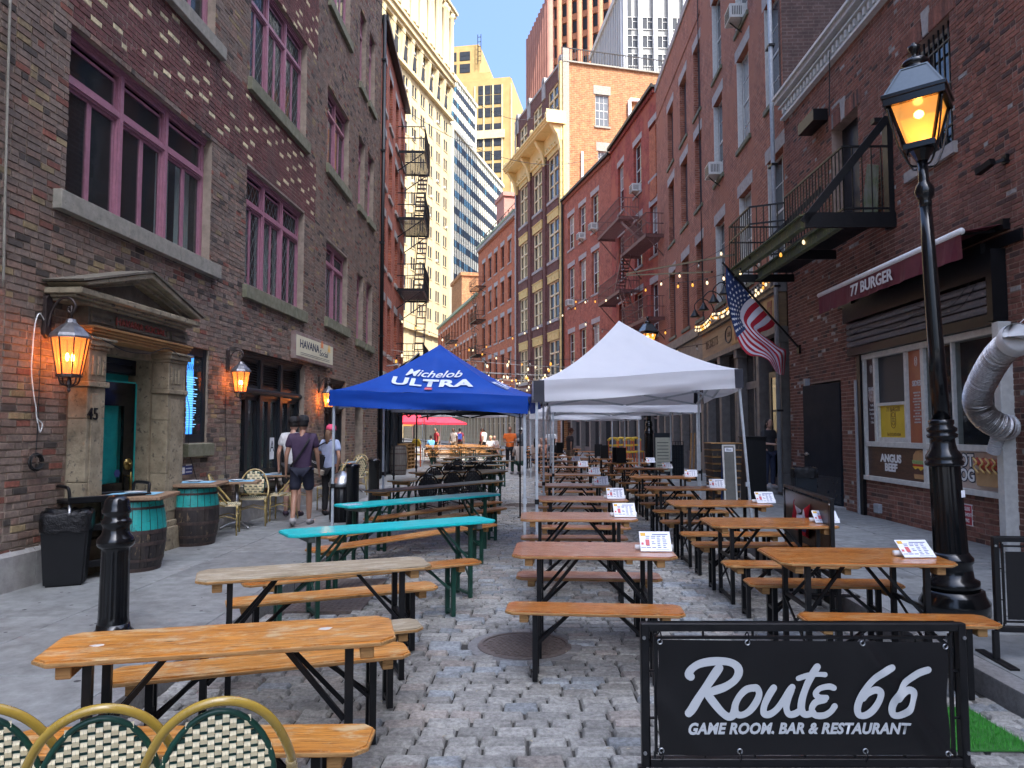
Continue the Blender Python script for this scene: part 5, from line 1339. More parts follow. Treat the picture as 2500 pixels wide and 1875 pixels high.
for F,L in((R2,uR2),):
 mb=F.mb(M['pub_grey']);mb.box(.35,L,-.1,.30,5.05,5.35);mb.box(.35,L,-.1,.22,4.95,5.05);mb.box(.35,L,-.1,.16,3.95,4.1);mb.build('cornice',pubs)
 mb=F.mb(M['pub_wood']);mb.box(.4,L,-.1,.10,4.1,4.95);mb.build('fascia',pubs)
 mb=F.mb(M['pub_gold']);mb.box(.45,4.9,.10,.115,4.15,4.9);mb.build('gold_fascia',pubs)
 xs=[.35,2.2,4.3,6.4,8.4,L]
 for x in xs[:-1]:
  mb=F.mb(M['pub_grey']);mb.box(x,x+.34,-.3,.14,0,.5);mb.box(x+.04,x+.30,-.3,.08,.5,3.7);mb.box(x,x+.34,-.3,.13,3.7,3.95);mb.build('pilaster',pubs,bevel=.01)
 for i,(a,b)in enumerate(zip(xs,xs[1:])):
  a+=.34
  if i==0:continue
  mb=F.mb(M['pub_grey']);mb.box(a,b,-.3,-.12,2.75,2.95);mb.box(a,b,-.3,-.1,.0,.75);mb.box((a+b)/2-.05,(a+b)/2+.05,-.25,-.13,.75,2.75);mb.box((a+b)/2-.04,(a+b)/2+.04,-.25,-.13,2.95,3.95);mb.build('window_frame',pubs)
  for(c,d)in((.75,2.75),(2.95,3.95)):
   for(p_,q_)in((a,(a+b)/2-.05),((a+b)/2+.05,b)):
    mb=F.mb(M['glass_gold']);mb.box(p_,q_,-.19,-.18,c,d);mb.build('pane',pubs)
 mb=F.mb(M['room']);mb.box(.3,L,-3,-.6,0,5.3);mb.build('interior',pubs)
for(b_,s_,u,v,sx)in(('BECKETTS',.42,7.6,4.52,.95),):
 textobj(b_,s_,pm('carved',(.09,.06,.04),(.12,.08,.05),5,.8),pubs,.006,'lettering',loc=R2.loc(u,v,.104),rot=(R(90),0,R(180)),sx=sx)
mb=R2.mb(M['dark_slate']);mb.tube(catmull([(5.25+.42*math.cos(t),.11,4.52+.25*math.sin(t))for t in[k*.785 for k in range(8)]],4,True),.02,4,closed=True);mb.build('oval_badge',pubs)
textobj('GRILL',.2,M['dark_slate'],pubs,.004,'lettering',loc=R2.loc(5.25,4.52,.104),rot=(R(90),0,R(180)),sx=.9)
for u in(1.05,4.35):
 mb=R2.mb(pm('crest%d'%int(u),(.22,.04,.03),(.18,.035,.03),5,.6));mb.prism([(u-.18,4.82),(u+.18,4.82),(u+.18,4.42),(u,4.2),(u-.18,4.42)],.115,.125,'y');mb.build('crest',pubs)
 textobj('B&G',.16,M['pub_gold'],pubs,.003,'lettering',loc=R2.loc(u,4.62,.128),rot=(R(90),0,R(180)),sx=.8)
pubs2=empty('pub_front',R2b.p,R2b.rz,'farther grey shopfront continuing the pub below the dark windowed house','shopfront')
F,L=R2b,uR2b
mb=F.mb(M['pub_grey']);mb.box(0,L,-.1,.25,5.0,5.35);mb.box(0,L,-.1,.1,3.95,5.0);mb.build('fascia',pubs2)
for x in[0,1.9,3.8,5.7,7.6]:
 mb=F.mb(M['pub_grey']);mb.box(x,x+.34,-.3,.1,0,3.95);mb.build('pilaster',pubs2)
 mb=F.mb(M['pub_grey']);mb.box(x+.34,x+1.9,-.3,-.1,0,.7);mb.box(x+.34,x+1.9,-.3,-.12,2.75,2.9);mb.build('window_frame',pubs2)
 mb=F.mb(M['glass_gold']);mb.box(x+.34,x+1.9,-.2,-.19,.7,2.75);mb.box(x+.34,x+1.9,-.2,-.19,2.9,3.95);mb.build('pane',pubs2)
od=empty('pub_door',R2.W(1.95,.05,-.1),R2.rz,'dark glazed pub door standing open beside the drainpipe','door')
mb=MB(M['dark_slate'],R2.Ml);L=1.0
mb.box(0,.05,0,.12,0,2.9)if False else None
for(a,b,c,d)in((0,.14,0,3.0),(L-.14,L,0,3.0),(.14,L-.14,2.86,3.0),(.14,L-.14,.95,1.15),(.14,L-.14,0,.3)):mb.box(a-L*0-1.25,b-1.25,.02,.07,c,d)
mb.build('door_frame',od)
mb=MB(M['glass'],R2.Ml);mb.box(.14-1.25,L-.14-1.25,.04,.05,1.15,2.86);mb.build('pane',od)
mb=R2.mb(M['stone_grey']);mb.box(.6,2.3,-.4,.7,-.02,.16);mb.build('doorstep',pubs,bevel=.01)
# == right: R3 and R3b red houses
def street_house(F,L,H,wallm,cols,rows,label,lint='lintel',v0=3.6,gut='black_metal',lint_h=.34,gthick=.12,frm='white_paint',munt=2,front='pub_grey',body=8,sillm='lintel'):
 root=empty('brick_building',F.p,F.rz,label,'building')
 hs=[(a,b,c,d)for(a,b)in cols for(c,d)in rows if a>-.05 and b<L+.05]
 mb=F.mb(M[wallm]);wall_sheet(mb,0,L,v0,H,hs,0,.2);mb.box(0,L,-body,-.7,0,H);mb.build('wall',root)
 ch={}
 for h in hs:dh_window(F,root,h,frm,.16,muntin=munt,cache=ch,g='glass')
 if lint:lintels(F,root,hs,lint,lint_h,.15,cache=ch,sm=sillm)
 mb=F.mb(M[gut]);mb.box(0,L,-.75,.26,H,H+gthick);mb.box(0,L,.16,.26,H+gthick,H+gthick+.06);mb.build('gutter',root)
 me=None;x=.1
 m_=MB(M[wallm],F.Ml);m_.box(0,.11,0,.13,0,.22);me=m_.mesh('corbel')
 while x<L-.15 and L<20:link('corbel',me,root,F.loc(x,H-.24,0));x+=.24
 mb=F.mb(M['stone_grey']);mb.box(0,L,-.3,.08,v0-.5,v0);mb.build('shop_lintel',root)
 n=max(2,int(L/1.7));
 mp_=MB(M[front],F.Ml);mp_.box(0,.3,-.4,.03,0,v0-.5);mep=mp_.mesh('pier')
 mg=MB(M['glass'],F.Ml);mg.box(0,L/n-.3,-.31,-.3,.4,v0-.6);meg=mg.mesh('shop_pane')
 ms=MB(M[front],F.Ml);ms.box(0,L/n-.3,-.4,-.2,0,.4);ms.box(0,L/n-.3,-.33,-.26,2.1,2.2);mes=ms.mesh('stall_riser')
 for i in range(n):
  x=L*i/n;link('pier',mep,root,F.loc(x,0,0));link('shop_pane',meg,root,F.loc(x+.3,0,0));link('stall_riser',mes,root,F.loc(x+.3,0,0))
 return root,hs
r3,h3=street_house(R3,uR3,18.95,'b_dkred',[(.0,1.15),(2.55,3.95),(6.0,7.2)],[(6.3,9.0),(10.4,13.05),(14.45,17.3)],'dark red brick house behind the rust coloured fire escape')
r3b,h3b=street_house(R3b,uR3b,18.75,'b_red',[(2.3,3.65),(4.85,6.2),(7.35,8.75)],[(5.9,8.55),(10.5,13.4),(14.7,17.2)],'red brick house with three white lintelled windows and a grey gutter')
ac(R3,2.85,14.5,'air conditioner on a yellow shelf high on the dark red house');ac(R3b,5.0,14.72,'air conditioner in the top centre window of the red brick house');ac(R3b,2.55,14.72,'air conditioner in the top right window of the red brick house');ac(R3b,7.6,10.52,'air conditioner in the far second floor window of the red brick house')
mb=R3.mb(M['b_orange']);mb.box(.0,1.0,0,.05,13.3,17.0);mb.build('brick_patch',r3)
dp3=R3b.root('drainpipe','black drainpipe between the tall yellow trimmed building and the red house','drainpipe',uR3b,0,0)
mb=R3b.mb(M['black_metal'],uR3b,0);mb.tube([(uR3b-.15,.12,.1),(uR3b-.15,.12,18.7)],.07,8);mb.build('pipe',dp3)
fe=R3.root('fire_escape','rust coloured iron fire escape with zigzag stairs on the dark red house','fire escape',2.0,6.6,0)
FK=lambda:R3.mb(M['rust_red'],2.0,6.6,0)
nb=(R3.U(1582,1.15),R3.U(1518,1.15));fb=(R3.U(1517,1.15)+.1,R3.U(1462,1.15))
vb_=R3.px(1580,566,1.15)[1];vd_=R3.px(1583,770,1.15)[1];vc_=R3.px(1515,704,1.15)[1];va_=R3.px(1497,541,1.15)[1]
def fe_plat(u0,u1,v,w=1.15):
 mb=FK();mb.box(u0,u1,w-.04,w,v-.17,v);mb.box(u0,u0+.04,.03,w,v-.17,v);mb.box(u1-.04,u1,.03,w,v-.17,v);x=u0
 while x<u1:mb.box(x,x+.05,.05,w-.04,v-.02,v);x+=.13
 mb.build('platform',fe)
 mb=FK();rails(mb,[(u0,.05),(u0,w-.02),(u1,w-.02),(u1,.05)],v,(.5,1.0),.15,.018,.035);mb.build('railing',fe)
 for x in(u0+.1,u1-.1):
  mb=FK();mb.beam((x,w-.1,v-.15),(x,.02,v-1.3),.05);mb.build('bracket',fe)
def fe_stair(p,q,w=.9):
 mb=FK();n=11
 for ww in(w-.3,w+.2):mb.beam((p[0],ww,p[1]),(q[0],ww,q[1]),.03,.14);mb.beam((p[0],ww,p[1]+.8),(q[0],ww,q[1]+.8),.025)
 for i in range(1,n):t=i/n;u,v=p[0]+(q[0]-p[0])*t,p[1]+(q[1]-p[1])*t;mb.box(u-.1,u+.1,w-.3,w+.2,v-.012,v+.012)
 mb.build('stair',fe)
fe_plat(nb[0],nb[1],vb_);fe_plat(nb[0],nb[1],vd_);fe_plat(fb[0],fb[1],vc_);fe_plat(fb[0],fb[1],va_)
mdu=(nb[1]+fb[0])/2
fe_stair((nb[1]-.9,vd_),(fb[0]+.6,vc_),.8);fe_stair((fb[0]+1.0,vc_),(nb[1]-.4,vb_),.95);fe_stair((nb[0]+1.4,vb_),(fb[0]+.8,va_),.75)
arm=R2b.root('steel_bracket','long thin steel bracket arms with a hanging black strap above the pub fascia','bracket arm',3,8,0)
mb=MB(M['black_metal']);mb.beam(Vector(R2.W(*R2.px(1792,622,.1),.1))-arm.location,Vector(R2b.W(*R2b.px(1530,668,1.4),1.4))-arm.location,.05)
mb.M=Matrix.Rotation(-R2b.rz,4,'Z');mb2=MB(M['black_metal'],Matrix.Rotation(-R2b.rz,4,'Z'))
L_=arm.location
mb2.beam(R2.W(*R2.px(1792,622,.1),.1)-L_,R2b.W(*R2b.px(1530,668,1.4),1.4)-L_,.06);mb2.beam(R2b.W(*R2b.px(1738,664,.1),.1)-L_,R2b.W(*R2b.px(1530,672,1.4),1.4)-L_,.06);mb2.build('arm',arm)
mb2=MB(M['black_plastic'],Matrix.Rotation(-R2b.rz,4,'Z'));s_=R2b.W(*R2b.px(1635,668,.8),.8)-L_;mb2.beam(s_,s_+Vector((0,.05,-1.0)),.07,.02);mb2.build('strap',arm)
# == R4 tall building with yellow trim
HR4=29.8
r4=empty('brick_building',R4.p,R4.rz,'tall maroon brick loft building with yellow window surrounds and a big yellow cornice','building')
bays4=[(1.0,3.3),(4.85,7.1),(8.75,10.95)]
rows4=[(5.6,8.5),(10.1,13.1),(14.8,18.05),(19.65,23.2),(25.9,28.7)]
h4=[(a,b,c,d)for(a,b)in bays4 for(c,d)in rows4]
mb=R4.mb(M['b_maroon']);wall_sheet(mb,0,uR4,4.2,HR4,h4,0,.28);mb.build('wall',r4)
for x in(0,3.7,7.5,11.55):
 mb=R4.mb(M['b_maroon']);mb.box(x,x+.42,0,.16,4.2,24.3);mb.build('brick_pier',r4)
for(x,m_)in((.0,'cream'),(11.6,'stone_grey')):
 mb=R4.mb(M['yellow_trim' if x==0 else 'stone_grey'])
 z=4.2
 while z<HR4:mb.box(x-.02,x+(.34 if int(z*2)%2 else .26),.16 if x else .001,.2,z,min(z+.5,HR4));z+=.52
 mb.build('quoin',r4)
for(a,b,c,d)in h4:
 mb=R4.mb(M['cream']);W_=b-a;f=.1
 mb.box(a,a+f,-.24,-.08,c,d);mb.box(b-f,b,-.24,-.08,c,d);mb.box(a+f,b-f,-.24,-.08,d-f,d);mb.box(a+f,b-f,-.24,-.04,c,c+f)
 mb.box((a+b)/2-.07,(a+b)/2+.07,-.22,-.06,c+f,d-f);zt=c+(d-c)*.66;mb.box(a+f,b-f,-.2,-.06,zt-.06,zt+.06)
 for q in(.5,):mb.box(a+f,b-f,-.2,-.1,c+(zt-c)*q-.04,c+(zt-c)*q+.04)
 o=mb.build('window',r4)
 for(p_,q_)in((a+f,(a+b)/2-.07),((a+b)/2+.07,b-f)):
  for(s_,t_)in((c+f,c+(zt-c)*.5-.04),(c+(zt-c)*.5+.04,zt-.06),(zt+.06,d-f)):
   mb=R4.mb(M['glass'],a,c,0);mb.box(p_,q_,-.17,-.16,s_,t_);mb.build('pane',o,loc=R4.loc(a,c,0))
 mb=R4.mb(M['yellow_trim']);mb.box(a-.1,b+.1,-.05,.07,d+.001,d+.62);mb.box(a-.14,b+.14,-.05,.12,d+.62,d+.7)
 for k in range(4):x=a+.15+(b-a-.3)*k/3;mb.box(x-.07,x+.07,.07,.10,d+.22,d+.40)
 if d<28:mb.build('window_header',r4)
 mb=R4.mb(M['stone_grey']);mb.box(a-.12,b+.12,-.1,.12,c-.22,c-.001);mb.build('window_sill',r4)
 if c>10 and c<24:
  mb=R4.mb(M['b_maroon']);mb.box(a-.1,b+.1,0,.05,c-1.0,c-.24);mb.build('spandrel',r4)
M['yel2']=pm('yel2',(.68,.52,.22),(.6,.45,.18),3,.6)
zc=24.9
mb=R4.mb(M['yel2'])
mb.box(-.05,uR4,0,.2,zc-1.3,zc);prof=[(.2,zc-.9),(.45,zc-.75),(.8,zc-.35),(1.25,zc-.05),(1.5,zc),(1.5,zc+.15),(1.62,zc+.2),(1.62,zc+.42),(1.7,zc+.45),(1.7,zc+.6),(0,zc+.6),(0,zc-.9)]
mb.box(-.1,uR4,0,1.15,zc,zc+.16);mb.box(-.13,uR4,0,1.25,zc+.16,zc+.32);mb.box(-.16,uR4,0,1.36,zc+.32,zc+.45);mb.build('cornice',r4)
mb=R4.mb(M['yel2']);mb.box(-.22,-.18,-.2,1.4,zc-.1,zc+.9);mb.build('cornice_end',r4)
for x in(.2,3.9,7.7,11.6):
 mb=R4.mb(M['yel2']);mb.prism([(0,zc-2.0),(.22,zc-2.0),(.3,zc-1.5),(.45,zc-.9),(.75,zc-.45),(1.0,zc-.02),(0,zc-.02)],x-.2,x+.2,'x');mb.build('cornice_bracket',r4,bevel=.04)
 mb=R4.mb(M['yel2']);mb.ball((x,1.2,zc+.6),.28,.18,.3);mb.build('scroll',r4)
me=None
m_=MB(M['yel2'],R4.Ml);m_.box(0,.1,0,.12,0,.14);me=m_.mesh('dentil');x=.5
while x<11.3:link('dentil',me,r4,R4.loc(x,zc-1.15,.2));x+=.62
for x in(0.0,3.9,7.8,11.2):
 mb=R4.mb(M['stone_grey']);mb.box(x,x+.7,-.4,.1,HR4-1.2,HR4+.3);mb.tube([(x+.35,-.4,HR4+.3),(x+.35,.1,HR4+.3)],.36,12);mb.build('parapet_pier',r4)
mb=R4.mb(M['stone_grey']);mb.box(0,uR4,-.3,.06,HR4,HR4+.18);mb.build('coping',r4)
mb=R4.mb(M['stone_grey']);mb.box(0,uR4,-.3,.15,3.7,4.2)
for x in(0,1.9,3.8,5.7,7.6,9.5,11.4):mb.box(x,x+.45,-.4,.1,0,3.7)
mb.build('shop_piers',r4)
mb=R4.mb(M['glass']);mb.box(0,uR4,-.42,-.4,0,3.7);mb.build('shop_pane',r4)
S4=Fr((R4.p.x,R4.p.y),75.8,-1,.12)
hw=(S4.U(1459),S4.U(1493),S4.V(1475,309),S4.V(1475,232));hw2=(S4.U(1465),S4.U(1490),S4.V(1478,440),S4.V(1478,370))
sw=empty('party_wall',S4.p,S4.rz,'sunlit tan and orange brick side wall of the tall loft building','building')
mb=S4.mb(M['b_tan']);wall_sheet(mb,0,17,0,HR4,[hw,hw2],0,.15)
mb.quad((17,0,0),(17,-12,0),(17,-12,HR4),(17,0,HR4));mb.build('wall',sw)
mb=S4.mb(M['b_orange']);mb.box(1.1,16.9,0,.012,S4.V(1475,330),HR4-.1)if False else None
for h in(hw,hw2):
 dh_window(S4,sw,h,'white_paint',.1,muntin=3,g='glass_far');mb=S4.mb(M['stone']);mb.box(h[0]-.15,h[1]+.15,-.1,.03,h[3],h[3]+.7);mb.build('lintel',sw);mb=S4.mb(M['stone']);mb.box(h[0]-.1,h[1]+.1,-.1,.08,h[2]-.15,h[2]-.001);mb.build('window_sill',sw)
mb=S4.mb(M['stone']);mb.box(0,.5,-.01,.12,12,HR4+1.0);mb.box(0,17,-.3,.15,HR4-.05,HR4+.06);mb.build('coping',sw)
mb=S4.mb(M['yellow_trim']);mb.box(0,.35,.0,.14,8,25);mb.build('quoin_strip',sw)
ra=S4.root('roof_railing','black iron railing along the roof edge of the sunlit brick wall','railing',0,HR4,-.2)
mb=S4.mb(M['black_metal'],0,HR4,-.2);rails(mb,[(0,-.2),(17,-.2)],HR4+.1,(.1,1.1),.22,.04,.07);mb.build('railing',ra)
wp=S4.root('vent_pipe','white vent pipe running up the sunlit brick wall','pipe',S4.U(1425),15,0)
mb=S4.mb(M['white'],S4.U(1425),15);mb.box(S4.U(1422),S4.U(1427),0,.15,S4.V(1425,470),S4.V(1425,372));mb.build('pipe',wp)
wp=S4.root('vent_pipe','bent white pipe near the top right of the sunlit brick wall','pipe',S4.U(1543),15,0)
mb=S4.mb(M['white'],S4.U(1543),15);a=S4.U(1543);mb.tube([(a,.15,S4.V(1543,290)),(a,.15,S4.V(1543,250)),(a+.1,.15,S4.V(1543,246)),(a+1.4,.15,S4.V(1543,246))],.14,8);mb.build('pipe',wp)
mb=S4.mb(M['b_tan']);mb.box(.1,16.9,-12,-.6,0,HR4-.6);mb.build('roof',sw)
M['copper']=pm('copper',(.28,.36,.25),(.20,.26,.18),4,.8);M['beige']=pm('beige',(.46,.39,.26),(.36,.30,.20),3,.7)
# == R5, R6, R7
r5,h5=street_house(R5,uR5,21.2,'b_orange',[(c-.6,c+.6)for c in(2.3,4.9,7.45,9.9,12.6)],[(6.55,8.85),(10.2,12.5),(13.8,16.0),(17.3,19.5)],'orange red brick warehouse with regular windows and a green copper gutter','stone_grey',3.9,'stone_grey',.42,.3,'dark_slate',0,'beige')
M['copper0']=pm('copper',(.28,.36,.25),(.20,.26,.18),4,.8)
mb=R5.mb(M['copper']);mb.box(0,uR5,-.8,.34,21.55,21.75);mb.build('copper_gutter',r5)
ra=R5.root('roof_railing','thin roof railing curving above the copper gutter of the orange brick warehouse','railing',0,21.7,-.4)
mb=R5.mb(M['black_metal'],0,21.7,-.4);rails(mb,[(0,-.3),(uR5,-.3)],21.7,(.55,1.1),1.2,.05,.05);mb.build('railing',ra)
ck=R4.root('chimney','pink plastered chimney rising above the orange brick warehouse','chimney',uR4,21,-1)
mb=R5.mb(pm('pink_plaster',(.42,.20,.16),(.36,.17,.13),4,.9),uR4-uR4,21,-1);a=R5.U(1240,-1);b_=R5.U(1221,-1);z=R5.V(1230,490,-1)
mb.M=MB(None,Matrix.Rotation(R5.rz-R4.rz,4,'Z')@R5.Ml).M;mb.box(a,b_,-1.6,.4,-1,z-21);mb.box(a-.15,b_+.15,-1.75,.55,z-21,z-20.6);mb.build('stack',ck)
r6,h6=street_house(R6,uR6,16.5,'b_orange',[(c-.55,c+.55)for c in[1.6+2.25*i for i in range(13)]],[(6.4,8.6),(9.85,12.1),(13.3,15.5)],'long low orange brick terrace with a green gutter in the distance','lintel',3.6,'copper',.3,.25,'dark_slate',0,'beige')
r7,h7=street_house(R7,uR7,13.2,'b_orange',[(c-.55,c+.55)for c in[1.6+2.6*i for i in range(9)]],[(5.4,7.5),(8.8,11.0)],'farthest brick terrace where the street bends out of sight','lintel',3.4,'copper',.3,.25,'dark_slate',0,'beige')
ck=R6.root('chimney','square tan brick chimney standing above the distant terrace roofs','chimney',25,16,-3)
mb=R6.mb(M['b_tan'],25,16,-3);a=R6.U(1126,-2.5);b_=R6.U(1101,-2.5);z=R6.V(1112,690,-2.5);mb.box(a,b_,-5.4,-2.5,12,z);mb.box(a-.2,b_+.2,-5.6,-2.3,z,z+.5);mb.build('stack',ck)
fire_escape(R5,uR5-3.6,uR5-.3,[5.9,9.5,13.2,16.8],1.1,label='black fire escape at the far end of the orange brick warehouse',slat=.2)
fire_escape(R6,12.5,16.5,[6.2,9.6,12.9],1.1,label='small distant black fire escape on the low brick terrace',slat=.3)
# == towers beyond the street
def far_block(F,L,H,D,m,name,label):
 root=empty(name,F.p,F.rz,label,'tower' if H>40 else 'building')
 mb=F.mb(M[m]);mb.box(0,L,-D,-.6,0,H);return root,mb
M['limestone']=pm('limestone',(.54,.44,.255),(.47,.38,.215),.25,.85,bmp=.1)
M['limestone_w']=pm('limestone_w',(.66,.62,.50),(.60,.55,.43),.4,.85)
T1=Fr((-26.6,128.6),15.9,-1,0);L1_=43.5;H1_=101
t1,mb=far_block(T1,L1_,H1_,30,'limestone','office_tower','tall cream limestone tower with paired windows, cornice and columns near its top')
mb.build('body',t1)
pxs=[1088-28.3*k for k in range(8)]
cu=[T1.U(x)for x in pxs]
du1=sum((a-b)for a,b in zip(cu,cu[1:]))/7
cu=[L1_-3.4-i*4.55 for i in range(9)]
vr=[T1.V(1030,y)for y in(181,231,284,336,387,438,488,542,591,641,692,745)]
step=(vr[0]-vr[-1])/11
tops=[vr[0]-i*step for i in range(12)]+[vr[0]+step]
hs=[]
for u in cu:
 for v in tops:
  for du in(-.95,.35):hs.append((u+du,u+du+.95+.1,v-2.5,v))
mb=T1.mb(M['limestone']);wall_sheet(mb,0,L1_,0,H1_,hs,0,.12);mb.build('wall',t1)
m_=MB(M['dark_slate'],T1.Ml);m_.box(0,1.05,-.2,-.115,0,2.5);m_.mat(M['glass_dark']);m_.box(.08,.97,-.115,-.10,.08,1.2);m_.box(.08,.97,-.115,-.10,1.3,2.42);wme=m_.mesh('window')
for h in hs[:300]:link('window',wme,t1,T1.loc(h[0],h[2],0))
m_=MB(M['limestone'],T1.Ml);m_.box(-1.1,1.5,0,.10,-2.8,-2.6);sme=m_.mesh('window_sill')
for u in cu:
 for v in tops:link('window_sill',sme,t1,T1.loc(u,v,0))
m_=MB(M['limestone'],T1.Ml);m_.box(0,1.0,0,.10,0,tops[-1]+6);pme=m_.mesh('pier')
for u in cu:link('pier',pme,t1,T1.loc(u+1.75,12,0))
cvz=T1.V(1102,213)
for(v,h,w)in((cvz-1.2,.8,.7),(cvz-.4,1.2,1.2),(cvz+.8,.6,1.6),(cvz-8.6,.8,.8),(13.5,1.2,.8),(22,.8,.6)):
 mb=T1.mb(M['limestone']);mb.box(0,L1_,0,w,v,v+h);mb.build('cornice',t1)
m_=MB(M['limestone'],T1.Ml);m_.prism([(0,0),(.3,0),(.95,6.6),(0,6.6)],0,1.0,'x');bme=m_.mesh('cornice_bracket')
m_=MB(M['limestone'],T1.Ml);m_.smooth=True;m_.lathe([(.85,0),(.85,.5),(.68,.8),(.66,7),(.56,13.2),(.72,13.6),(.9,14.6)],12);cme=m_.mesh('column')
m_=MB(M['dark_slate'],T1.Ml);m_.box(0,1.9,-.3,.03,0,4.0);m_.mat(M['glass_dark']);m_.box(.15,1.75,.02,.05,.2,3.8);ome=m_.mesh('window')
for u in cu:
 link('cornice_bracket',bme,t1,T1.loc(u+1.9,cvz-7.8,0));link('window',ome,t1,T1.loc(u-.8,cvz-6.6,0))
 for d in(-1.5,1.5):link('column',cme,t1,T1.loc(u+d,cvz+1.8,.8))
 link('window',ome,t1,T1.loc(u-.9,cvz+4,0));link('window',ome,t1,T1.loc(u-.9,cvz+9.5,0))
mb=T1.mb(M['limestone']);mb.box(0,L1_+.2,0,.8,H1_-2.2,H1_-.8);mb.box(0,L1_+.4,0,1.3,H1_-.8,H1_);mb.box(0,L1_+.6,0,1.7,H1_,H1_+.6);mb.build('top_cornice',t1)
acm=MB(M['white_paint'],T1.Ml);acm.box(0,.7,-.1,.3,0,.45);acme=acm.mesh('air_conditioner_box')
for k in range(26):h=rnd.choice(hs);link('air_conditioner_box',acme,t1,T1.loc(h[0]+.15,h[2],0))
M['spandrel']=pm('spandrel',(.60,.57,.44),(.54,.51,.39),.5,.6);M['teal_sp']=glassm('teal_sp',(.06,.17,.18),.15)
def slab(F,L,H,fh,mw,name,label,tealtop=True):
 root=empty(name,F.p,F.rz,label,'tower')
 mb=F.mb(M['spandrel']);mb.box(0,L,-22,0,0,H);mb.box(-.6,0,-22,.5,0,H+.6);mb.box(0,L+.3,-22,.4,H,H+.9);mb.build('body',root)
 nf=int(H/fh);nm=int(L/mw)
 wm=MB(M['glass_dark'],F.Ml);wm.box(0,mw*.86,0,.05,0,fh*.42);me=wm.mesh('window');tm=MB(M['glass_teal'],F.Ml);tm.box(0,mw*.86,0,.05,0,fh*.42);mt=tm.mesh('window')
 fm=MB(M['dark_slate'],F.Ml);fm.box(0,.12,0,.12,0,H);fme=fm.mesh('mullion')
 cnt=0;st=F.mb(M['glass_dark'])
 for j in range(nf):
  jj=nf-1-j
  for i in range(nm):
   v=H-(j+1)*fh+.3
   if cnt<300:link('window',mt if rnd.random()<(.6 if i<nm*.35 else .12)else me,root,F.loc(i*mw+mw*.1,v,0));cnt+=1
   else:st.box(i*mw+mw*.1,i*mw+mw*.96,0,.08,v,v+fh*.47)
 if st.v:tag(st.build('window',root),kind='stuff')
 for i in range(nm+1):link('mullion',fme,root,F.loc(i*mw,0,0))
 return root
T2b=Fr((-14.4,172),15.0,-1,0);slab(T2b,T2b.U(1227),74,4.1,1.75,'office_tower','lower cream and glass slab block with dark mullions stepping in front of its taller half')
T2a=Fr((-18.3,197),15.5,-1,0);slab(T2a,T2a.U(1161),102,4.1,2.1,'office_tower','taller half of the cream and glass slab block beside the limestone tower')
M['tan_brick']=pm('tan_brick',(.40,.27,.10),(.33,.22,.08),.35,.9,bmp=.1);M['tan_lt']=pm('tan_lt',(.58,.46,.26),(.5,.4,.22),.6,.9)
t3o=at(1160,600,262);t3=empty('stepped_tower',(t3o.x,t3o.y,0),R(-10),'tan brick stepped art deco tower in the gap of the street','tower')
def T3(x,y,d=262):q=at(x,y,d)-Vector((t3o.x,t3o.y,0));return q.x,q.z
blocks=[((1060,1172),112,0),((1090,1204),190,2.5),((1100,1256),214,5.0),((1110,1262),560,7)]
tm_=MB(M['dark_slate']);tm_.box(0,2.1,-.08,0,0,3.4);tm_.mat(M['glass_dark']);tm_.box(.15,1.95,-.12,-.08,.15,1.6);tm_.box(.15,1.95,-.12,-.08,1.8,3.25);tw_=tm_.mesh('window')
for k,((xa,xb),yt,fwd)in enumerate(blocks):
 x0,z=T3(xa,yt);x1,_=T3(xb,yt)
 mb=MB(M['tan_brick']);mb.box(x0,x1,-fwd,24+(3-k)*4,0,z)
 mb.box(x0+.6,x1-.6,-fwd+.6,23,z,z+.8);mb.build('setback',t3)
 n=max(3,int((x1-x0)/3.2));lo_z=30 if k<3 else 20
 zt=z-5
 for i in range(n+1):
  mb=MB(M['tan_lt']);xx=x0+(x1-x0)*i/n
  if k in(2,):mb.box(xx-.25,xx+.25,-fwd-.25,-fwd,10,z-2);mb.build('rib',t3)
cols3={0:[1106,1128,1138+2],1:[1152,1168,1180],2:[1195,1209,1223]}
for bi,rowsy in((0,[135,165,195]),(1,[215,238,262,285,310]),(2,[238,262,292,330,362,395,425,460,492,520,550])):
 fwd=blocks[bi][2]
 for y in rowsy:
  for x in cols3[bi]if bi<2 else[1152,1167,1182,1198,1213,1227][(0 if y>310 else 2):]:
   q=T3(x,y);link('window',tw_,t3,(q[0]-1,-fwd,q[1]-1.7))
for z_ in(T3(1200,345)[1],):mb=MB(M['tan_lt']);x0,_=T3(1170,300);x1,_=T3(1240,300);mb.box(x0,x1,-5.6,-5,z_-1.5,z_+1.5);mb.build('frieze_band',t3)
mb=MB(M['black_metal']);q=T3(1168,95);
for dx in(0,1.2):mb.beam((q[0]+dx,-1,q[1]-10),(q[0]+dx,-1,q[1]+1),.2)
for k in range(6):mb.beam((q[0],-1,q[1]-9+k*1.8),(q[0]+1.2,-1,q[1]-9+k*1.8),.15)
mb.build('ladder',t3)
M['or_lit']=pm('or_lit',(.40,.17,.085),(.36,.15,.075),.4,.8);M['or_shaded']=pm('or_shaded',(.30,.13,.09),(.26,.11,.08),.4,.8)  # one tower's sunny and shaded faces painted as two separate tones
c4=at(1343,1048,150);T4l=Fr((c4.x,c4.y),-12.8,1,0);Ll=T4l.U(1290);HH=92
t4=empty('office_tower',c4,T4l.rz,'tall orange brown tower with ribbed piers rising above the brick roofs','tower')
mb=T4l.mb(M['or_shaded']);mb.box(0,Ll,-16,-1.0,0,HH-3)
mb.build('body',t4)
pm_=MB(M['or_shaded'],T4l.Ml);pm_.smooth=True;pm_.tube([(0,0,0),(0,0,HH)],.75,10);pm1=pm_.mesh('pier')
n=10
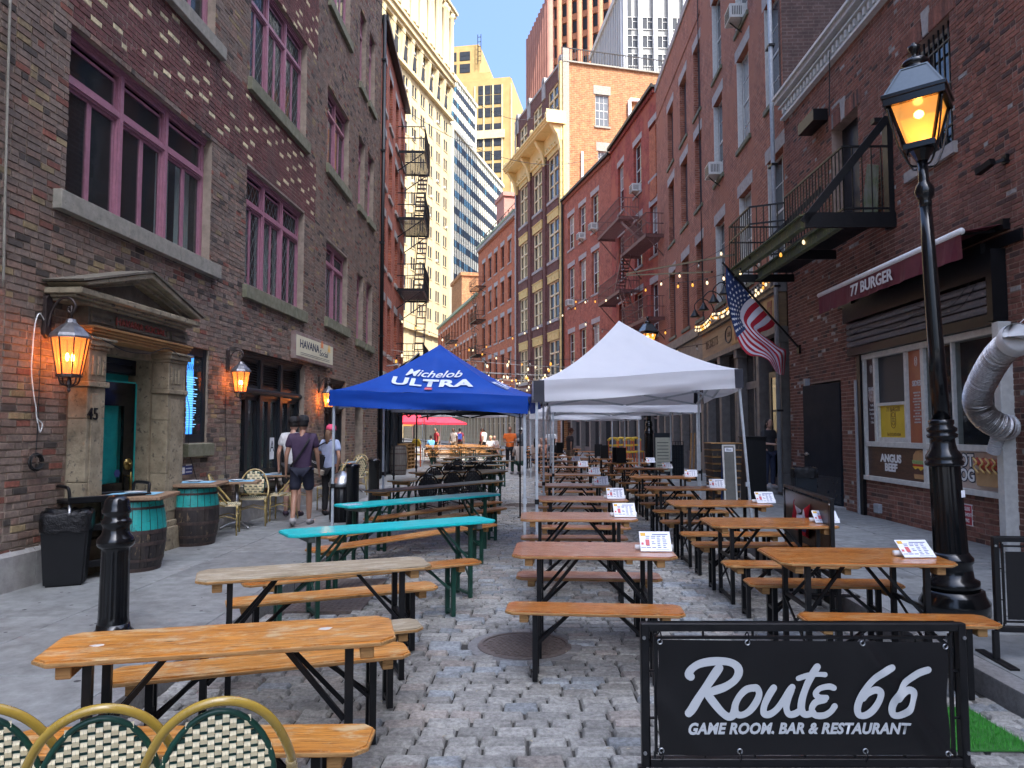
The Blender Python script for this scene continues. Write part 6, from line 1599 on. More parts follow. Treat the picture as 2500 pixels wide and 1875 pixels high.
for i in range(n+1):link('pier',pm1,t4,T4l.loc(Ll*i/n,(i%3)*.0,-.3))
gm=MB(M['glass_dark'],T4l.Ml);gm.box(0,Ll/n-1.1,-.9,-.8,0,2.2);g1=gm.mesh('window')
for i in range(n):
 for j in range(18):link('window',g1,t4,T4l.loc(Ll*i/n+.55,HH-8-j*4.2,0))
T4f=Fr((c4.x,c4.y),122.0,-1,0)
t4f=empty('front_facade',(0,0,0),T4f.rz-T4l.rz,parent=t4)
HF=132;Lf4=26
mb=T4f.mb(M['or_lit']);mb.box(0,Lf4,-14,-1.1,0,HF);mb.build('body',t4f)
pm_=MB(M['or_lit'],T4f.Ml);pm_.smooth=True;pm_.tube([(0,0,0),(0,0,HF)],.62,10);pm1=pm_.mesh('pier');n=11
for i in range(n+1):link('pier',pm1,t4f,T4f.loc(Lf4*i/n,0,-.4))
gm=MB(M['glass_dark'],T4f.Ml);gm.box(0,Lf4/n-1.0,-1.05,-.95,0,2.4);g1=gm.mesh('window')
sm_=MB(M['or_lit'],T4f.Ml);sm_.box(0,Lf4/n-.9,-1.0,-.7,0,1.3);s1=sm_.mesh('spandrel')
for i in range(n):
 for j in range(22):link('window',g1,t4f,T4f.loc(Lf4*i/n+.5,28+j*4.2,0));link('spandrel',s1,t4f,T4f.loc(Lf4*i/n+.45,30.6+j*4.2,0))
M['w_fin']=pm('w_fin',(.46,.47,.48),(.42,.43,.44),.4,.6);M['sp_grey']=pm('sp_grey',(.19,.185,.165),(.24,.235,.21),1.2,.5)
c5=at(1530,1048,110);T5l=Fr((c5.x,c5.y),-6.2,1,0);Ll=T5l.U(1453);H5=68.3
t5=empty('office_tower',c5,T5l.rz,'grey and white office tower with vertical fins on the right','tower')
mb=T5l.mb(M['dark_slate']);mb.box(0,Ll,-30,-.35,0,H5-.5);mb.build('body',t5)
fm=MB(M['w_fin'],T5l.Ml);fm.box(0,.45,-.35,.35,0,H5);f1=fm.mesh('fin');k=0
while k*1.15<Ll:link('fin',f1,t5,T5l.loc(k*1.15,0,0));k+=1
mb=T5l.mb(M['w_fin']);mb.box(-.5,Ll+.5,-.4,.6,H5-.2,H5+.8);mb.build('coping',t5)
T5f=Fr((c5.x,c5.y),88,-1,0);H5f=80
t5f=empty('front_facade',(0,0,0),T5f.rz-T5l.rz,parent=t5)
mb=T5f.mb(M['sp_grey']);mb.box(0,26,-.6,-.1,0,H5f);mb.build('spandrel_wall',t5f)
fm=MB(M['w_fin'],T5f.Ml);fm.box(0,.62,-.1,.5,0,H5f);f1=fm.mesh('pier');wm=MB(M['white_paint'],T5f.Ml)
for(a,b,c,d)in((0,.08,0,2.0),(1.62,1.7,0,2.0),(.08,1.62,0,.08),(.08,1.62,1.92,2.0),(.8,.88,.08,1.92),(.88,1.62,1.2,1.26)):wm.box(a,b,-.1,.02,c,d)
w1=wm.mesh('window');gm=MB(M['glass_dark'],T5f.Ml);gm.box(.08,1.62,-.1,-.06,.08,1.92);g1=gm.mesh('pane')
for i in range(11):
 link('pier',f1,t5f,T5f.loc(i*2.35,0,0))
 for j in range(12):link('window',w1,t5f,T5f.loc(i*2.35+.65,H5f-8-j*2.95-10,0));link('pane',g1,t5f,T5f.loc(i*2.35+.65,H5f-8-j*2.95-10,0))
def shade_tower(x0,x1,y0,y1,h,label):  # unseen block added to keep direct sun off the near street
 root=empty('office_tower',((x0+x1)/2,(y0+y1)/2,0),0,label,'tower');cx,cy=(x0+x1)/2,(y0+y1)/2
 mb=MB(M['b_dark' if False else 'or_shaded']);mb.box(x0-cx,x1-cx,y0-cy,y1-cy,0,h);mb.build('body',root)
 mb=MB(M['glass_dark'])
 for z in range(6,int(h)-4,4):
  mb.box(x0-cx-.05,x1-cx+.05,y0-cy-.05,y1-cy+.05,z,z+1.6)
 mb.build('window_band',root)
shade_tower(17,40,-34,4,68,'brown tower standing behind the burger building out of the frame')
# == beer tables and benches
M['varnish']=woodm('varnish',(.62,.215,.030),(.42,.125,.016),(.13,.035,.008),.22,.5,worn=(.60,.36,.15),wfac=.55)
M['varnish_r']=woodm('varnish_r',(.52,.19,.075),(.36,.12,.045),(.13,.04,.018),.22,.55,worn=(.60,.40,.24),wfac=.55)
M['pine_worn']=woodm('pine_worn',(.66,.29,.055),(.48,.18,.026),(.14,.05,.012),.36,.2,worn=(.58,.42,.22),wfac=.9)
M['grey_wood']=woodm('grey_wood',(.42,.34,.22),(.28,.22,.14),(.11,.085,.055),.7,0,worn=(.50,.44,.34),wfac=.6)
M['teal_top']=woodm('teal_top',(.004,.56,.56),(.004,.47,.48),(.004,.36,.37),.35,.2,worn=(.10,.55,.52),wfac=.3)
M['slate_top']=woodm('slate_top',(.10,.13,.12),(.075,.10,.095),(.04,.055,.05),.45,.1,worn=(.17,.19,.17),wfac=.5)
M['raw_edge']=woodm('raw_edge',(.42,.235,.085),(.30,.155,.05),(.13,.065,.02),.7,0)
_tc={}
def tb_meshes(L,W,H,top,leg,bench):
 k=(round(L,2),round(W,2),top,leg,bench)
 if k in _tc:return _tc[k]
 th=.028;c=.065 if not bench else .045
 out=[]
 mb=MB(M[top]);x,y=L/2,W/2
 mb.prism([(-x+c,-y),(x-c,-y),(x,-y+c),(x,y-c),(x-c,y),(-x+c,y),(-x,y-c),(-x,-y+c)],H-th,H)
 out.append(('seat' if bench else 'tabletop',mb.mesh('top',.007,2),None))
 mb=MB(M['raw_edge']);e=.0035;q=[(-x+c,-y),(x-c,-y),(x,-y+c),(x,y-c),(x-c,y),(-x+c,y),(-x,y-c),(-x,-y+c)]
 for(a,b)in zip(q,q[1:]+q[:1]):
  d=Vector((b[0]-a[0],b[1]-a[1]));n=Vector((d.y,-d.x)).normalized()*e
  if top=='teal_top':continue
  mb.add([(a[0],a[1],H-th+.006),(b[0],b[1],H-th+.006),(b[0]+n.x,b[1]+n.y,H-th+.006),(a[0]+n.x,a[1]+n.y,H-th+.006),(a[0],a[1],H-.008),(b[0],b[1],H-.008),(b[0]+n.x,b[1]+n.y,H-.010),(a[0]+n.x,a[1]+n.y,H-.010)],[(0,1,2,3),(4,5,6,7),(3,2,6,7),(0,3,7,4),(1,2,6,5)])
 if mb.v:out.append(('edge_trim',mb.mesh('edge_trim'),None))
 xf=x-(.20 if L<1.8 else .28)
 yl=y-(.06 if bench else .09)
 for s in(-1,1):
  mb=MB(M['raw_edge' if top!='teal_top' else 'slate_top']);mb.box(s*(xf+.045),s*(xf+.105),-y+.03,y-.03,H-th-.055,H-th-.001);out.append(('cleat',mb.mesh('cleat',.004),None))
  for t in(-1,1):
   mb=MB(M[leg]);a=.018;mb.box(s*xf-a,s*xf+a,t*yl-a,t*yl+a,0.004,H-th-.001);out.append(('leg',mb.mesh('leg'),None))
  mb=MB(M[leg])
  mb.box(s*xf-.015,s*xf+.015,-yl+.018,yl-.018,.03,.055);out.append(('foot_bar',mb.mesh('foot_bar'),None));mb=MB(M[leg])
  mb.box(s*xf-.012,s*xf+.012,-yl+.018,yl-.018,H*.55,H*.55+.025)
  if not bench:
   mb.beam((s*xf,-yl,H*.56),(s*xf,yl,H*.2),.014);mb.beam((s*xf+.012*s,yl,H*.56),(s*xf+.012*s,-yl,H*.2),.014)
  out.append(('crossbar',mb.mesh('crossbar'),None))
  for t in(-1,1):
   mb=MB(M[leg]);mb.beam((s*(xf-.02),t*(yl-.03),H*.52),(s*(xf-(.30 if not bench else .24)),t*(yl-.10),H-th-.01),.018,.022);out.append(('brace',mb.mesh('brace'),None))
 _tc[k]=out;return out
def put_table(x,y,rot,L,W,top,leg,bench,label,group,z=0.0,sc_=1.0,H=None):
 H=H or(.48 if bench else .77)
 root=empty('bench' if bench else 'beer_table',(x,y,z),R(rot),label,'bench' if bench else 'table',group)
 for(n,me,_)in tb_meshes(L,W,H,top,leg,bench):link(n,me,root)
 return root
def strip(xl,yl,xr,yr,z,dn=0):
 a=G(xl,yl,z);b=G(xr,yr,z);c=(a+b)/2;return c.x,c.y,math.degrees(math.atan2(b.y-a.y,b.x-a.x)),(b-a).length
ordn=['first','second','third','fourth','fifth','sixth','seventh','eighth','ninth','tenth','eleventh','twelfth']
CR=[(.63,5.78,-4),(.71,7.97,-2),(.93,10.0,-2),(1.04,12.4,-2),(1.22,15.3,-2),(1.32,18.4,-3),(1.42,21.6,-4),(1.5,25.2,-5),(1.45,28.8,-8),(1.2,32.6,-10),(.9,36.6,-12),(.4,40.8,-15)]
GT,GB='beer tables of the middle row','benches of the middle row'
for i,(x,y,r_)in enumerate(CR):
 w=.69 if i<4 else .6
 tp='varnish_r' if i<9 else 'varnish'
 put_table(x,y,r_,1.22,w,tp,'black_metal',False,'reddish varnished beer table, %s of the middle row from the front'%ordn[i],GT)
 ux,uy=math.cos(R(r_)),math.sin(R(r_))
 for(d,nm)in((-.68,'near'),(.46,'far')):
  put_table(x+uy*d*-1-.02,y+ux*d,r_+rnd.uniform(-1.5,1.5),1.2,.29,'varnish' if d<0 and i==0 else tp,'black_metal',True,'orange bench on the %s side of the %s middle row table'%(nm,ordn[i]),GB)
RR=[(2.52,5.5,-3),(2.57,7.46,-3),(2.62,9.4,-2),(2.76,11.8,-2),(2.95,14.5,-2),(3.08,17.6,-2),(3.2,20.6,-2),(3.25,23.4,-3),(3.25,27.0,-4),(3.1,31.0,-7),(2.7,35.2,-10)]
GT,GB='beer tables of the right row','benches of the right row'
for i,(x,y,r_)in enumerate(RR):
 z_=0.0
 put_table(x,y,r_,1.22,.69 if i<3 else .6,'varnish','black_metal',False,'orange varnished beer table, %s of the right row from the front'%ordn[i],GT)
 for(d,nm)in((-.68,'near'),(.46,'far')):
  put_table(x-.03,y+d,r_+rnd.uniform(-1.5,1.5),1.2,.28,'varnish','black_metal',True,'orange bench on the %s side of the %s right row table'%(nm,ordn[i]),GB)
put_table(-1.27,2.98,1.5,1.42,.26,'pine_worn','black_metal',True,'orange bench behind the rattan chairs at the bottom left','benches of the left row')
_t1=put_table(-1.275,3.36,13.2,1.46,.45,'pine_worn','black_metal',False,'long worn orange table nearest the camera on the left','beer tables of the left row')
put_table(-1.30,3.96,18.5,1.50,.26,'pine_worn','black_metal',True,'worn pine bench right behind the nearest left table','benches of the left row')
put_table(-1.27,4.47,20,1.46,.26,'grey_wood','black_metal',True,'pale bench end showing right of the nearest left table','benches of the left row')
put_table(-1.31,5.0,21,1.50,.42,'grey_wood','black_metal',False,'weathered grey wooden table, second on the left','beer tables of the left row')
put_table(-1.32,5.58,23.5,1.54,.26,'pine_worn','black_metal',True,'yellow pine bench behind the weathered grey table','benches of the left row')
put_table(-1.24,6.45,29,2.1,.25,'varnish','dark_green',True,'orange bench with green legs in front of the nearer teal table','benches of the left row')
c=G(703,1297,.77);
put_table(-1.16,7.22,31.5,2.12,.46,'teal_top','dark_green',False,'nearer bright teal table with green legs on the left','beer tables of the left row')
x,y,r_,L=strip(755,1342,1203,1277,.48);put_table(x,y,r_,L,.24,'varnish','dark_green',True,'worn orange bench just behind the nearer teal table','benches of the left row')
x,y,r_,L=strip(788,1310,1226,1238,.48);put_table(x,y,r_,L,.24,'varnish','dark_green',True,'brown bench between the two teal tables','benches of the left row')
x,y,r_,L=strip(825,1237,1202,1205,.77);put_table(x,y+.15,r_,L,.46,'teal_top','dark_green',False,'farther bright teal table under the blue canopy','beer tables of the left row')
x,y,r_,L=strip(896,1266,1217,1223,.48);put_table(x,y,r_,L,.24,'varnish','dark_green',True,'brown bench behind the farther teal table','benches of the left row')
x,y,r_,L=strip(905,1199,1216,1172,.77);put_table(x,y,r_,L,.40,'slate_top','dark_green',False,'nearest dark slate table before the black mesh chairs','dark tables with black mesh chairs')
SL=[((962,1174),(1225,1148)),((1004,1153.5),(1226,1146)),((1049,1136),(1232,1134)),((1067,1127),(1250,1124)),((1086,1118.5),(1219,1110))]
for i,(a,b)in enumerate(SL):
 x,y,r_,L=strip(a[0],a[1],b[0],b[1],.77);put_table(x,y,r_,L,.42,'slate_top','dark_green',False,'dark slate topped table among black mesh chairs, %s from the front'%ordn[i+1],'dark tables with black mesh chairs')
k=0
for(X0,Ys)in((-2.9,(33.5,36.4,39.3,42.5)),(-1.0,(34,36.8,39.6,42.6,45.8))):
 for y in Ys:
  sx=(y-33)*-.13
  g_='sunlit tables and benches at the far end of the street'
  put_table(X0+sx,y,-8,1.8,.6,'pine_worn','dark_green',False,'small distant sunlit pine table in the %s far row, %s from the front'%('left' if X0<-2 else 'centre',ordn[Ys.index(y)]),g_)
  for d,nm in((-.7,'near'),(.7,'far')):put_table(X0+sx,y+d,-8,1.8,.26,'pine_worn','dark_green',True,'small distant pine bench on the %s side of the %s %s far table'%(nm,ordn[Ys.index(y)],'left' if X0<-2 else 'centre'),g_)
for(x,y,r_)in((.42,.03,.035),(-.53,-.02,.028)):
 mb=MB(M['card_w0']if 'card_w0' in M else pm('paint_patch',(.62,.58,.52),(.55,.5,.44),30,.7));mb.prism([(x+math.cos(k*.52)*r_*rnd.uniform(.6,1.25),y+math.sin(k*.52)*r_*rnd.uniform(.4,.8))for k in range(12)],.7700,.7712);mb.build('paint_patch',_t1)
M['card_y']=pm('card_y',(.75,.42,.05),(.7,.4,.05),5,.6);M['card_r']=pm('card_r',(.6,.12,.12),(.55,.1,.12),5,.6);M['card_b']=pm('card_b',(.16,.18,.32),(.12,.13,.25),30,.6)
M['card_w']=pm('card_w',(.78,.79,.82),(.74,.75,.79),6,.5)
_cm=None
def menu_proto():
 W_,H_,th=.235,.17,.004
 a=MB(M['card_w']);a.box(-W_/2,W_/2,0,th,0,H_)
 b=MB(M['card_b'])
 for j in range(7):
  for k in range(4):
   if rnd.random()<.85:x=-.07+k*.042;z=H_-.045-j*.016;b.box(x,x+rnd.uniform(.02,.034),-.0012,0,z,z+.006)
 b.box(-.11,-.075,-.0012,0,.03,.034);b.box(-.02,.1,-.0012,0,H_-.03,H_-.022);b.box(.0,.1,-.0012,0,.012,.014)
 c=MB(M['card_y']);c.box(-.108,-.07,-.0012,0,H_-.04,H_-.012);d=MB(M['card_r']);d.box(-.075,-.045,-.0014,0,.05,.10);d.box(-.108,-.09,-.0012,0,.055,.075)
 e=MB(M['white']);e.smooth=True;e.tube([(-.15,0,0),(.14,0,0)],.020,12)
 return[('card',a.mesh('card')),('print',b.mesh('print')),('yellow_print',c.mesh('yellow_print')),('red_print',d.mesh('red_print'))],e.mesh('napkin_roll')
_mc,_nr=menu_proto()
def menu(x,y,z,rot,label,tilt=40):
 root=empty('menu_card',(x,y,z),R(rot),label,'menu','white menu cards propped on napkin rolls')
 for n,me in _mc:link(n,me,root,(0,-.045,.004),(R(-tilt),0,0))
 link('napkin_roll',_nr,root,(0,.045,.021),(0,0,R(rnd.uniform(-6,6))))
for i,(mx,my)in enumerate([(1590,1336),(1526,1262),(1504,1218),(1471,1186),(1453,1159),(1417,1136),(1397,1121)]):
 g=G(mx,my,.773);menu(g.x,CR[i][1]-.12,.773,rnd.uniform(-6,4),'white menu card standing on the %s middle row table'%ordn[i],38)
for i,(mx,my)in enumerate([(2216,1352),(1985,1266),(1838,1219),(1744,1189),(1657,1156),(1604,1137),(1566,1124)]):
 g=G(mx,my,.773);menu(g.x if i else 2.98*0+g.x,RR[i][1]-.1,.773,rnd.uniform(-8,4),'white menu card standing on the %s right row table'%ordn[i],52 if i<2 else 40)
g=G(860,1231,.775);
mb=MB(M['card_w']);mb.boxm((0,0,.002),.22,.13,.003,Matrix.Rotation(R(48),3,'Z'));
for k in range(5):mb.mat(M['card_b']);mb.boxm((-.06+k*.03,-.05+k*.03,.0045),.015,.09,.001,Matrix.Rotation(R(48),3,'Z'))
o=mb.build('menu_sheet',loc=(g.x,g.y,.772));tag(o,'pale blue printed menu sheet lying flat on the farther teal table','menu')
# == rattan bistro chairs
M['bamboo']=pm('bamboo',(.42,.28,.045),(.34,.22,.035),7,.25,bmp=.08,coat=.5,wear=(.62,.55,.42),wthr=.70)
M['bamboo2']=pm('bamboo2',(.40,.30,.11),(.32,.23,.08),7,.3,coat=.3)
M['weave_c']=pm('weave_c',(.80,.70,.45),(.72,.61,.37),30,.35,bmp=.1,coat=.2)
M['weave_g']=pm('weave_g',(.010,.035,.030),(.012,.05,.04),20,.3)
M['wrap']=pm('wrap',(.60,.47,.24),(.5,.38,.18),30,.5)
def chair_proto(fine=True,frame='bamboo',wc='weave_c',wg='weave_g',rim='dark_green',loop=True):
 """chair facing +y; back at -y"""
 P=[]
 hw=.215;ns=8 if fine else 5
 mb=MB(M[frame]);mb.smooth=True
 hoop=[(-hw-.01,.06,.47),(-hw-.02,-.03,.58),(-hw*.98,-.13,.70),(-hw*.72,-.195,.82),(-hw*.38,-.225,.885),(0,-.232,.905),(hw*.38,-.225,.885),(hw*.72,-.195,.82),(hw*.98,-.13,.70),(hw+.02,-.03,.58),(hw+.01,.06,.47)]
 mb.tube(catmull(hoop,5 if fine else 3),.0145,ns+2);P.append(('outer_hoop',mb.mesh('outer_hoop')))
 def ov(t,k=1.0):
  a=2*math.pi*t;x=math.cos(a)*.165*k*(1-.12*math.sin(a));z=.665+math.sin(a)*.205*k;return Vector((x,-.14-(z-.5)*.20,z))
 mb=MB(M[rim]);mb.smooth=True;mb.tube([ov(i/32)for i in range(32)],.010,ns,closed=True);P.append(('back_rim',mb.mesh('back_rim')))
 mb=MB(M[wg])
 nrow=19 if fine else 9
 zs=[.665-.195+.39*(i+.5)/nrow for i in range(nrow)]
 def halfw(z):
  s=max(-1,min(1,(z-.665)/.205));c=math.sqrt(max(0,1-s*s));return .165*c*(1-.12*s)
 for z in zs:
  h=halfw(z);yb=-.14-(z-.5)*.20
  if h>.02:mb.box(-h,h,yb-.004,yb+.004,z-.0065,z+.0065)
 if mb.v:P.append(('dark_strands',mb.mesh('dark_strands')))
 mb=MB(M[wc]);ncol=15 if fine else 8
 for i in range(ncol):
  x0=-.158+.316*(i+.5)/ncol
  for j,z in enumerate(zs):
   h=halfw(z)
   if abs(x0)>h-.004:continue
   over=(i+j)%2==0;yb=-.14-(z-.5)*.20;dz=.39/nrow
   wd=.316/ncol*(.46 if fine else .48)
   o_=.006 if over else .0
   L=dz*(.98 if over else .40)
   for q in((-.5,0),(.5,0))if fine else((0,0),):
    xc=x0+q[0]*wd;w2=wd*(.52 if fine else 1.0)
    sgn=-1 if over else 1;yy=yb+sgn*.009;Lz=dz*.86;ye=yb+sgn*.003
    mb.add([(xc-w2,ye,z-Lz),(xc+w2,ye,z-Lz),(xc+w2*.9,yy,z),(xc-w2*.9,yy,z),(xc-w2,ye,z+Lz),(xc+w2,ye,z+Lz)],[(0,1,2,3),(3,2,5,4)])
 P.append(('back_weave',mb.mesh('back_weave')))
 mb=MB(M[rim if rim!='dark_green' else wc]);n=24
 sp=[(math.cos(2*math.pi*i/n)*(hw-.005)*(1 if math.sin(2*math.pi*i/n)<0 else 1.03),.03+math.copysign(abs(math.sin(2*math.pi*i/n))**.6,math.sin(2*math.pi*i/n))*.20)for i in range(n)]
 mb.prism(sp,.43,.462);mb.mat(M[wg])
 for(x,y)in((a,b)for a in[-.18+.03*k for k in range(13)]for b in[-.13+.03*k for k in range(12)]):
  if(x/.2)**2+((y-.03)/.19)**4<.9:mb.box(x-.006,x+.006,y-.006,y+.006,.462,.4635)
 P.append(('seat',mb.mesh('seat')))
 for(sx,sy,lean)in((-1,1,.0),(1,1,.0),(-1,-1,-.06),(1,-1,-.06)):
  mb=MB(M[frame]);mb.smooth=True
  x,y=sx*(hw-.015),.03+sy*.165
  mb.tube([(x,y,.455),(x*1.02,y+lean*.3,.25),(x*1.05,y+lean,.0)],.0135,ns);mb.mat(M['wrap' if frame=='bamboo' else frame]);mb.tube([(x,y,.36),(x,y,.44)],.0175,ns);P.append(('leg',mb.mesh('leg')))
 mb=MB(M[frame]);mb.smooth=True;y0,y1=.03-.165,.03+.165;x=hw-.015
 for(a,b)in(((-x,y0,.27),(x,y0,.27)),((-x,y1,.27),(x,y1,.27)),((-x,y0,.24),(-x,y1,.24)),((x,y0,.24),(x,y1,.24))):mb.tube([a,((a[0]+b[0])/2,(a[1]+b[1])/2,a[2]+.05),b],.009,ns)
 mb.tube([(-hw*.95,-.135,.50),(hw*.95,-.135,.50)],.011,ns)
 for s in(-1,1):mb.tube([(s*hw,.03,.43),(s*hw,-.1,.48)],.011,ns)
 P.append(('stretcher',mb.mesh('stretcher')))
 if frame=='bamboo':
  for s in(-1,1):
   mb=MB(M['wrap']);
   pts=catmull([(s*(hw+.012),.04,.50),(s*(hw+.02),-.02,.565),(s*(hw+.008),-.085,.64)],6)
   mb.tube(pts,[.019 if i%2 else .0165 for i in range(len(pts))],ns);P.append(('binding',mb.mesh('binding')))
 return P
CH=chair_proto(True);CHs=chair_proto(False,'bamboo2');CB=chair_proto(False,'black_gloss','black_metal','black_plastic','black_gloss')
def put_chair(P,x,y,rot,label,group,z=0.0,s=1.0,cat='chair',name='bistro_chair'):
 root=empty(name,(x,y,z),R(rot),label,cat,group);root.scale=(s,s,s)
 for n,me in P:link(n,me,root)
 return root
gch='rattan chairs at the bottom left edge'
put_chair(CH,-.955,2.46,20,'cream and green rattan chair with olive hoop back, right one of the front three',gch,0,.98)
put_chair(CH,-1.30,2.42,22,'cream and green rattan chair in the middle of the front three',gch,0,.97)
put_chair(CH,-1.66,2.42,20,'cream and green rattan chair cut off by the left edge of the picture',gch,0,.975)
gm_='rattan chairs along the tavern wall'
put_chair(CHs,-4.34,11.15,-75,'rattan chair seen from the side right behind the teal barrel',gm_,.12)
put_chair(CHs,-4.28,12.2,195,'rattan chair facing the camera beside the first small cafe table',gm_,.12)
put_chair(CHs,-3.98,12.9,95,'rattan chair turned sideways between the two small cafe tables',gm_,.12)
put_chair(CHs,-4.2,14.6,190,'rattan chair partly hidden behind the man in the purple shirt',gm_,.12)
put_chair(CHs,-3.55,14.4,120,'rattan chair beside the woman in the pink cap',gm_,.12)
put_chair(CHs,-4.05,19.6,185,'rattan chair facing the camera behind the farthest cafe table',gm_,.12)
put_chair(CHs,-3.75,17.6,60,'rattan chair in front of the farthest cafe table',gm_,.12)
put_chair(CHs,-3.9,16.4,100,'rattan chair turned sideways near the round litter bin',gm_,.12)
gb_='black mesh chairs among the slate tables'
for j,row in enumerate([[(-1.5,13.2),(-1.18,14.2),(-.8,14.95)],[(-1.68,15.9),(-1.27,16.75),(-.8,17.75)],[(-1.6,18.6),(-1.17,19.35),(-.68,20.1)],[(-1.62,21.3),(-1.17,21.9),(-.74,22.8)]]):
 for i,(x,y)in enumerate(row):put_chair(CB,x,y,10+rnd.uniform(-8,8),'black mesh backed chair, %s from the left in the %s row'%(['first','second','third'][i],ordn[j]),gb_,0,1.0 if j<2 else .95)
M['chair_y']=pm('chair_y',(.62,.42,.03),(.5,.3,.03),6,.5);M['chair_o']=pm('chair_o',(.55,.10,.03),(.5,.12,.04),6,.5)
for i,(px_,py_)in enumerate(((1500,1108),(1520,1106),(1538,1112),(1555,1114))):
 Y=27+i%2*.8;x=(px_-1250)/FPX*Y
 root=empty('bar_chair',(x,Y,.12),R(8),'tall yellow and orange painted bar chair, %s from the left under the white canopies'%ordn[i],'chair','painted bar chairs')
 mb=MB(M['chair_y']);mb.box(-.2,.2,-.2,.2,.72,.77);mb.build('seat',root)
 mb=MB(M['chair_y']);mb.tube(catmull([(-.2,.2,1.15),(-.1,.2,1.24),(.1,.2,1.24),(.2,.2,1.15)],4),.05,6);mb.box(-.2,.2,.18,.2,.95,1.02);mb.build('backrest',root)
 for(a,b)in((-1,-1),(1,-1),(-1,1),(1,1)):
  mb=MB(M['chair_o']);mb.beam((a*.2,b*.2,0),(a*.18,b*.18,1.15 if b>0 else .72),.04);mb.build('leg',root)
 mb=MB(M['chair_y']);mb.box(-.2,.2,-.21,-.18,.3,.34);mb.box(-.2,.2,.18,.21,.3,.34);mb.build('stretcher',root)
i=0
for(px_,Y)in((1012,31),):
 root=empty('painted_chair',((px_-1250)/FPX*Y,Y,.12),R(-20),'yellow backed orange chair in the sun by the far barrel','chair')
 mb=MB(M['chair_y']);mb.box(-.2,.2,-.2,.2,.5,.55);mb.tube(catmull([(-.2,.2,.95),(-.1,.2,1.12),(.1,.2,1.12),(.2,.2,.95)],4),.05,6);mb.box(-.2,.2,.19,.21,.85,1.08);mb.build('backrest',root)
 for(a,b)in((-1,-1),(1,-1),(-1,1),(1,1)):
  mb=MB(M['chair_o']);mb.beam((a*.2,b*.2,0),(a*.19,b*.2,.95 if b>0 else .5),.04);mb.build('leg',root)
M['table_wood']=woodm('table_wood',(.30,.19,.11),(.24,.15,.085),(.12,.07,.04),.5,.1)
M['napkin_blue']=pm('napkin_blue',(.18,.42,.58),(.25,.50,.64),12,.7);M['china']=pm('china',(.75,.76,.74),(.7,.71,.7),3,.2,coat=.4)
def setting(x,y,z,rot,lab):
 o=MB(M['napkin_blue']);o.boxm((0,0,.002),.52,.36,.003,Matrix.Identity(3));ob=o.build('placemat',loc=(x,y,z),rot=(0,0,R(rot)));tag(ob,'blue paper placemat '+lab,'placemat','blue placemats')
 p_=MB(M['china']);p_.smooth=True;p_.lathe([(0,0),(.06,0),(.07,.004),(.115,.018),(.118,.021),(.105,.018),(.065,.008),(0,.007)],24);ob=p_.build('plate',loc=(x,y,z+.005));tag(ob,'white china plate '+lab,'plate','white plates')
def cafe_table(x,y,rot,label,lab,z=.12,H=.75):
 root=empty('cafe_table',(x,y,z),R(rot),label,'table','small square cafe tables')
 mb=MB(M['table_wood']);mb.box(-.34,.34,-.30,.30,H-.035,H);mb.build('tabletop',root,bevel=.005)
 mb=MB(M['steel']);mb.smooth=True;mb.tube([(0,0,.08),(0,0,H-.036)],.03,12);mb.build('column',root)
 for k in range(4):
  a=math.pi/4+k*math.pi/2;mb=MB(M['steel']);mb.smooth=True;mb.tube(catmull([(0,0,.09),(math.cos(a)*.16,math.sin(a)*.16,.07),(math.cos(a)*.31,math.sin(a)*.31,.02)],4),[.028-.0012*i for i in range(9)],8);mb.build('foot',root)
 setting(x,y,z+H,rot,lab)
cafe_table(-4.42,11.85,12,'small square cafe table on a chrome foot, nearest behind the barrel','on the nearest small cafe table')
cafe_table(-4.35,13.6,8,'small square cafe table behind the man in the purple shirt','on the small table behind the purple shirted man')
cafe_table(-3.95,18.6,5,'small square cafe table farthest along the tavern wall','on the farthest cafe table')
cafe_table(-3.85,16.9,5,'small square cafe table beyond the woman in the pink cap','on the cafe table beyond the pink cap')
M['barrel_dark']=pm('barrel_dark',(.014,.012,.014),(.035,.027,.022),7,.6,bmp=.4,stretch=(1,1,.35),wear=(.15,.105,.06),wthr=.60)
M['hoop_iron']=pm('hoop_iron',(.085,.058,.05),(.055,.04,.037),12,.6,metal=.4,bmp=.2)
M['barrel_wood']=pm('barrel_wood',(.13,.115,.10),(.09,.08,.07),7,.7,bmp=.4,stretch=(1,1,.3))
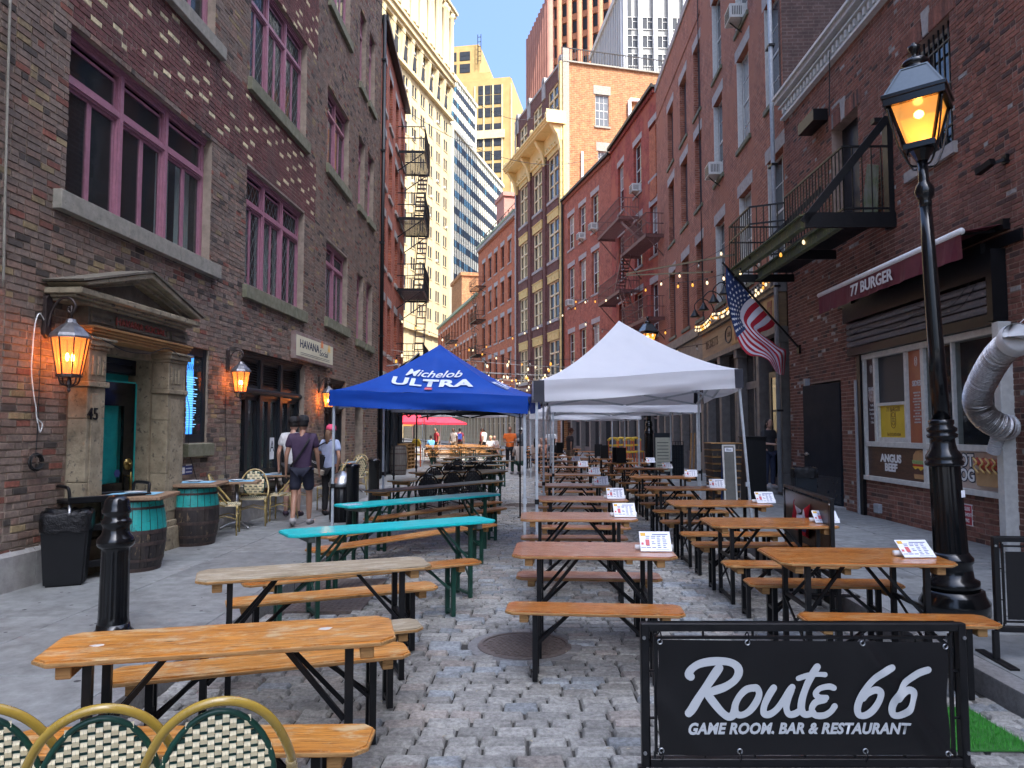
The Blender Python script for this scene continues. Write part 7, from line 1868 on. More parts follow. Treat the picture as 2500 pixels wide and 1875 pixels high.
def barrel(x,y,H,r,label,z=.12,teal=0.0,name='barrel',top=None,seed=0):
 root=empty(name,(x,y,z),seed*.7,label,'barrel')
 def rad(t):return r*(1-.17*(2*t-1)**2)
 n=22
 for k in range(n):
  a0=2*math.pi*k/n+.012;a1=2*math.pi*(k+1)/n-.012
  mb=MB(M['barrel_dark' if teal else 'barrel_wood'])
  ts=[i/10 for i in range(11)]
  if teal:ts=sorted(set(ts+[1-teal]))
  for(ta,tb_)in zip(ts,ts[1:]):
   if teal:mb.mat(M['teal_worn']if ta>=1-teal-1e-6 else M['barrel_dark'])
   vs=[]
   for t in(ta,tb_):
    for f in(0,.5,1):
     a=a0+(a1-a0)*f;rr=rad(t)*(1.0 if f==.5 else .996);vs.append((math.cos(a)*rr,math.sin(a)*rr,t*H))
   mb.add(vs,[(0,1,4,3),(1,2,5,4)])
  mb.build('stave',root)
 mb=MB(M['barrel_dark']);mb.lathe([(rad(0)*.985,0),(rad(.5)*.97,H/2),(rad(1)*.985,H)],22);mb.build('body',root)
 for(t,w)in((.0,.05),(.14,.04),(.30 if not teal else .36,.05),(.70,.05)if not teal else(1-teal-.03,.055),(.86,.035),(.965,.035)):
  mb=MB(M['hoop_iron']);mb.smooth=False;t1=min(1,t+w);mb.lathe([(rad(t)*1.004,t*H),(rad(t)*1.016,t*H),(rad(t1)*1.016,t1*H),(rad(t1)*1.004,t1*H)],30);mb.build('hoop',root)
 if top:
  mb=MB(M['table_wood']);w=top/2;mb.boxm((0,0,H+.02),top,top,.04,Matrix.Rotation(R(9)-seed*.7,3,'Z'));mb.build('tabletop',root,bevel=.006)
 return root
barrel(-4.42,10.25,.80,.335,'teal and black barrel with a square wooden top beside the stone doorway',teal=.36,top=.76,seed=1)
setting(-4.42,10.25,.12+.845,9,'on the full barrel table')
barrel(-4.30,8.42,.80,.335,'teal and black barrel table half hidden behind the black bollard',teal=.45,top=.76,seed=2)
setting(-4.30,8.42,.12+.845,9,'on the barrel behind the bollard')
barrel(-3.95,25.6,1.02,.30,'grey weathered barrel beside the black columns in the distance',seed=3)
barrel(-4.75,33.4,1.0,.34,'dark barrel in front of the sunlit square in the distance',z=.12,seed=4)
root=empty('pallet_stack',(-4.25,29.6,.12),R(-10),'stack of pale wooden crates beside the distant barrels','pallets')
for k in range(7):
 mb=MB(M['raw_edge']);mb.box(-.22,.22,-.5,.5,k*.145,k*.145+.03)
 for y_ in(-.45,0,.45):mb.box(-.2,.2,y_-.05,y_+.05,k*.145+.03,k*.145+.12)
 mb.box(-.22,.22,-.5,.5,k*.145+.12,k*.145+.14);mb.build('pallet',root)
# == lamp posts
M['lamp_glass']=emat('lamp_glass',(1.0,.50,.10),.8)
def _lampglass():
 m,nt,bs,out=_nt('lamp_pane');g=N(nt,'ShaderNodeTexCoord')
 tr=N(nt,'ShaderNodeBsdfTransparent');tr.inputs[0].default_value=(1,.72,.35,1);bs.inputs['Base Color'].default_value=(.75,.42,.12,1);bs.inputs['Roughness'].default_value=.35
 f=noise_n(nt,coords(nt,'Object'),9,4,.6)
 c=mixc(nt,ramp(nt,f,.35,.65),(1,.43,.07),(.9,.36,.06));nt.links.new(c,bs.inputs['Emission Color']);bs.inputs['Emission Strength'].default_value=.17
 mx=N(nt,'ShaderNodeMixShader');mx.inputs[0].default_value=.62;nt.links.new(tr.outputs[0],mx.inputs[1]);nt.links.new(bs.outputs[0],mx.inputs[2]);nt.links.new(mx.outputs[0],out.inputs[0]);return m
M['lamp_pane']=_lampglass();M['lamp_bulb']=emat('lamp_bulb',(1,.62,.25),6)
M['lamp_roof']=pm('lamp_roof',(.05,.07,.08),(.06,.08,.09),20,.16,metal=.35,bmp=.1,bscale=70,coat=.8,rvar=.03,bdist=.002)
def lamp_post(x,y,rot,label,z=.12,tilt=0.0):
 root=empty('street_lamp',(x,y,z),R(rot),label,'street lamp','black cast iron street lamps');root.rotation_euler=(Matrix.Rotation(R(tilt),3,'Y')@Matrix.Rotation(R(rot),3,'Z')).to_euler()
 mb=MB(M['black_gloss']);mb.smooth=True;n=28
 mb.lathe([(.27,0),(.275,.10),(.24,.16),(.235,.20)],n);mb.build('plinth',root)
 mb=MB(M['black_gloss']);mb.smooth=True;mb.lathe([(.205,.20),(.205,.28),(.165,.30),(.155,.42),(.172,.44),(.172,.475),(.15,.50),(.14,.52)],n);mb.build('base_drum',root)
 mb=MB(M['black_gloss']);vs=[]
 prof=[(.135,.52),(.128,.9),(.122,1.27)];nf=16
 for r_,zz in prof:
  for k in range(nf*4):
   a=2*math.pi*k/(nf*4);fl=(0,-.006,-.009,-.006)[k%4];vs.append((math.cos(a)*(r_+fl),math.sin(a)*(r_+fl),zz))
 m_=nf*4;mb.smooth=True;mb.add(vs,[(i*m_+k,i*m_+(k+1)%m_,(i+1)*m_+(k+1)%m_,(i+1)*m_+k)for i in range(2)for k in range(m_)]);mb.build('fluted_shaft',root)
 mb=MB(M['black_gloss']);mb.smooth=True
 mb.lathe([(.125,1.26),(.15,1.27),(.152,1.30),(.135,1.315),(.145,1.33),(.14,1.36),(.11,1.40),(.098,1.46),(.096,1.50),(.118,1.51),(.122,1.535),(.1,1.55),(.117,1.565),(.12,1.59),(.09,1.61),(.1,1.63),(.1,1.66),(.075,1.67)],n);mb.build('collar',root)
 mb=MB(M['black_gloss']);mb.smooth=True;mb.lathe([(.075,1.66),(.066,2.3),(.058,3.1),(.05,3.58)],20);mb.build('upper_shaft',root)
 mb=MB(M['black_gloss']);mb.smooth=True;mb.lathe([(.05,3.56),(.055,3.60),(.05,3.62),(.075,3.66),(.083,3.70),(.075,3.74),(.05,3.78),(.044,3.80),(.044,4.0)],20);mb.build('ball_collar',root)
 Z0=4.13;Z1=4.47;Z2=4.56;Z3=4.82
 a0,a1,a2,a3=.115,.20,.245,.11
 mb=MB(M['black_gloss'])
 for s,t in((1,1),(-1,1),(-1,-1),(1,-1)):
  mb.beam((s*a0,t*a0,Z0),(s*a1,t*a1,Z1),.022)
 mb.box(-a0-.01,a0+.01,-a0-.01,a0+.01,Z0-.05,Z0);mb.lathe([(.05,3.98),(.10,Z0-.06),(.10,Z0-.05)],12);mb.build('lantern_frame',root)
 for s,t in((1,1),(-1,1),(-1,-1),(1,-1)):
  mb=MB(M['black_gloss']);mb.smooth=True;mb.tube(catmull([(s*.04,t*.04,3.93),(s*.09,t*.09,3.95),(s*.15,t*.15,4.1),(s*.19,t*.19,4.3),(s*.215,t*.215,Z1)],4),.009,6);mb.build('stay',root)
 c=[(-1,-1),(1,-1),(1,1),(-1,1)]
 for k in range(4):
  (s,t),(u,v)=c[k],c[(k+1)%4];mb=MB(M['lamp_pane']);q=.985
  mb.quad((s*a0*q,t*a0*q,Z0),(u*a0*q,v*a0*q,Z0),(u*a1*q,v*a1*q,Z1),(s*a1*q,t*a1*q,Z1));mb.build('pane',root)
 mb=MB(M['black_gloss']);mb.box(-a2,a2,-a2,a2,Z1-.0,Z2);mb.box(-a2-.012,a2+.012,-a2-.012,a2+.012,Z2-.025,Z2+.012);mb.build('eave',root,bevel=.004)
 mb=MB(M['lamp_roof'])
 for k in range(4):
  (s,t),(u,v)=c[k],c[(k+1)%4];b=a2-.006
  P=[Vector((s*b,t*b,Z2+.012)),Vector((u*b,v*b,Z2+.012)),Vector((u*a3,v*a3,Z3)),Vector((s*a3,t*a3,Z3))]
  nrm=(P[1]-P[0]).cross(P[3]-P[0]).normalized()*.006;ce=sum(P,Vector())/4;I=[ce+(p_-ce)*.86 for p_ in P];O=[ce+(p_-ce)*.90 for p_ in P]
  mb.add([*P,*O],[(0,1,5,4),(1,2,6,5),(2,3,7,6),(3,0,4,7)]);mb.add([*[o-nrm for o in O],*O],[(0,1,5,4),(1,2,6,5),(2,3,7,6),(3,0,4,7)]);mb.add([*[o-nrm for o in O]],[(0,1,2,3)])
 mb.build('lamp_roof',root)
 mb=MB(M['black_gloss']);mb.smooth=True;mb.lathe([(.11,Z3-.01),(.115,Z3+.01),(.085,Z3+.03),(.12,Z3+.04),(.11,Z3+.075),(.07,Z3+.10),(.03,Z3+.115),(.022,Z3+.14),(.03,Z3+.15),(.05,Z3+.19),(.055,Z3+.215),(.02,Z3+.225),(.022,Z3+.245),(0,Z3+.255)],20);mb.build('finial',root)
 mb=MB(M['lamp_bulb']);mb.smooth=True;mb.ball((0,0,Z1-.06),.042,.042,.036,14,8);mb.build('bulb',root)
 ld=bpy.data.lights.new('lamp_light','POINT');ld.energy=3.0;ld.color=(1,.62,.3);ld.shadow_soft_size=.05
 lo=bpy.data.objects.new('lamp_light',ld);col.objects.link(lo);lo.parent=root;lo.location=(0,0,Z1-.16)
 return root
lp=lamp_post(3.82,6.42,52,'tall black cast iron street lamp, lit, in front of the burger window on the right',tilt=-2.1)
mb=MB(M['card_w']);mb.box(-.025,.02,-.158,-.156,1.0,1.06);o=mb.build('sticker',lp);o.rotation_euler=(0,0,R(-30))
lf=lamp_post(4.93,26.4,20,'distant lit street lamp standing beyond the white canopy');lf.scale=(1.12,1.12,1.12)
def bollard(x,y,label,s=1.0,simple=False,fluted=True):
 root=empty('bollard',(x,y,.12),0,label,'bollard','black bollards on the left pavement');root.scale=(s,s,s)
 mb=MB(M['black_gloss']);mb.smooth=True
 if simple:
  mb.lathe([(.105,0),(.105,.93),(.118,.935),(.118,.98),(.10,1.0),(0,1.015)],20);mb.build('post',root);return
 mb.lathe([(.15,0),(.152,.03),(.125,.06),(.118,.10)],28);mb.build('base',root)
 vs=[];nf=14;m_=nf*4;mb=MB(M['black_gloss']);mb.smooth=True
 for r_,zz in((.116,.10),(.112,.13),(.110,.16),(.103,.66),(.104,.69),(.112,.70)):
  d=1 if .13<zz<.69 else 0
  for k in range(m_):a=2*math.pi*k/m_;f=(0,-.005,-.008,-.005)[k%4]*d;vs.append((math.cos(a)*(r_+f),math.sin(a)*(r_+f),zz))
 mb.add(vs,[(i*m_+k,i*m_+(k+1)%m_,(i+1)*m_+(k+1)%m_,(i+1)*m_+k)for i in range(5)for k in range(m_)]);mb.build('shaft',root)
 mb=MB(M['black_gloss']);mb.smooth=True;mb.lathe([(.112,.69),(.135,.71),(.14,.745),(.13,.77),(.105,.80),(.098,.83),(.098,.86),(.108,.875),(.112,.895),(.105,.91),(.092,.92),(.092,.955),(.105,.965),(.107,.985),(.097,1.0),(.094,1.03),(.085,1.07),(.06,1.095),(0,1.105)],28);mb.build('cap',root)
bollard(-3.06,5.72,'large glossy black fluted bollard in the left foreground',.97)
bollard(-2.66,12.3,'plain black bollard beside the round litter bin',1.0,True);bollard(-2.68,14.3,'plain black bollard farther along the left kerb behind the tent pole',1.0,True)
root=empty('litter_bin',(-2.93,12.7,.12),0,'round black litter bin with a domed ribbed steel lid','litter bin')
mb=MB(M['black_metal']);mb.smooth=True;mb.lathe([(.2,0),(.2,.62),(.17,.62)],24,cap=False)if False else mb.lathe([(.2,0),(.205,.62),(.17,.62)],24);mb.build('body',root)
mb=MB(M['steel']);mb.smooth=True;mb.lathe([(.225,.60),(.23,.66),(.21,.68),(.19,.74),(.14,.80),(.06,.835),(.04,.86),(0,.865)],24);mb.build('lid',root)
for k in range(16):
 a=2*math.pi*k/16;mb=MB(M['black_metal']);mb.box(-.012,.012,.198,.209,.04,.58);o=mb.build('rib',root);o.rotation_euler=(0,0,a)
M['bag']=pm('bag',(.004,.004,.005),(.006,.006,.007),12,.35,bmp=.7,bscale=18,coat=.05,bdist=.03,spec=.3)
def square_bin(x,y,rot,label,s=.42,h=.70,m='black_plastic',fit=True):
 root=empty('trash_can',(x,y,.12),R(rot),label,'trash can')
 a,b=s*.40,s*.5
 mb=MB(M[m]);mb.add([(-a,-a,0),(a,-a,0),(a,a,0),(-a,a,0),(-b,-b,h),(b,-b,h),(b,b,h),(-b,b,h)],[(0,3,2,1),(0,1,5,4),(1,2,6,5),(2,3,7,6),(3,0,4,7)]);mb.build('bin',root,bevel=.02,seg=2)
 mb=MB(M['bag']);n=40;ring=[];mb.smooth=True
 for j,(k,z)in enumerate(((1.05,h-.17),(1.06,h-.09),(1.04,h),(1.0,h+.03),(.92,h+.01),(.85,h-.12),(.3,h-.22))):
  rr=[]
  for i in range(n):
   t=2*math.pi*i/n;c,s_=math.cos(t),math.sin(t);q=b*k/max(abs(c),abs(s_));q=min(q,b*k*1.25)
   rr.append((c*q+rnd.uniform(-.006,.006),s_*q+rnd.uniform(-.006,.006),z+rnd.uniform(-.014,.014)+(.012*math.sin(t*7)if j==0 else 0)))
  ring.append(rr)
 mb.add([p_ for r_ in ring for p_ in r_],[(j*n+i,j*n+(i+1)%n,(j+1)*n+(i+1)%n,(j+1)*n+i)for j in range(6)for i in range(n)]);mb.build('liner_bag',root)
square_bin(-4.58,7.62,24,'square black trash can with a black liner standing by the left wall',.44,.72)
square_bin(5.65,14.25,-10,'grey trash can with a black bag in front of the pub door',.42,.82,'grey_bin' if 'grey_bin' in M else 'dark_slate')
root=empty('service_cart',(-4.52,8.15,.12),R(50),'black plastic service cart with steel posts behind the square trash can','cart')
for z in(.12,.50,.80):mb=MB(M['black_plastic']);mb.box(-.42,.42,-.22,.22,z,z+.03);mb.box(-.42,.42,-.24,-.22,z,z+.07);mb.box(-.42,.42,.22,.24,z,z+.07);mb.build('shelf',root,bevel=.006)
for(a,b)in((-1,-1),(1,-1),(-1,1),(1,1)):
 mb=MB(M['steel']);mb.smooth=True;mb.tube([(a*.40,b*.20,.08),(a*.40,b*.20,.84)],.016,10);mb.build('post',root)
 mb=MB(M['black_plastic']);mb.tube([(a*.40,b*.20-.012,.04),(a*.40,b*.20+.012,.04)],.038,12);mb.build('castor',root)
for a in(-1,1):
 mb=MB(M['black_plastic']);mb.smooth=True;mb.tube(catmull([(a*.40,-.20,.82),(a*.41,-.20,.93),(a*.42,-.15,.97),(a*.42,.15,.97),(a*.41,.20,.93),(a*.40,.20,.82)],4),.018,8);mb.build('handle',root)
# == pop-up canopies
def tent(cor,eave,peak,m,label,valh=.27,dark=None,sagp=1.45,group='pop up canopies',trim=True,pole='pole_grey',truss=True,slope=0.0,ndiv=26,peakxy=None):
 """cor: four corner points (x, y, ground z, eave offset) front-left, front-right, back-right, back-left"""
 cx=sum(c[0]for c in cor)/4;cy=sum(c[1]for c in cor)/4
 if peakxy:cx,cy=peakxy
 root=empty('canopy_tent',(cx,cy,0),0,label,'canopy',group);o=Vector((cx,cy,0))
 E=[Vector((c[0],c[1],eave+c[3]))-o for c in cor];PK=Vector((0,0,peak))
 roofs=[]
 for k in range(4):
  A,B=E[k],E[(k+1)%4];mb=MB(M[m]);mb.smooth=True;n=ndiv;vs=[]
  for j in range(n+1):
   t=j/n
   for i in range(n+1):
    s=i/n;base=A.lerp(B,s);p_=base.lerp(Vector((0,0,0)),t);z=base.z+(peak-base.z)*(t**sagp)
    mid=1-abs(2*s-1)
    z-=.055*math.sin(math.pi*min(1,t*1.3))*mid**.7
    w=noise.noise(Vector((p_.x*2.2+k*9,p_.y*2.2,t*3)))*.034*(1-t)+noise.noise(Vector((p_.x*6+k*9,p_.y*6,t*8)))*.010+.006*math.sin(s*31+t*9)*(1-t)
    vs.append((p_.x,p_.y,z+w*mid))
  mb.add(vs,[(j*(n+1)+i,j*(n+1)+i+1,(j+1)*(n+1)+i+1,(j+1)*(n+1)+i)for j in range(n)for i in range(n)]);roofs.append(mb.build('roof_panel',root))
  n=44;vs=[];out=(B-A).cross(Vector((0,0,1))).normalized()*.012;nz=7
  if out.dot((A+B)/2)<0:out=-out
  for j in range(nz+1):
   t=j/nz
   for i in range(n+1):
    s=i/n;p_=A.lerp(B,s);e=math.sin(math.pi*s)
    w=(noise.noise(Vector((s*3.2+k*5,t*2.4,3.1)))*.05+.016*math.sin(s*5+t*7.5))*e
    vs.append((p_.x+out.x*(1+t)+out.normalized().x*w*(.35+t),p_.y+out.y*(1+t)+out.normalized().y*w*(.35+t),p_.z+.004-t*valh-.014*e*math.sin(s*3.1*2)))
  def vpart(i0,i1,mm,nm):
   mb=MB(M[mm]);mb.smooth=True;w_=i1-i0
   mb.add([vs[j*(n+1)+i]for j in range(nz+1)for i in range(i0,i1+1)],[(j*(w_+1)+i,j*(w_+1)+i+1,(j+1)*(w_+1)+i+1,(j+1)*(w_+1)+i)for j in range(nz)for i in range(w_)]);mb.build(nm,root)
  if dark:vpart(0,2,dark,'corner_patch');vpart(2,n-2,m,'valance');vpart(n-2,n,dark,'corner_patch')
  else:vpart(0,n,m,'valance')
  if truss:
   mb=MB(M[pole]);zt=-valh*.55
   for(s0,s1)in((0,.5),(.5,1)):
    for(z0,z1)in((zt+.1,zt-.12),(zt-.12,zt+.1)):
     a=A.lerp(B,s0+.01);b=A.lerp(B,s1-.01);q=.93;mb.beam((a.x*q,a.y*q,a.z+z0),(b.x*q,b.y*q,b.z+z1),.018,.03)
   a=A;mb.beam((a.x*.93,a.y*.93,a.z+zt+.1),(a.x*.05,a.y*.05,peak-.55),.018,.03);mb.build('truss',root)
 for k,c in enumerate(cor):
  p_=Vector((c[0],c[1],c[2]))-o;e=E[k];q=.965
  mb=MB(M[pole]);mb.beam((p_.x*q+c[4]if len(c)>4 else p_.x*q,p_.y*q,p_.z+.02),(e.x*q,e.y*q,e.z-.02),.032);mb.box(p_.x*q+(c[4]if len(c)>4 else 0)-.05,p_.x*q+(c[4]if len(c)>4 else 0)+.05,p_.y*q-.05,p_.y*q+.05,p_.z,p_.z+.012);mb.build('pole',root)
  mb=MB(M['black_plastic']if k!=1 else M[pole]);mb.box(p_.x*q-.026+(c[4]*.6 if len(c)>4 else 0),p_.x*q+.026+(c[4]*.6 if len(c)>4 else 0),p_.y*q-.026,p_.y*q+.026,p_.z+.78,p_.z+.84);mb.build('pole_clip',root)
 mb=MB(M[pole]);mb.beam((0,0,peak-.75),(0,0,peak-.03),.04);mb.build('mast',root)
 return root,E,o
M['tent_blue']=pm('tent_blue',(.001,.075,.46),(.001,.062,.40),1.5,.55,bmp=.05,bscale=300)
M['tent_white']=pm('tent_white',(.72,.73,.76),(.68,.69,.73),1.2,.75,bmp=.05,bscale=200)
M['tent_far']=pm('tent_far',(.66,.66,.66),(.6,.6,.62),1.2,.8)
M['tent_patch']=pm('tent_patch',(.03,.033,.045),(.04,.043,.055),4,.6)
def addsss(n):
 m=M[n];nt=m.node_tree;bs=[x for x in nt.nodes if x.type=='BSDF_PRINCIPLED'][0];out=[x for x in nt.nodes if x.type=='OUTPUT_MATERIAL'][0]
 tl=N(nt,'ShaderNodeBsdfTranslucent');src=bs.inputs['Base Color'].links[0].from_socket;nt.links.new(src,tl.inputs[0]);mx=N(nt,'ShaderNodeMixShader');mx.inputs[0].default_value=.3
 nt.links.new(bs.outputs[0],mx.inputs[1]);nt.links.new(tl.outputs[0],mx.inputs[2]);nt.links.new(mx.outputs[0],out.inputs[0])
for n_ in('tent_blue','tent_white','tent_far'):addsss(n_)
def yz(px_,y_top,Y):q=at(px_,y_top,Y);return q.x,q.z
xl,zl=yz(806,952,10.0);xr,zr=yz(1290,968,9.05)
BT,BE,Bo=tent([(xl,10.0,.12,zl-2.2),(xr,9.05,0,zr-2.2),(xr+.25,12.1,0,.05),(xl+.2,12.9,.12,.08)],2.2,at(1074,841,11.0).z,'tent_blue','bright blue pop up canopy with white brand lettering on its front slope',.22,truss=True,peakxy=(at(1074,841,11.0).x,11.0))
xl,zl=yz(1301,930,9.0);xr,zr=yz(1812,901,10.3)
WT,WE,Wo=tent([(xl,9.0,0,zl-2.3),(xr,10.3,.12,zr-2.3,.18),(xr+.2,13.35,.12,.12),(xl+.22,12.1,0,.05)],2.3,at(1511,783,11.1).z,'tent_white','white pop up canopy with black corner patches over the middle and right tables',.27,'tent_patch',peakxy=(at(1511,783,11.1).x,11.1))
tent([(.75,14.3,0,0),(3.75,14.6,0,0),(3.85,17.6,.1,0),(.85,17.3,0,0)],2.28,3.15,'tent_white','second white pop up canopy behind the front white one',.25,ndiv=6)
tent([(.95,18.6,0,0),(3.3,18.8,0,0),(3.35,21.6,0,0),(1.0,21.4,0,0)],2.2,3.0,'tent_white','third white pop up canopy farther down the street',.25,ndiv=6)
tent([(.6,25.5,0,0),(3.6,25.9,0,0),(3.5,29,0,0),(.5,28.6,0,0)],2.3,3.1,'tent_far','sunlit white canopy in the distance on the right side',.25,ndiv=5)
tent([(-4.1,33.0,0,0),(-.2,33.4,0,0),(-.5,36.6,0,0),(-4.4,36.2,0,0)],2.55,3.1,'tent_far','long white canopy in the distance with dark lettering on its edge',.28,ndiv=5)
tent([(-2.4,14.6,0,0),(.2,14.2,0,0),(.35,17.0,0,0),(-2.3,17.4,0,0)],2.16,2.9,'tent_patch','low dark canopy behind the blue one over the slate tables',.13,ndiv=5,pole='black_metal')
fb_=empty('banner_text',(0,0,0));bpy.data.objects.remove(fb_)
tx=textobj('TAVERN  CLINTON  -  GRILL',.26,M['tent_patch'],None,.002,'lettering',loc=(-2.1,33.1,2.41),rot=(R(90),0,R(5.5)),sx=.95);tag(tx,'dark lettering along the edge of the distant long white canopy','lettering')
M['tent_print']=pm('tent_print',(.62,.68,.74),(.58,.64,.7),6,.6);M['tent_red']=pm('tent_red',(.62,.12,.12),(.55,.10,.12),20,.6)
def on_panel(A,B,peak,s,t,lift=.012,k=0):
 base=A.lerp(B,s);p_=base.lerp(Vector((0,0,0)),t);z=base.z+(peak-base.z)*(t**1.45);mid=1-abs(2*s-1)
 z-=.055*math.sin(math.pi*min(1,t*1.3))*mid**.7
 return Vector((p_.x,p_.y-lift*.45,z+lift))
pkz=at(1074,841,11.0).z
def warp_blue(Wd,s0,t0,sc2):
 def f(co):
  t=t0+co.y*sc2;s=s0+co.x*Wd/max(.2,(1-t));return on_panel(BE[0],BE[1],pkz,s,t,.02+co.z)
 return f
textobj('ULTRA',.30,M['tent_print'],BT,.0,'lettering',sx=1.35,bold=.012,warp=warp_blue(.33,.505,.36,.66),spacing=1.08)
textobj('Michelob',.25,M['tent_print'],BT,.0,'lettering',sx=1.0,shear=.35,bold=.003,warp=warp_blue(.33,.50,.53,.60))
mb=MB(M['tent_red']);q=[on_panel(BE[0],BE[1],pkz,s,t,.02)for(s,t)in((.475,.20),(.525,.20),(.525,.27),(.475,.27))];mb.quad(*q);mb.build('red_emblem',BT)
def warp_side(Wd,s0,t0,sc2):
 def f(co):
  t=t0+co.y*sc2;s=s0+co.x*Wd/max(.2,(1-t));A,B=BE[1],BE[2];base=A.lerp(B,s);p_=base.lerp(Vector((0,0,0)),t);z=base.z+(pkz-base.z)*(t**1.45);mid=1-abs(2*s-1)
  z-=.055*math.sin(math.pi*min(1,t*1.3))*mid**.7;return Vector((p_.x+.01,p_.y,z+.02))
 return f
textobj('ULTRA',.30,M['tent_print'],BT,.0,'lettering',sx=1.35,bold=.012,warp=warp_side(.33,.505,.36,.66),spacing=1.08)
M['umb_red']=pm('umb_red',(.62,.02,.05),(.55,.018,.045),3,.7)
for i,(x_,Y,r_,lab)in enumerate(((1008,44,1.5,'left red market umbrella glowing in the sunlit square'),(1076,50,1.9,'right red market umbrella glowing in the sunlit square'))):
 x=(x_-1250)/FPX*Y;root=empty('umbrella',(x,Y,0),0,lab,'umbrella','red umbrellas in the square')
 mb=MB(M['umb_red']);mb.lathe([(r_,2.0),(r_*1.0,2.12),(0,2.75)],8,a0=.39);mb.build('shade',root);mb=MB(M['white']);mb.tube([(0,0,0),(0,0,2.75)],.03,6);mb.build('pole',root)
for(x0,x1,y0,y1,Y,m_,lab)in((986,1010,1012,1040,47,'card_o','orange poster panel in the distance on the left'),(1012,1040,1012,1030,52,'umb_red','red banner panel in the distance on the left')):
 if m_=='card_o':M['card_o']=pm('card_o',(.75,.25,.06),(.7,.22,.05),5,.6)
 a,b=at(x0,y0,Y),at(x1,y1,Y);root=empty('hanging_banner',((a.x+b.x)/2,Y,0),0,lab,'banner');c=(a.x+b.x)/2
 mb=MB(M[m_]);mb.box(a.x-c,b.x-c,-.03,.03,b.z,a.z);mb.build('panel',root);mb=MB(M['black_metal'])
 for q in(a.x-c,b.x-c):mb.beam((q,0,0),(q,0,a.z),.05)
 mb.build('frame',root)
# == Route 66 barricade
Yb=3.3
def bx_(x,y):q=at(x,y,Yb);return q.x,q.z
ox,oz=bx_(1957,1875)
L0x,T0z=bx_(1563,1520);R0x,_=bx_(2352,1520);zb=bx_(1957,1868)[1]
cxb=(L0x+R0x)/2
def barricade(loc,rot,W,top,bot,label,s=1.0):
 root=empty('barricade',loc,R(rot),label,'barricade','black framed banner barricades');a=W/2
 mb=MB(M['black_metal']);t=.034
 mb.box(-a,-a+t,-.02,.02,bot,top);mb.box(a-t,a,-.02,.02,bot,top);mb.box(-a+t,a-t,-.02,.02,top-t,top);mb.box(-a+t,a-t,-.02,.02,bot,bot+t);mb.build('outer_frame',root,bevel=.003)
 mb=MB(M['black_metal']);i=.058;q=.012
 mb.box(-a+i,-a+i+q,-.008,.008,bot+i-.01,top-i+.01);mb.box(a-i-q,a-i,-.008,.008,bot+i-.01,top-i+.01);mb.box(-a+i+q,a-i-q,-.008,.008,top-i-.012,top-i);mb.box(-a+i+q,a-i-q,-.008,.008,bot+i,bot+i+.012)
 for k in range(7):
  x=-a+i+(W-2*i)*k/6;mb.box(x-.004,x+.004,-.006,.006,top-i-.001,top-t);mb.box(x-.004,x+.004,-.006,.006,bot+t,bot+i)
 for z in(bot+(top-bot)*.33,bot+(top-bot)*.66):
  mb.box(-a+t,-a+i,-.006,.006,z-.004,z+.004);mb.box(a-i,a-t,-.006,.006,z-.004,z+.004)
 mb.build('inner_frame',root)
 for s_ in(-1,1):
  mb=MB(M['black_metal']);mb.box(s_*a-.017,s_*a+.017,-.017,.017,0,bot);mb.box(s_*a-.03,s_*a+.03,-.22,.22,0,.014);mb.build('foot',root)
  for z in(top-.06,bot+.06):mb=MB(M['steel']);mb.tube([(s_*(a-.012),-.021,z),(s_*(a-.012),-.027,z)],.008,10);mb.build('bolt',root)
 return root
bar=barricade((cxb,Yb,0),0,R0x-L0x,T0z,zb,'black framed Route 66 banner barricade in the right foreground')
b0x,b0z=bx_(1550+78/1.494,1500+88/1.494);b1x,b1z=bx_(1550+1142/1.494,1500+508/1.494)
M['vinyl']=pm('vinyl',(.004,.004,.005),(.006,.006,.007),3,.36,bmp=.06,bscale=40,rvar=.06,spec=.4)
def bdisp(u,v):
 """folds in the vinyl; u 0..1 across, v 0..1 down"""
 d=.004*noise.noise(Vector((u*4,v*3,1.5)))
 c=(u-.70)-(v*.27);d+=.013*math.exp(-(c/.03)**2)*min(1,v*2+.15)-.006*math.exp(-((c-.05)/.03)**2)
 d+=.008*math.exp(-((u*1.0+(1-v)*.35-.16)/.05)**2)
 return d
mb=MB(M['vinyl']);mb.smooth=True;nu,nv=90,36;vs=[]
for j in range(nv+1):
 for i in range(nu+1):
  u,v=i/nu,j/nv;vs.append((b0x+(b1x-b0x)*u-cxb+.006*math.sin(v*9)*(1 if u in(0.,1.)else 0),-.016-bdisp(u,v),b0z+(b1z-b0z)*v-(.012*u if j==0 else 0)))
mb.add(vs,[(j*(nu+1)+i,j*(nu+1)+i+1,(j+1)*(nu+1)+i+1,(j+1)*(nu+1)+i)for j in range(nv)for i in range(nu)]);ban=mb.build('banner',bar)
M['silver_ink']=pm('silver_ink',(.46,.48,.49),(.43,.45,.46),6,.42,rvar=.05)
def bpt(x,z_,lift):
 X,Z=bx_(1550+x/1.494,1500+z_/1.494);u=(X-b0x)/(b1x-b0x);v=(Z-b0z)/(b1z-b0z);return Vector((X-cxb,-.0175-bdisp(u,v)-lift,Z))
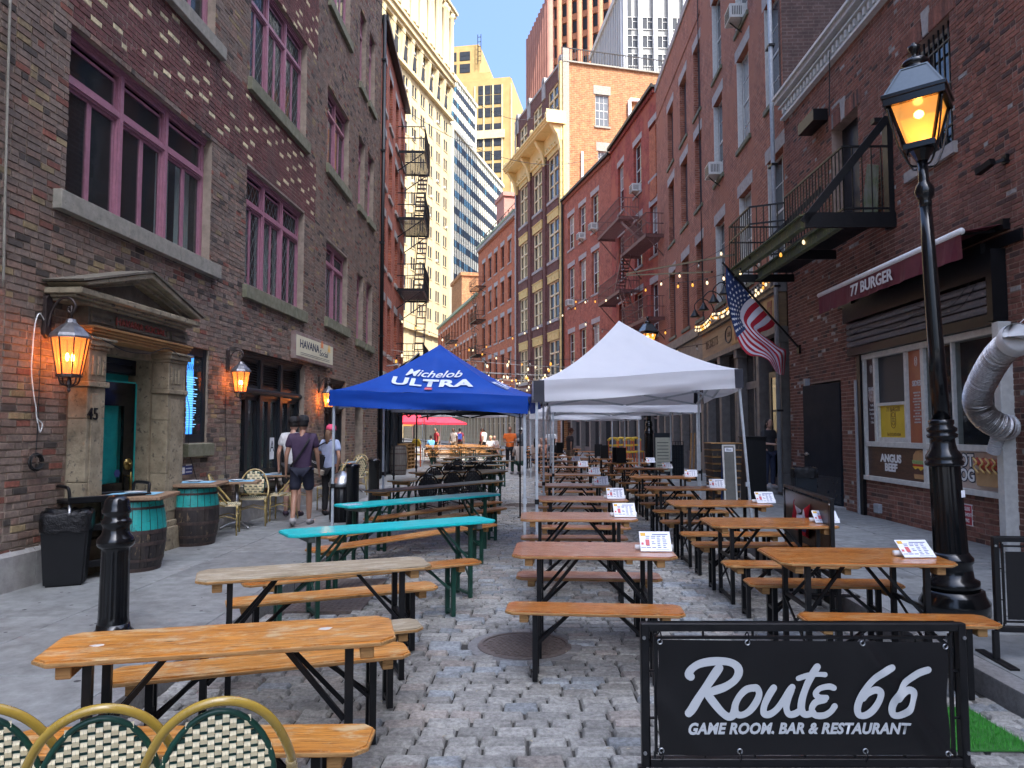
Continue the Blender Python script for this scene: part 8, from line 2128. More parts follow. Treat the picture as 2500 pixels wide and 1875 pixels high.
strokes=[([(302,190),(285,215),(258,255),(228,300),(205,338),(193,352)],15.5),([(200,222),(193,212),(205,192),(235,174),(285,165),(335,167),(365,182),(373,206),(358,234),(325,257),(290,270),(268,277)],14.5),([(262,288),(285,318),(312,350),(335,366),(352,360),(358,340)],14),([(428,261),(400,268),(375,293),(360,325),(362,352),(383,360),(412,345),(437,312),(447,282),(438,262),(424,262)],12.5),([(500,262),(482,290),(466,325),(464,352),(482,358),(508,342),(535,308),(558,272),(567,260)],12.5),([(565,268),(552,300),(546,335),(556,357),(578,355),(600,340)],12),([(658,186),(640,215),(620,255),(604,300),(600,338),(614,358),(642,352)],13),([(590,228),(625,217),(660,213),(686,214)],9.5),([(718,262),(700,257),(668,264),(652,282),(664,296),(690,297)],10.5),([(684,305),(652,314),(638,338),(650,360),(682,361),(706,347),(720,328)],11.5),([(930,190),(893,205),(852,240),(820,285),(803,330),(808,358),(832,360),(860,340),(882,305),(886,278),(868,268),(840,280),(822,298)],12.5),([(1058,196),(1020,210),(978,243),(946,287),(928,330),(932,357),(955,360),(983,341),(1004,307),(1008,280),(990,270),(962,282),(946,300)],12.5)]
for si,(pts,hw_)in enumerate(strokes):
 c=catmull([(a,b,0)for a,b in pts],7);n=len(c);mb=MB(M['silver_ink']);vs=[];base=.003+si*.00025
 for i,p_ in enumerate(c):
  d=(c[min(i+1,n-1)]-c[max(i-1,0)]).normalized();nn=Vector((-d.y,d.x,0));w=hw_*(1+.06*math.sin(i*.3));lf_=base+i*.000025
  vs+=[bpt(*(p_+nn*w)[:2],lf_),bpt(*p_[:2],lf_),bpt(*(p_-nn*w)[:2],lf_)]
 fs=[]
 for i in range(n-1):fs+=[(3*i,3*i+1,3*i+4,3*i+3),(3*i+1,3*i+2,3*i+5,3*i+4)]
 for(i,sg)in((0,-1),(n-1,1)):
  d=(c[min(i+1,n-1)]-c[max(i-1,0)]).normalized()*sg;nn=Vector((-d.y,d.x,0))*sg;cap=[]
  for k in range(1,7):
   a=math.pi*k/7;q=c[i]+(nn*math.cos(a)+d*math.sin(a))*hw_;cap.append(len(vs));vs.append(bpt(*q[:2],base+i*.000025))
  fs.append(tuple([3*i]+cap+[3*i+2,3*i+1]))
 mb.add(vs,fs);mb.build('letter_stroke',ban)
tl0=bpt(190,411,.002);tl1=bpt(997,411,.002);tw_=tl1.x-tl0.x
hh_=abs(bpt(500,432,0).z-bpt(500,391,0).z)
def wtxt(co):
 X=(tl0.x+tl1.x)/2+co.x;Z=tl0.z+co.y;u=(X+cxb-b0x)/(b1x-b0x);v=(Z-b0z)/(b1z-b0z);return Vector((X,-.0215-bdisp(u,v),Z))
t_=textobj('GAME ROOM, BAR & RESTAURANT',hh_*1.32,M['silver_ink'],None,.0,'lettering',shear=.25,bold=.0028,spacing=1.05)
xs_=[v.co.x for v in t_.data.vertices];k_=tw_/(max(xs_)-min(xs_));xm=(max(xs_)+min(xs_))/2
for v in t_.data.vertices:v.co=wtxt(Vector(((v.co.x-xm)*k_,v.co.y,0)))
t_.parent=ban
for(gx,gz)in((88,95),(405,98),(822,100),(1122,112),(94,490),(378,492),(834,492),(1132,500)):
 mb=MB(M['steel']);p_=bpt(gx,gz,.003);mb.tube([p_+Vector((math.cos(t)*.010,0,math.sin(t)*.010))for t in[k*.628 for k in range(10)]],.0032,6,closed=True);mb.build('grommet',bar)
 mb=MB(M['black_plastic']);up=1 if gz<300 else-1;mb.tube(catmull([p_,p_+Vector((.004,-.012,.02*up)),p_+Vector((0,0,.045*up)),p_+Vector((-.006,.012,.03*up))],4),.003,5);mb.build('cable_tie',bar)
g=G(2472,1580,.12)
b2=barricade((5.38-.0,5.2,.12),82,1.3,.84,.20,'black framed barricade cut off by the right edge of the picture');mb=MB(M['vinyl']);mb.box(-.57,.57,-.012,-.006,.28,.74);mb.build('banner',b2)
b2.location=(4.05+.0,5.0,.12)
bp=G(2434,1575,.12);b2.location=(at(2450,1400,5.05).x+.62,5.05,.12);b2.rotation_euler=(0,0,R(-6))
b3=barricade((0,0,.12),0,1.35,.92,.16,'black barricade with a bunting flag tied to it on the right pavement')
mb=MB(M['vinyl']);mb.box(-.62,.62,-.014,-.008,.22,.86);mb.build('banner',b3)
pa_,pb_=G(1916,1181,1.04),G(2031,1217,1.04);c=(pa_+pb_)/2;b3.location=(c.x,c.y,.12);b3.rotation_euler=(0,0,math.atan2(pb_.y-pa_.y,pb_.x-pa_.x));b3.scale=((pb_-pa_).length/1.35,)+(1,1)
bw=empty('bunting_flag',b3.location,b3.rotation_euler.z,'crumpled red white and blue bunting flag tied to the dark barricade','flag')
M['flag_red']=pm('flag_red',(.45,.012,.03),(.38,.01,.028),6,.75);M['flag_white']=pm('flag_white',(.66,.66,.72),(.6,.6,.67),6,.75);M['flag_blue']=pm('flag_blue',(.012,.035,.13),(.01,.03,.11),6,.75)
def cloth_pt(i,j,n,m):
 s,t=i/n,j/m;x=-.30+.52*s;z=.80-.15*math.sin(math.pi*s)*(1-.4*t)-t*.34*(.75+.25*math.cos(s*7));return(x+.03*math.sin(t*6+s*9),-.045-.03*math.sin(s*17+t*3),z)
n,m_=30,16
for nm,mm,rng in(('red_stripe','flag_red',lambda s,t:s<.12 or s>.86 or t>.82),('white_stripe','flag_white',lambda s,t:not(s<.12 or s>.86 or t>.82)and not(.25<t<.75 and .22<s<.38)and not t>.62),('blue_stripe','flag_blue',lambda s,t:not(s<.12 or s>.86 or t>.82)and((.25<t<.75 and .22<s<.38)or t>.62))):
 mb=MB(M[mm]);mb.smooth=True
 for i in range(n):
  for j in range(m_):
   if rng((i+.5)/n,(j+.5)/m_):mb.quad(cloth_pt(i,j,n,m_),cloth_pt(i+1,j,n,m_),cloth_pt(i+1,j+1,n,m_),cloth_pt(i,j+1,n,m_))
 mb.build(nm,bw)
# == pavement furniture on the right
def boxprop(name,px0,px1,ytop,ybase,label,cat,build,depth=.4,z=.12):
 Y=(CAMH-z)*FPX/(ybase-1048);a=at(px0,ytop,Y);b=at(px1,ytop,Y);root=empty(name,((a.x+b.x)/2,Y,z),0,label,cat);build(root,b.x-a.x,a.z-z);return root
def crates(root,W_,H_):
 n=9
 for k in range(n):
  z=H_*k/n;h=H_/n;w=W_*(.40+.10*k/n)
  mb=MB(M['barrel_dark']);mb.box(-w,w,-.3,.3,z+.012,z+h-.012);mb.mat(M['raw_edge']);mb.box(-w-.015,w+.015,-.32,.32,z+h-.022,z+h-.006);mb.build('crate',root)
boxprop('crate_stack',1727,1800,1080,1228,'stack of dark trays with pale rims beside the sandwich board','crates',crates)
def aframe(root,W_,H_):
 M['chalk']=pm('chalk',(.14,.135,.12),(.10,.10,.09),6,.7);t=R(6)
 for s in(1,-1):
  mb=MB(M['flag_blue']if s<0 else M['white_paint'],Matrix.Translation((0,-s*.14*1,0))@Matrix.Rotation(-s*t,4,'X'));w=W_/2
  mb.box(-w,-w+.03,-.012,.012,0,H_);mb.box(w-.03,w,-.012,.012,0,H_);mb.box(-w+.03,w-.03,-.012,.012,H_-.03,H_);mb.box(-w+.03,w-.03,-.012,.012,.06,.09);mb.build('frame',root)
  mb=MB(M['chalk'],mb.M);mb.box(-w+.03,w-.03,-.008,.008,.09,H_-.03);mb.build('board',root)
  if s>0:mb=MB(M['card_w'],mb.M);mb.box(-w+.05,w-.05,-.011,-.009,H_-.14,H_-.06);mb.mat(M['ink']);mb.box(-w+.08,w-.08,-.012,-.011,H_-.115,H_-.10);mb.box(-w+.08,w-.14,-.012,-.011,H_-.09,H_-.08);mb.build('heading',root)
boxprop('sandwich_board',1762,1794,1085,1238,'white framed sandwich board standing before the tray stack','sign',aframe)
def podium(root,W_,H_):mb=MB(M['black_plastic']);mb.box(-W_/2,W_/2,-.2,.2,0,H_-.03);mb.box(-W_/2-.02,W_/2+.02,-.24,.24,H_-.03,H_);mb.build('cabinet',root,bevel=.006)
boxprop('host_stand',1812,1862,1065,1225,'black host stand between the canopy pole and the pub door','host stand',podium)
def menu_board(root,W_,H_):
 mb=MB(M['dark_slate']);mb.box(-W_/2,W_/2,-.03,.03,.12,H_);mb.build('frame',root)
 mb=MB(pm('menu_pale',(.36,.36,.28),(.3,.3,.24),4,.7));mb.box(-W_/2+.05,W_/2-.05,-.036,-.03,.2,H_-.15);mb.build('menu_face',root);mb=MB(M['dark_slate'])
 for k in range(9):mb.box(-W_/2+.1,W_/2-.12,-.039,-.036,.28+k*(H_-.5)/9,.30+k*(H_-.5)/9)
 for s in(-1,1):mb.box(s*W_/2-.03,s*W_/2+.03,-.2,.2,0,.12)
 mb.build('lines',root)
boxprop('menu_board',1596,1640,1057,1165,'tall framed menu board near the distant lamp post','sign',menu_board)
def rack(root,W_,H_):
 mb=MB(M['black_metal'])
 for i in range(7):x=-W_/2+W_*i/6;mb.beam((x,0,0),(x,0,H_),.02)
 for k in range(9):mb.beam((-W_/2,0,H_*k/8),(W_/2,0,H_*k/8),.015)
 mb.mat(M['dark_slate']);mb.box(-W_/2,W_/2,.03,.3,0,H_*.9);mb.build('wire_rack',root)
boxprop('wire_rack',1630,1668,1078,1160,'dark wire rack with boxes beside the menu board','rack',rack)
def dolly(root,W_,H_):
 mb=MB(M['raw_edge']);mb.beam((0,.1,0),(.06,.0,H_),.07,.03);mb.beam((.12,.1,0),(.16,0,H_),.06,.03);mb.build('plank',root);mb=MB(M['steel']);mb.tube([(.25,0,.3),(.3,0,.5),(.28,.05,.7)],.03,8);mb.mat(M['black_plastic']);mb.box(-.05,.35,-.1,.15,0,.35);mb.build('tool_box',root)
boxprop('leaning_planks',1672,1695,1057,1172,'wooden planks and dark boxes leaning by the pub pillar','planks',dolly)
for i,(x_,Y,zt)in enumerate(((1366,28.6,1.35),(1460,25.2,1.35),(1475,23.4,1.3),(1505,20.6,1.28),(1516,20.3,1.25))):
 x=(x_-1250)/FPX*Y;root=empty('table_stand_menu',(x,Y,.772),0,'black upright table menu holder, %s from the left on the distant tables'%ordn[i],'menu holder','black menu holders');mb=MB(M['black_plastic']);mb.box(-.13,.13,-.02,.02,0,.42);mb.box(-.15,.15,-.06,.06,0,.02);mb.build('holder',root)
for i in range(9):
 c=CR[6+i%5]if i<5 else RR[5+i%5];mb=MB(M['china']);mb.lathe([(0,0),(.09,0),(.13,.02),(.12,.03),(.05,.02),(.05,.05),(0,.06)],12);o=mb.build('plate',loc=(c[0]+rnd.uniform(-.1,.3),c[1],.772));tag(o,'small stack of white dishes on the %s %s row table'%(ordn[6+i%5]if i<5 else ordn[5+i%5],'middle' if i<5 else 'right'),'plate','white dishes on the distant tables')
# == flag
fr0=R1.W(uR1-.12,3.45,.0);base_f=R1.W(*R1.px(1954,853,.0),0);tipd=at(1772,650,16.2)
fl=empty('national_flag',base_f,0,'large stars and stripes flag hanging from a slanted pole beside the pub','flag')
mb=MB(M['black_metal']);mb.beam((0,0,0),tipd-base_f+(tipd-base_f).normalized()*.12,.035);mb.build('flagpole',fl);mb=MB(M['black_metal']);mb.boxm((.0,0,0),.12,.12,.2,Matrix.Identity(3));mb.build('pole_bracket',fl)
ctl=[[(465,-99),(690,165),(890,385)],[(466,40),(645,195),(872,412)],[(478,190),(603,250),(830,440)],[(505,330),(590,330),(762,466)],[(552,480),(628,415),(800,500)],[(606,600),(700,500),(862,540)],[(668,660),(782,560),(905,578)],[(760,672),(842,620),(945,600)],[(826,700),(890,690),(983,622)],[(860,745),(915,770),(978,720)],[(893,800),(930,828),(966,830)]]
zf=lambda p_,Y:at(1640+p_[0]/3.525,680+p_[1]/3.525,Y)
nh,nf_=26,50
def fpt(h,f):
 ff=f*(len(ctl)-1);i=min(int(ff),len(ctl)-2);t=ff-i
 def row(r_):
  a,b,c_=[Vector(q)for q in r_]
  return a.lerp(b,h/.54)if h<.54 else b.lerp(c_,(h-.54)/.46)
 P0,P1,P2,P3=row(ctl[max(i-1,0)]),row(ctl[i]),row(ctl[i+1]),row(ctl[min(i+2,len(ctl)-1)])
 p_=.5*((2*P1)+(-P0+P2)*t+(2*P0-5*P1+4*P2-P3)*t*t+(-P0+3*P1-3*P2+P3)*t**3)
 Yd=16.2+.62*h*(1-f*.4)+.10*math.sin(h*11+f*4)*min(1,f*2)+.10*f*math.sin(h*7)
 return zf(p_,Yd)-base_f
for nm,mm,ok in(('canton','flag_blue',lambda h,f:h<.54 and f<.42),('red_stripe','flag_red',lambda h,f:not(h<.54 and f<.42)and int(h*13)%2==0),('white_stripe','flag_white',lambda h,f:not(h<.54 and f<.42)and int(h*13)%2==1)):
 mb=MB(M[mm]);mb.smooth=True
 for i in range(nh):
  for j in range(nf_):
   h0,h1,f0,f1=i/nh,(i+1)/nh,j/nf_,(j+1)/nf_
   if ok((h0+h1)/2,(f0+f1)/2):mb.quad(fpt(h0,f0),fpt(h1,f0),fpt(h1,f1),fpt(h0,f1))
 mb.build(nm,fl)
mb=MB(M['white'])
for r_ in range(9):
 for c_ in range(6 if r_%2==0 else 5):
  h=.54*(r_+1)/10;f=.42*((c_*2+1+(r_%2))/12);o_=fpt(h,f);e1=(fpt(h+.02,f)-o_).normalized();e2=(fpt(h,f+.02)-o_).normalized();s=.038;nn=e1.cross(e2).normalized()*.012
  if nn.y>0:nn=-nn
  vs=[o_+nn+(e1*math.cos(k*math.pi/5)+e2*math.sin(k*math.pi/5))*(s if k%2==0 else s*.4)for k in range(10)]+[o_+nn]
  mb.add(vs,[(k,(k+1)%10,10)for k in range(10)])
tag(mb.build('stars',fl),kind='stuff')
# == string lights
M['bulb_w']=emat('bulb_w',(1,.74,.42),.35);M['bulb_a']=emat('bulb_a',(1,.42,.06),.25);M['bulb_off']=pm('bulb_off',(.5,.45,.38),(.4,.36,.3),5,.15)
def bulbmesh(m,s=1.0):
 mb=MB(M['black_plastic']);mb.tube([(0,0,.0),(0,0,-.06*s)],.017*s,6);mb.mat(M[m]);mb.smooth=True;mb.lathe([(.012*s,-.06*s),(.026*s,-.09*s),(.030*s,-.115*s),(.018*s,-.145*s),(0,-.15*s)],7);return mb.mesh('bulb')
_bm={s:[bulbmesh('bulb_w',s),bulbmesh('bulb_a',s),bulbmesh('bulb_off',s)]for s in(1.0,1.35)}
nbulb=[0]
def string(a,b,sg,n,label,s=1.0,group='string lights across the street',r=.007,m='cable'):
 a=Vector(a);root=empty('string_light',a,0,label,'string light',group);pts=[p_-a for p_ in sag(a,b,sg,16)]
 mb=MB(M[m]);mb.tube(pts,r,4);mb.build('wire',root)
 for i in range(n):
  t=(i+.5)/n;ff=t*16;k=min(int(ff),15);p_=pts[k].lerp(pts[k+1],ff-k);q=rnd.random()
  link('bulb',_bm[s][0 if q<.55 else 1 if q<.8 else 2],root,p_,(rnd.uniform(-.15,.15),rnd.uniform(-.15,.15),0));nbulb[0]+=1
M['wire_pale']=pm('wire_pale',(.45,.43,.38),(.4,.38,.33),5,.6)
Ys=[24,25.5,27,28.2,29.5,31,32.5,34,36,38,40,42.5,45,48]
for i,Y in enumerate(Ys):
 zl=4.1+.35*math.sin(i*1.7)+(Y-24)*.02;zr=4.3+.4*math.cos(i*2.1)+(Y-24)*.02
 xl_=polyx(FL,Y)+.1;xr_=polyx(FRr,Y+1.5)-.15
 string((xl_,Y,zl),(xr_,Y+1.5,zr),.35,15,'string of small bulbs crossing the street at the %s distance'%(['nearest','second','third','fourth','fifth','sixth','seventh','eighth','ninth','tenth','eleventh','twelfth','thirteenth','farthest'][i]),1.35,r=.008,m='wire_pale' if i%3 else 'cable')
for(a,b,sg,n,lab)in((at(965,770,26),at(1480,905,27),.5,16,'string of bulbs dipping from the red building to the right over the canopies'),(at(1075,865,30),at(1450,720,31),.4,12,'string of bulbs rising toward the rust coloured fire escape'),(at(1395,730,30),at(1790,592,17.5),.45,11,'string of bulbs stretched below the steel bracket arm'),(at(1640,690,19),at(1990,560,13.5),.25,8,'string of bulbs hanging through the balcony railing'),(at(1420,780,29),at(1640,800,22),.35,9,'string of bulbs in front of the distant lamp post')):
 string(a,b,sg,n,lab,1.0)
for k in range(2):
 for j in range(3):
  a=R2.W(9.2-j*3.0,5.42-k*.12,.34);b=R2.W(6.2-j*3.0,5.45-k*.12,.34);string(a,b,.16,13,'garland of warm bulbs swagged along the pub cornice, %s span in the %s line'%(['far','middle','near'][j],['upper','lower'][k]),1.0,'garlands on the pub cornice')
for i,u in enumerate((1.9,3.3,4.7,6.1,7.5)):
 root=R2.root('gooseneck_lamp','black gooseneck lamp over the pub fascia, %s from the near end'%ordn[i],'lamp',u,5.5,0,group='gooseneck lamps over the pub sign')
 mb=R2.mb(M['black_metal'],u,5.5,0);mb.smooth=True;mb.tube(catmull([(u,0,5.55),(u,.15,5.9),(u,.45,6.05),(u,.68,5.85),(u,.68,5.65)],5),.018,6);mb.build('arm',root)
 mb=R2.mb(M['black_metal'],u,5.5,0);mb.smooth=True;mb.lathe([(.03,5.68),(.06,5.62),(.10,5.54),(.17,5.44),(.175,5.42)],14,(u,.68,0));mb.build('shade',root)
for i,u in enumerate((2.0,4.0)):
 root=B1.root('barn_lamp','grey barn lamp over the shopfront of the left red building, %s one'%['nearer','farther'][i],'lamp',u,3.5,0,group='barn lamps on the left shopfront')
 mb=B1.mb(M['grey_paint'],u,3.5,0);mb.smooth=True;mb.tube([(u,0,3.75),(u,.4,3.8),(u,.45,3.6)],.02,6);mb.lathe([(.04,3.62),(.1,3.55),(.24,3.47),(.25,3.44)],14,(u,.45,0));mb.build('shade',root)
for(a,b,sg,lab)in((B1.W(5,14.2,.1),R3.W(7,18.5,.1),1.6,'thin cable sagging high across the street gap'),(A2.W(6,15,0),R4.W(1,27,.1),2.5,'thin upper cable crossing in front of the towers'),(R1.W(-.05,9.0,.3),R1.W(.05,7.75,.3),0,'short cable dropping from the white cornice')):
 mb=MB(M['cable']);mb.tube(sag(a,b,sg,20),.012,4);tag(mb.build('cable'),lab,'cable')
mb=MB(M['cable']);mb.tube([R2b.W(.1,HR2,.05),R2b.W(.12,12,.06),R2b.W(.0,5.5,.05)],.018,4);tag(mb.build('cable'),'long black cable running down between the two rose brick houses','cable')
root=B1.root('shop_flag','black banner slanting above the blue canopy on the left','banner',3,3,.5)
mb=MB(M['black_plastic']);L_=root.location;mb.M=Matrix.Rotation(-B1.rz,4,'Z');q=[at(975,895,21)-L_,at(1024,862,21)-L_,at(1026,878,21.2)-L_,at(985,915,21.2)-L_];mb.add(q+[p_+Vector((0,.04,0))for p_ in q],[(0,1,2,3),(4,5,6,7),(0,1,5,4),(2,3,7,6)]);mb.build('cloth',root)
mb=MB(M['steel'],Matrix.Rotation(-B1.rz,4,'Z'));mb.beam(at(940,935,21)-L_,at(1024,860,21)-L_,.03);mb.build('staff',root)
# == people
def skin_mesh(verts,edges,radii,m,name,sub=2,root=0):
 me=bpy.data.meshes.new('tmp');me.from_pydata([tuple(v)for v in verts],edges,[]);o=bpy.data.objects.new('tmp',me);col.objects.link(o)
 sk=o.modifiers.new('skin','SKIN');sk.use_smooth_shade=True;ss=o.modifiers.new('sub','SUBSURF');ss.levels=sub;ss.render_levels=sub
 lay=me.skin_vertices[0].data if me.skin_vertices else None
 if lay is None:me.skin_vertices.new()if hasattr(me.skin_vertices,'new')else None;lay=me.skin_vertices[0].data
 for i,r_ in enumerate(radii):lay[i].radius=r_ if isinstance(r_,tuple)else(r_,r_);lay[i].use_root=(i==root)
 bpy.context.view_layer.update()
 out=bpy.data.meshes.new_from_object(o.evaluated_get(bpy.context.evaluated_depsgraph_get()));bpy.data.objects.remove(o);out.name=name;out.materials.clear();out.materials.append(m)
 for p_ in out.polygons:p_.use_smooth=True;p_.material_index=0
 return out
SK={k:pm('skin_'+k,c,tuple(x*.88 for x in c),9,.5,bmp=.05)for k,c in(('tan',(.36,.19,.12)),('light',(.50,.29,.21)),('dark',(.12,.065,.045)))}
def cm(name,c):
 if name not in M:M[name]=pm(name,c,tuple(x*.78 for x in c),7,.8,bmp=.25,bscale=14,bdist=.02)
 return M[name]
def person(x,y,z,rot,label,H=1.74,skin='tan',top=('top_purple',(.045,.022,.055)),bottom=('short_navy',(.012,.014,.030)),legs='shorts',cap=None,hair=('hair_black',(.012,.010,.009)),longhair=False,pose='walk',shoes=('shoe_grey',(.35,.33,.32)),sleeves=.55,slim=1.0,arms=None,backpack=None,sling=None,group=None,bag=None):
 s=H/1.74;root=empty('person',(x,y,z),R(rot),label,'person',group);root.scale=(s,s,s)
 V=Vector;sit=pose=='sit';hz=.93 if not sit else .50
 pel=V((0,0,hz));sp=V((0,.01,hz+.17));ch=V((0,.0,hz+.40));nk=V((0,.0,hz+.56));hd=V((0,.015,hz+.64))
 sh={};el={};wr={};hp={};kn={};an={};to={}
 for sgn in(-1,1):
  sh[sgn]=V((sgn*.175*slim,0,hz+.485));hp[sgn]=V((sgn*.095,0,hz-.03))
  if arms=='fold' or(sit and arms is None):el[sgn]=V((sgn*.24,.08,hz+.22));wr[sgn]=V((sgn*.10,.30,hz+.20))
  elif arms=='back':el[sgn]=V((sgn*.27,-.05,hz+.22));wr[sgn]=V((sgn*.20,-.02,hz+.0))
  else:el[sgn]=V((sgn*.235,-.02+.05*sgn,hz+.21));wr[sgn]=V((sgn*.25,.05+.06*sgn,hz-.02))
  if sit:kn[sgn]=V((sgn*.13,.42,.50));an[sgn]=V((sgn*.13,.40,.09));to[sgn]=V((sgn*.14,.54,.045))
  elif pose=='walk':
   f=sgn*.16;kn[sgn]=V((sgn*.10,f*.6+.03,.50));an[sgn]=V((sgn*.095,f*1.0-(.06 if sgn<0 else 0),.09+(.05 if sgn<0 else 0)));to[sgn]=an[sgn]+V((sgn*.02,.14,-.055 if sgn>0 else-.085))
  else:kn[sgn]=V((sgn*.105,.02,.50));an[sgn]=V((sgn*.11,.0,.09));to[sgn]=an[sgn]+V((sgn*.03,.14,-.055))
 vs=[pel,sp,ch,nk,hd];ed=[(0,1),(1,2),(2,3),(3,4)];rd=[(.135*slim,.10),(.115*slim,.09),(.14*slim,.10),(.052,.055),(.05,.055)]
 for sgn in(-1,1):
  b=len(vs);vs+=[sh[sgn],el[sgn],wr[sgn],wr[sgn]+(wr[sgn]-el[sgn]).normalized()*.07];ed+=[(2,b),(b,b+1),(b+1,b+2),(b+2,b+3)];rd+=[(.052,.05),(.038,.038),(.026,.022),(.034,.017)]
  b=len(vs);vs+=[hp[sgn],hp[sgn].lerp(kn[sgn],.35),kn[sgn],kn[sgn].lerp(an[sgn],.3),an[sgn],to[sgn]];ed+=[(0,b),(b,b+1),(b+1,b+2),(b+2,b+3),(b+3,b+4),(b+4,b+5)];rd+=[(.085,.085),(.078,.078),(.052,.055),(.056,.056),(.033,.036),(.04,.03)]
 body=skin_mesh(vs,ed,rd,SK[skin],'body');bm=bmesh.new();bm.from_mesh(body)
 hc=hd+V((0,.02,.085));tmp=MB(SK[skin]);tmp.smooth=True
 prof=[(.0,-.125),(.035,-.118),(.055,-.09),(.068,-.05),(.076,-.005),(.078,.035),(.070,.075),(.048,.105),(.0,.118)]
 tmp.lathe(prof,16,hc,1.0,1.22);tmp.add([hc+V((-.012,.088,-.03)),hc+V((.012,.088,-.03)),hc+V((0,.086,.012)),hc+V((0,.113,-.026))],[(0,1,3),(1,2,3),(2,0,3)])
 for sgn in(-1,1):tmp.ball(hc+V((sgn*.078,.0,-.005)),.012,.02,.028,8,5)
 for sgn in(-1,1):
  w=wr[sgn];d=(w-el[sgn]).normalized();side=d.cross(V((0,1,0))).normalized()if abs(d.y)<.9 else V((1,0,0));pn=w+d*.085
  for k,L_ in enumerate((.060,.068,.064,.050)):
   o_=pn+V((0,1,0))*(.024-.016*k);tmp.tube([o_-d*.02,o_+d*L_*.5,o_+d*L_-side*sgn*.012],[.0085,.008,.006],6)
  tmp.tube([w+d*.02+V((0,.02,0)),w+d*.055+V((0,.045,0)),w+d*.09+V((0,.05,0))],[.010,.009,.007],6)
 tm=tmp.mesh('t');bm.from_mesh(tm);bm.to_mesh(body);bm.free();bpy.data.meshes.remove(tm)
 bo=link('body',body,root)
 e=.016;vs=[pel+V((0,0,-.03)),sp,ch,nk+V((0,0,-.005))];ed=[(0,1),(1,2),(2,3)];rd=[(.155*slim,.125),(.155*slim,.122),(.185*slim,.13),(.075,.08)]
 for sgn in(-1,1):
  m_=sh[sgn].lerp(el[sgn],max(sleeves,.3)*1.1);b=len(vs);vs+=[sh[sgn]+V((0,0,.012)),m_];ed+=[(2,b),(b,b+1)];rd+=[(.092,.088),(.070,.066)]
  if sleeves>.99:vs+=[wr[sgn]];ed+=[(b+1,b+2)];rd+=[(.045,.042)]
 link('shirt',skin_mesh(vs,ed,rd,cm(*top),'shirt',root=1),root)
 vs=[pel+V((0,0,.03))];ed=[];rd=[(.15*slim,.115)]
 for sgn in(-1,1):
  if legs=='shorts':b=len(vs);vs+=[hp[sgn]+V((0,0,-.02)),hp[sgn].lerp(kn[sgn],.5),hp[sgn].lerp(kn[sgn],.86)];ed+=[(0,b),(b,b+1),(b+1,b+2)];rd+=[(.103,.105),(.102,.102),(.10,.098)]
  else:b=len(vs);vs+=[hp[sgn]+V((0,0,-.02)),hp[sgn].lerp(kn[sgn],.45),kn[sgn],an[sgn]+V((0,0,.0))];ed+=[(0,b),(b,b+1),(b+1,b+2),(b+2,b+3)];rd+=[(.10,.10),(.09,.09),(.07,.07),(.058,.06)]
 link('shorts' if legs=='shorts' else 'trousers',skin_mesh(vs,ed,rd,cm(*bottom),'trousers'),root)
 for sgn in(-1,1):
  a,t=an[sgn],to[sgn];mb=MB(cm(*shoes));mb.smooth=True;d=(t-a);d.z=0;d.normalize();zb_=min(a.z,t.z)-.045
  vs_=[a+V((0,-.03,-.01)),a+V((0,.03,-.045)),t+V((0,-.02,.0)),t+V((0,.055,-.01))];mb.tube(vs_,[.046,.05,.045,.028],10);mb.build('shoe',root)
 mb=MB(cm(*hair));mb.smooth=True;mb.lathe([(.0,.128),(.055,.115),(.080,.08),(.088,.035),(.086,-.01),(.076,-.05)],16,hc+V((0,-.018,.0)),1.0,1.12);
 if longhair:mb.tube([hc+V((0,-.09,.02)),hc+V((0,-.11,-.08)),hc+V((0,-.10,-.2)),hc+V((0,-.09,-.30))],[.05,.06,.05,.02],10)
 mb.build('hair',root)
 if cap:
  mb=MB(cm(*cap));mb.smooth=True;mb.lathe([(0,.145),(.05,.14),(.085,.11),(.097,.06),(.098,.02)],18,hc+V((0,-.004,.0)),1,1.15)
  mb.add([hc+V((-.075,.075,.035)),hc+V((.075,.075,.035)),hc+V((.06,.165,.02)),hc+V((-.06,.165,.02)),hc+V((0,.11,.048)),hc+V((0,.185,.03))],[(0,4,5,3),(4,1,2,5)]);mb.build('cap',root)
 if sling:
  mb=MB(cm(*sling));mb.tube(catmull([V((.13,.03,hz+.53)),V((.10,-.125,hz+.42)),V((-.03,-.145,hz+.2)),V((-.15,-.12,hz+.05)),V((-.17,.05,hz+.02))],5),.018,6);mb.build('sling_strap',root)
 if bag:
  mb=MB(cm(*bag));mb.boxm(V((-.24,-.13,hz+.10)),.36,.10,.40,Matrix.Rotation(R(14),3,'Y'));mb.build('tote_bag',root,bevel=.025,seg=2)
  mb=MB(cm('bag_base',(.42,.36,.28)));mb.boxm(V((-.21,-.133,hz-.045)),.365,.108,.10,Matrix.Rotation(R(14),3,'Y'));mb.build('bag_base',root,bevel=.01)
  mb=MB(cm(*bag));mb.tube(catmull([V((-.36,-.12,hz+.27)),V((-.12,-.14,hz+.46)),V((.10,-.06,hz+.55))],5),.012,6);mb.build('bag_strap',root)
  textobj('JUNGEN',.07,M['letter_white'],root,.001,'lettering',loc=(-.23,-.186,hz+.12),rot=(R(90),R(14),0),sx=.9)
 if backpack:mb=MB(cm(*backpack));mb.box(-.14,.14,-.26,-.11,hz+.12,hz+.5);mb.build('backpack',root,bevel=.04,seg=2)
 return root
g1=G(737,1283,.12)
person(g1.x,g1.y-.05,.12,6,'man in a dark purple shirt, navy shorts and a backwards black cap walking away',1.76,'tan',sling=('strap_black',(.012,.012,.016)),cap=('cap_black',(.010,.010,.012)),slim=1.04)
g2=G(706,1263,.12)
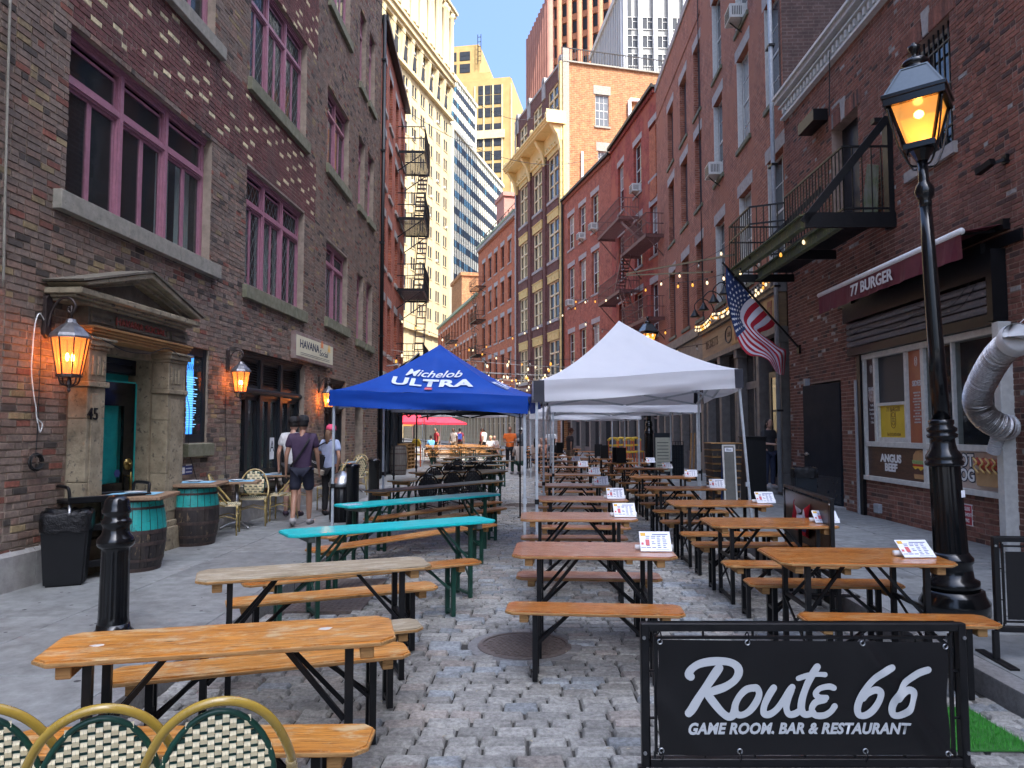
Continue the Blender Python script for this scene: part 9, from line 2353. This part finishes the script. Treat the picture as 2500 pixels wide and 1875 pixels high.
person(g2.x,g2.y+.15,.12,0,'man in a white shirt and dark shorts half hidden behind the man in purple',1.76,'light',top=('top_white',(.62,.64,.64)),bottom=('short_black',(.02,.02,.022)),cap=('cap_black',(.010,.010,.012)),shoes=('shoe_pink',(.05,.03,.05)),pose='stand')
g3=G(803,1259,.12)
person(g3.x,g3.y,.12,-25,'woman in a pink cap and pale blue shirt carrying a black tote bag',1.62,'tan',top=('top_blue',(.36,.42,.58)),bottom=('trouser_black',(.012,.012,.014)),legs='long',cap=('cap_pink',(.80,.09,.19)),hair=('hair_brown',(.16,.09,.05)),longhair=True,shoes=('shoe_black',(.015,.015,.017)),bag=('bag_black',(.012,.012,.013)),slim=.9,pose='stand',arms='back')
gp='people at the far end of the street'
def far(px_,Y,label,**k):return person((px_-1250)/FPX*Y,Y,k.pop('z',0),k.pop('rot',0),label,group=gp,**k)
far(1245,31,'man in a bright orange shirt standing between the far tables',rot=170,H=1.78,top=('top_orange',(.80,.16,.02)),bottom=('trouser_black',(.012,.012,.014)),legs='long',pose='stand',arms='fold',hair=('hair_brown',(.16,.09,.05)),slim=1.15)
far(1271,36,'man in a white cap and grey shirt seen from behind near the orange shirt',rot=0,top=('top_grey',(.07,.08,.09)),bottom=('trouser_black',(.012,.012,.014)),legs='long',cap=('cap_white',(.7,.7,.68)),pose='stand')
far(1391,27.2,'woman in a brown cap and dark shirt standing sideways under the white canopy',rot=-75,H=1.7,z=.0,top=('top_char',(.06,.05,.055)),bottom=('trouser_tan',(.22,.15,.1)),legs='long',cap=('cap_brown',(.16,.06,.04)),hair=('hair_brown',(.16,.09,.05)),pose='stand',arms='back')
far(1350,29.5,'person with long dark hair in a black top sitting at a far table',rot=10,pose='sit',top=('top_black',(.012,.012,.013)),longhair=True,legs='long',bottom=('trouser_black',(.012,.012,.014)))
far(1346,31.8,'grey haired person in a white top standing behind the seated women',rot=165,top=('top_white',(.62,.64,.64)),hair=('hair_grey',(.35,.32,.3)),pose='stand',legs='long',bottom=('trouser_black',(.012,.012,.014)),arms='fold',skin='light')
far(1334,30.6,'woman in a peach sleeveless top sitting with sunglasses at the far table',rot=175,pose='sit',top=('top_peach',(.66,.33,.22)),sleeves=.25,longhair=True,hair=('hair_brown',(.16,.09,.05)),skin='light')
far(1322,30.8,'second woman sitting at the far table left of the peach top',rot=170,pose='sit',top=('top_pale',(.6,.45,.36)),sleeves=.25,longhair=True,hair=('hair_brown',(.16,.09,.05)),skin='light')
far(1308,29.7,'woman with bare arms sitting at the left end of the far table',rot=-30,pose='sit',top=('top_pale',(.6,.45,.36)),sleeves=.25,longhair=True,skin='light')
far(1268,27.5,'person in a pale shirt sitting low on a bench by the canopy poles',rot=20,pose='sit',top=('top_cream',(.5,.42,.36)),legs='long',bottom=('trouser_green',(.02,.06,.04)),cap=('cap_grey',(.2,.2,.2)))
far(1182,44,'man in a white shirt standing by the distant dark doorway',rot=60,pose='stand',top=('top_white',(.62,.64,.64)),legs='long',bottom=('trouser_black',(.012,.012,.014)))
far(1176,45,'person in a red top next to the man in white far away',rot=-90,pose='stand',top=('top_red',(.35,.03,.04)),legs='long',bottom=('trouser_black',(.012,.012,.014)))
far(1123,46,'person with a blue backpack walking away in the sunlit distance',rot=0,top=('top_maroon',(.16,.02,.04)),backpack=('pack_blue',(.02,.05,.3)),legs='long',bottom=('trouser_black',(.012,.012,.014)))
far(1108,45,'person in a grey shirt standing left of the blue backpack',rot=150,pose='stand',skin='dark',top=('top_stone',(.36,.33,.3)),legs='long',bottom=('trouser_tan',(.22,.15,.1)))
far(1198,40,'blonde person in a white dress near the far sunlit tables',rot=170,pose='sit',top=('top_white',(.62,.64,.64)),hair=('hair_blonde',(.6,.45,.2)),longhair=True,skin='light')
far(1207,41,'person in a pale top sitting beside the blonde person far away',rot=190,pose='sit',top=('top_cream',(.5,.42,.36)),skin='light')
far(1066,44,'person in a red shirt among the far tables near the red umbrellas',rot=120,pose='stand',top=('top_red',(.35,.03,.04)),legs='long',bottom=('trouser_black',(.012,.012,.014)))
far(1053,43,'person in a blue shirt bending by the red umbrellas',rot=40,pose='sit',top=('top_sky',(.1,.3,.6)))
q=at(1876,1060,18.0)
person(q.x,18.0,.26,200,'person in dark clothes leaning out of the pub doorway',1.66,'light',top=('top_dark',(.03,.03,.034)),bottom=('trouser_navy',(.03,.04,.08)),legs='long',hair=('hair_black',(.012,.010,.009)),longhair=True,pose='stand',arms='fold',slim=.92)
# == small debris on the ground
M['litter_pale']=pm('litter_pale',(.5,.45,.34),(.32,.27,.18),9,.8)
mb=MB(M['litter_pale'])
for i in range(900):
 y=2.2+20*rnd.random()**1.5;x=polyx(KL,y)+(polyx(KR,y)-polyx(KL,y))*rnd.random();s=rnd.uniform(.004,.016);a=rnd.uniform(0,6.28);z=.006 if rnd.random()<.7 else-.012
 mb.add([(x+math.cos(a)*s,y+math.sin(a)*s,z),(x-math.sin(a)*s*.5,y+math.cos(a)*s*.5,z+.004),(x-math.cos(a)*s,y-math.sin(a)*s,z+.001),(x+math.sin(a)*s*.5,y-math.cos(a)*s*.5,z+.003)],[(0,1,2,3)])
tag(mb.build('leaf_litter'),kind='stuff')
mb=MB(pm('gum',(.05,.05,.052),(.035,.035,.037),9,.7))
for i in range(260):
 y=4.5+16*rnd.random();L_=rnd.random()<.5;a,b=(polyx(KL,y)-2.3,polyx(KL,y)-.2)if L_ else(polyx(KR,y)+.2,polyx(KR,y)+2.8)
 x=rnd.uniform(a,b);r_=rnd.uniform(.010,.024);mb.add([(x+math.cos(k*1.05)*r_*rnd.uniform(.7,1.2),y+math.sin(k*1.05)*r_,.1228)for k in range(6)],[(0,1,2,3,4,5)])
tag(mb.build('gum_spots'),kind='stuff')
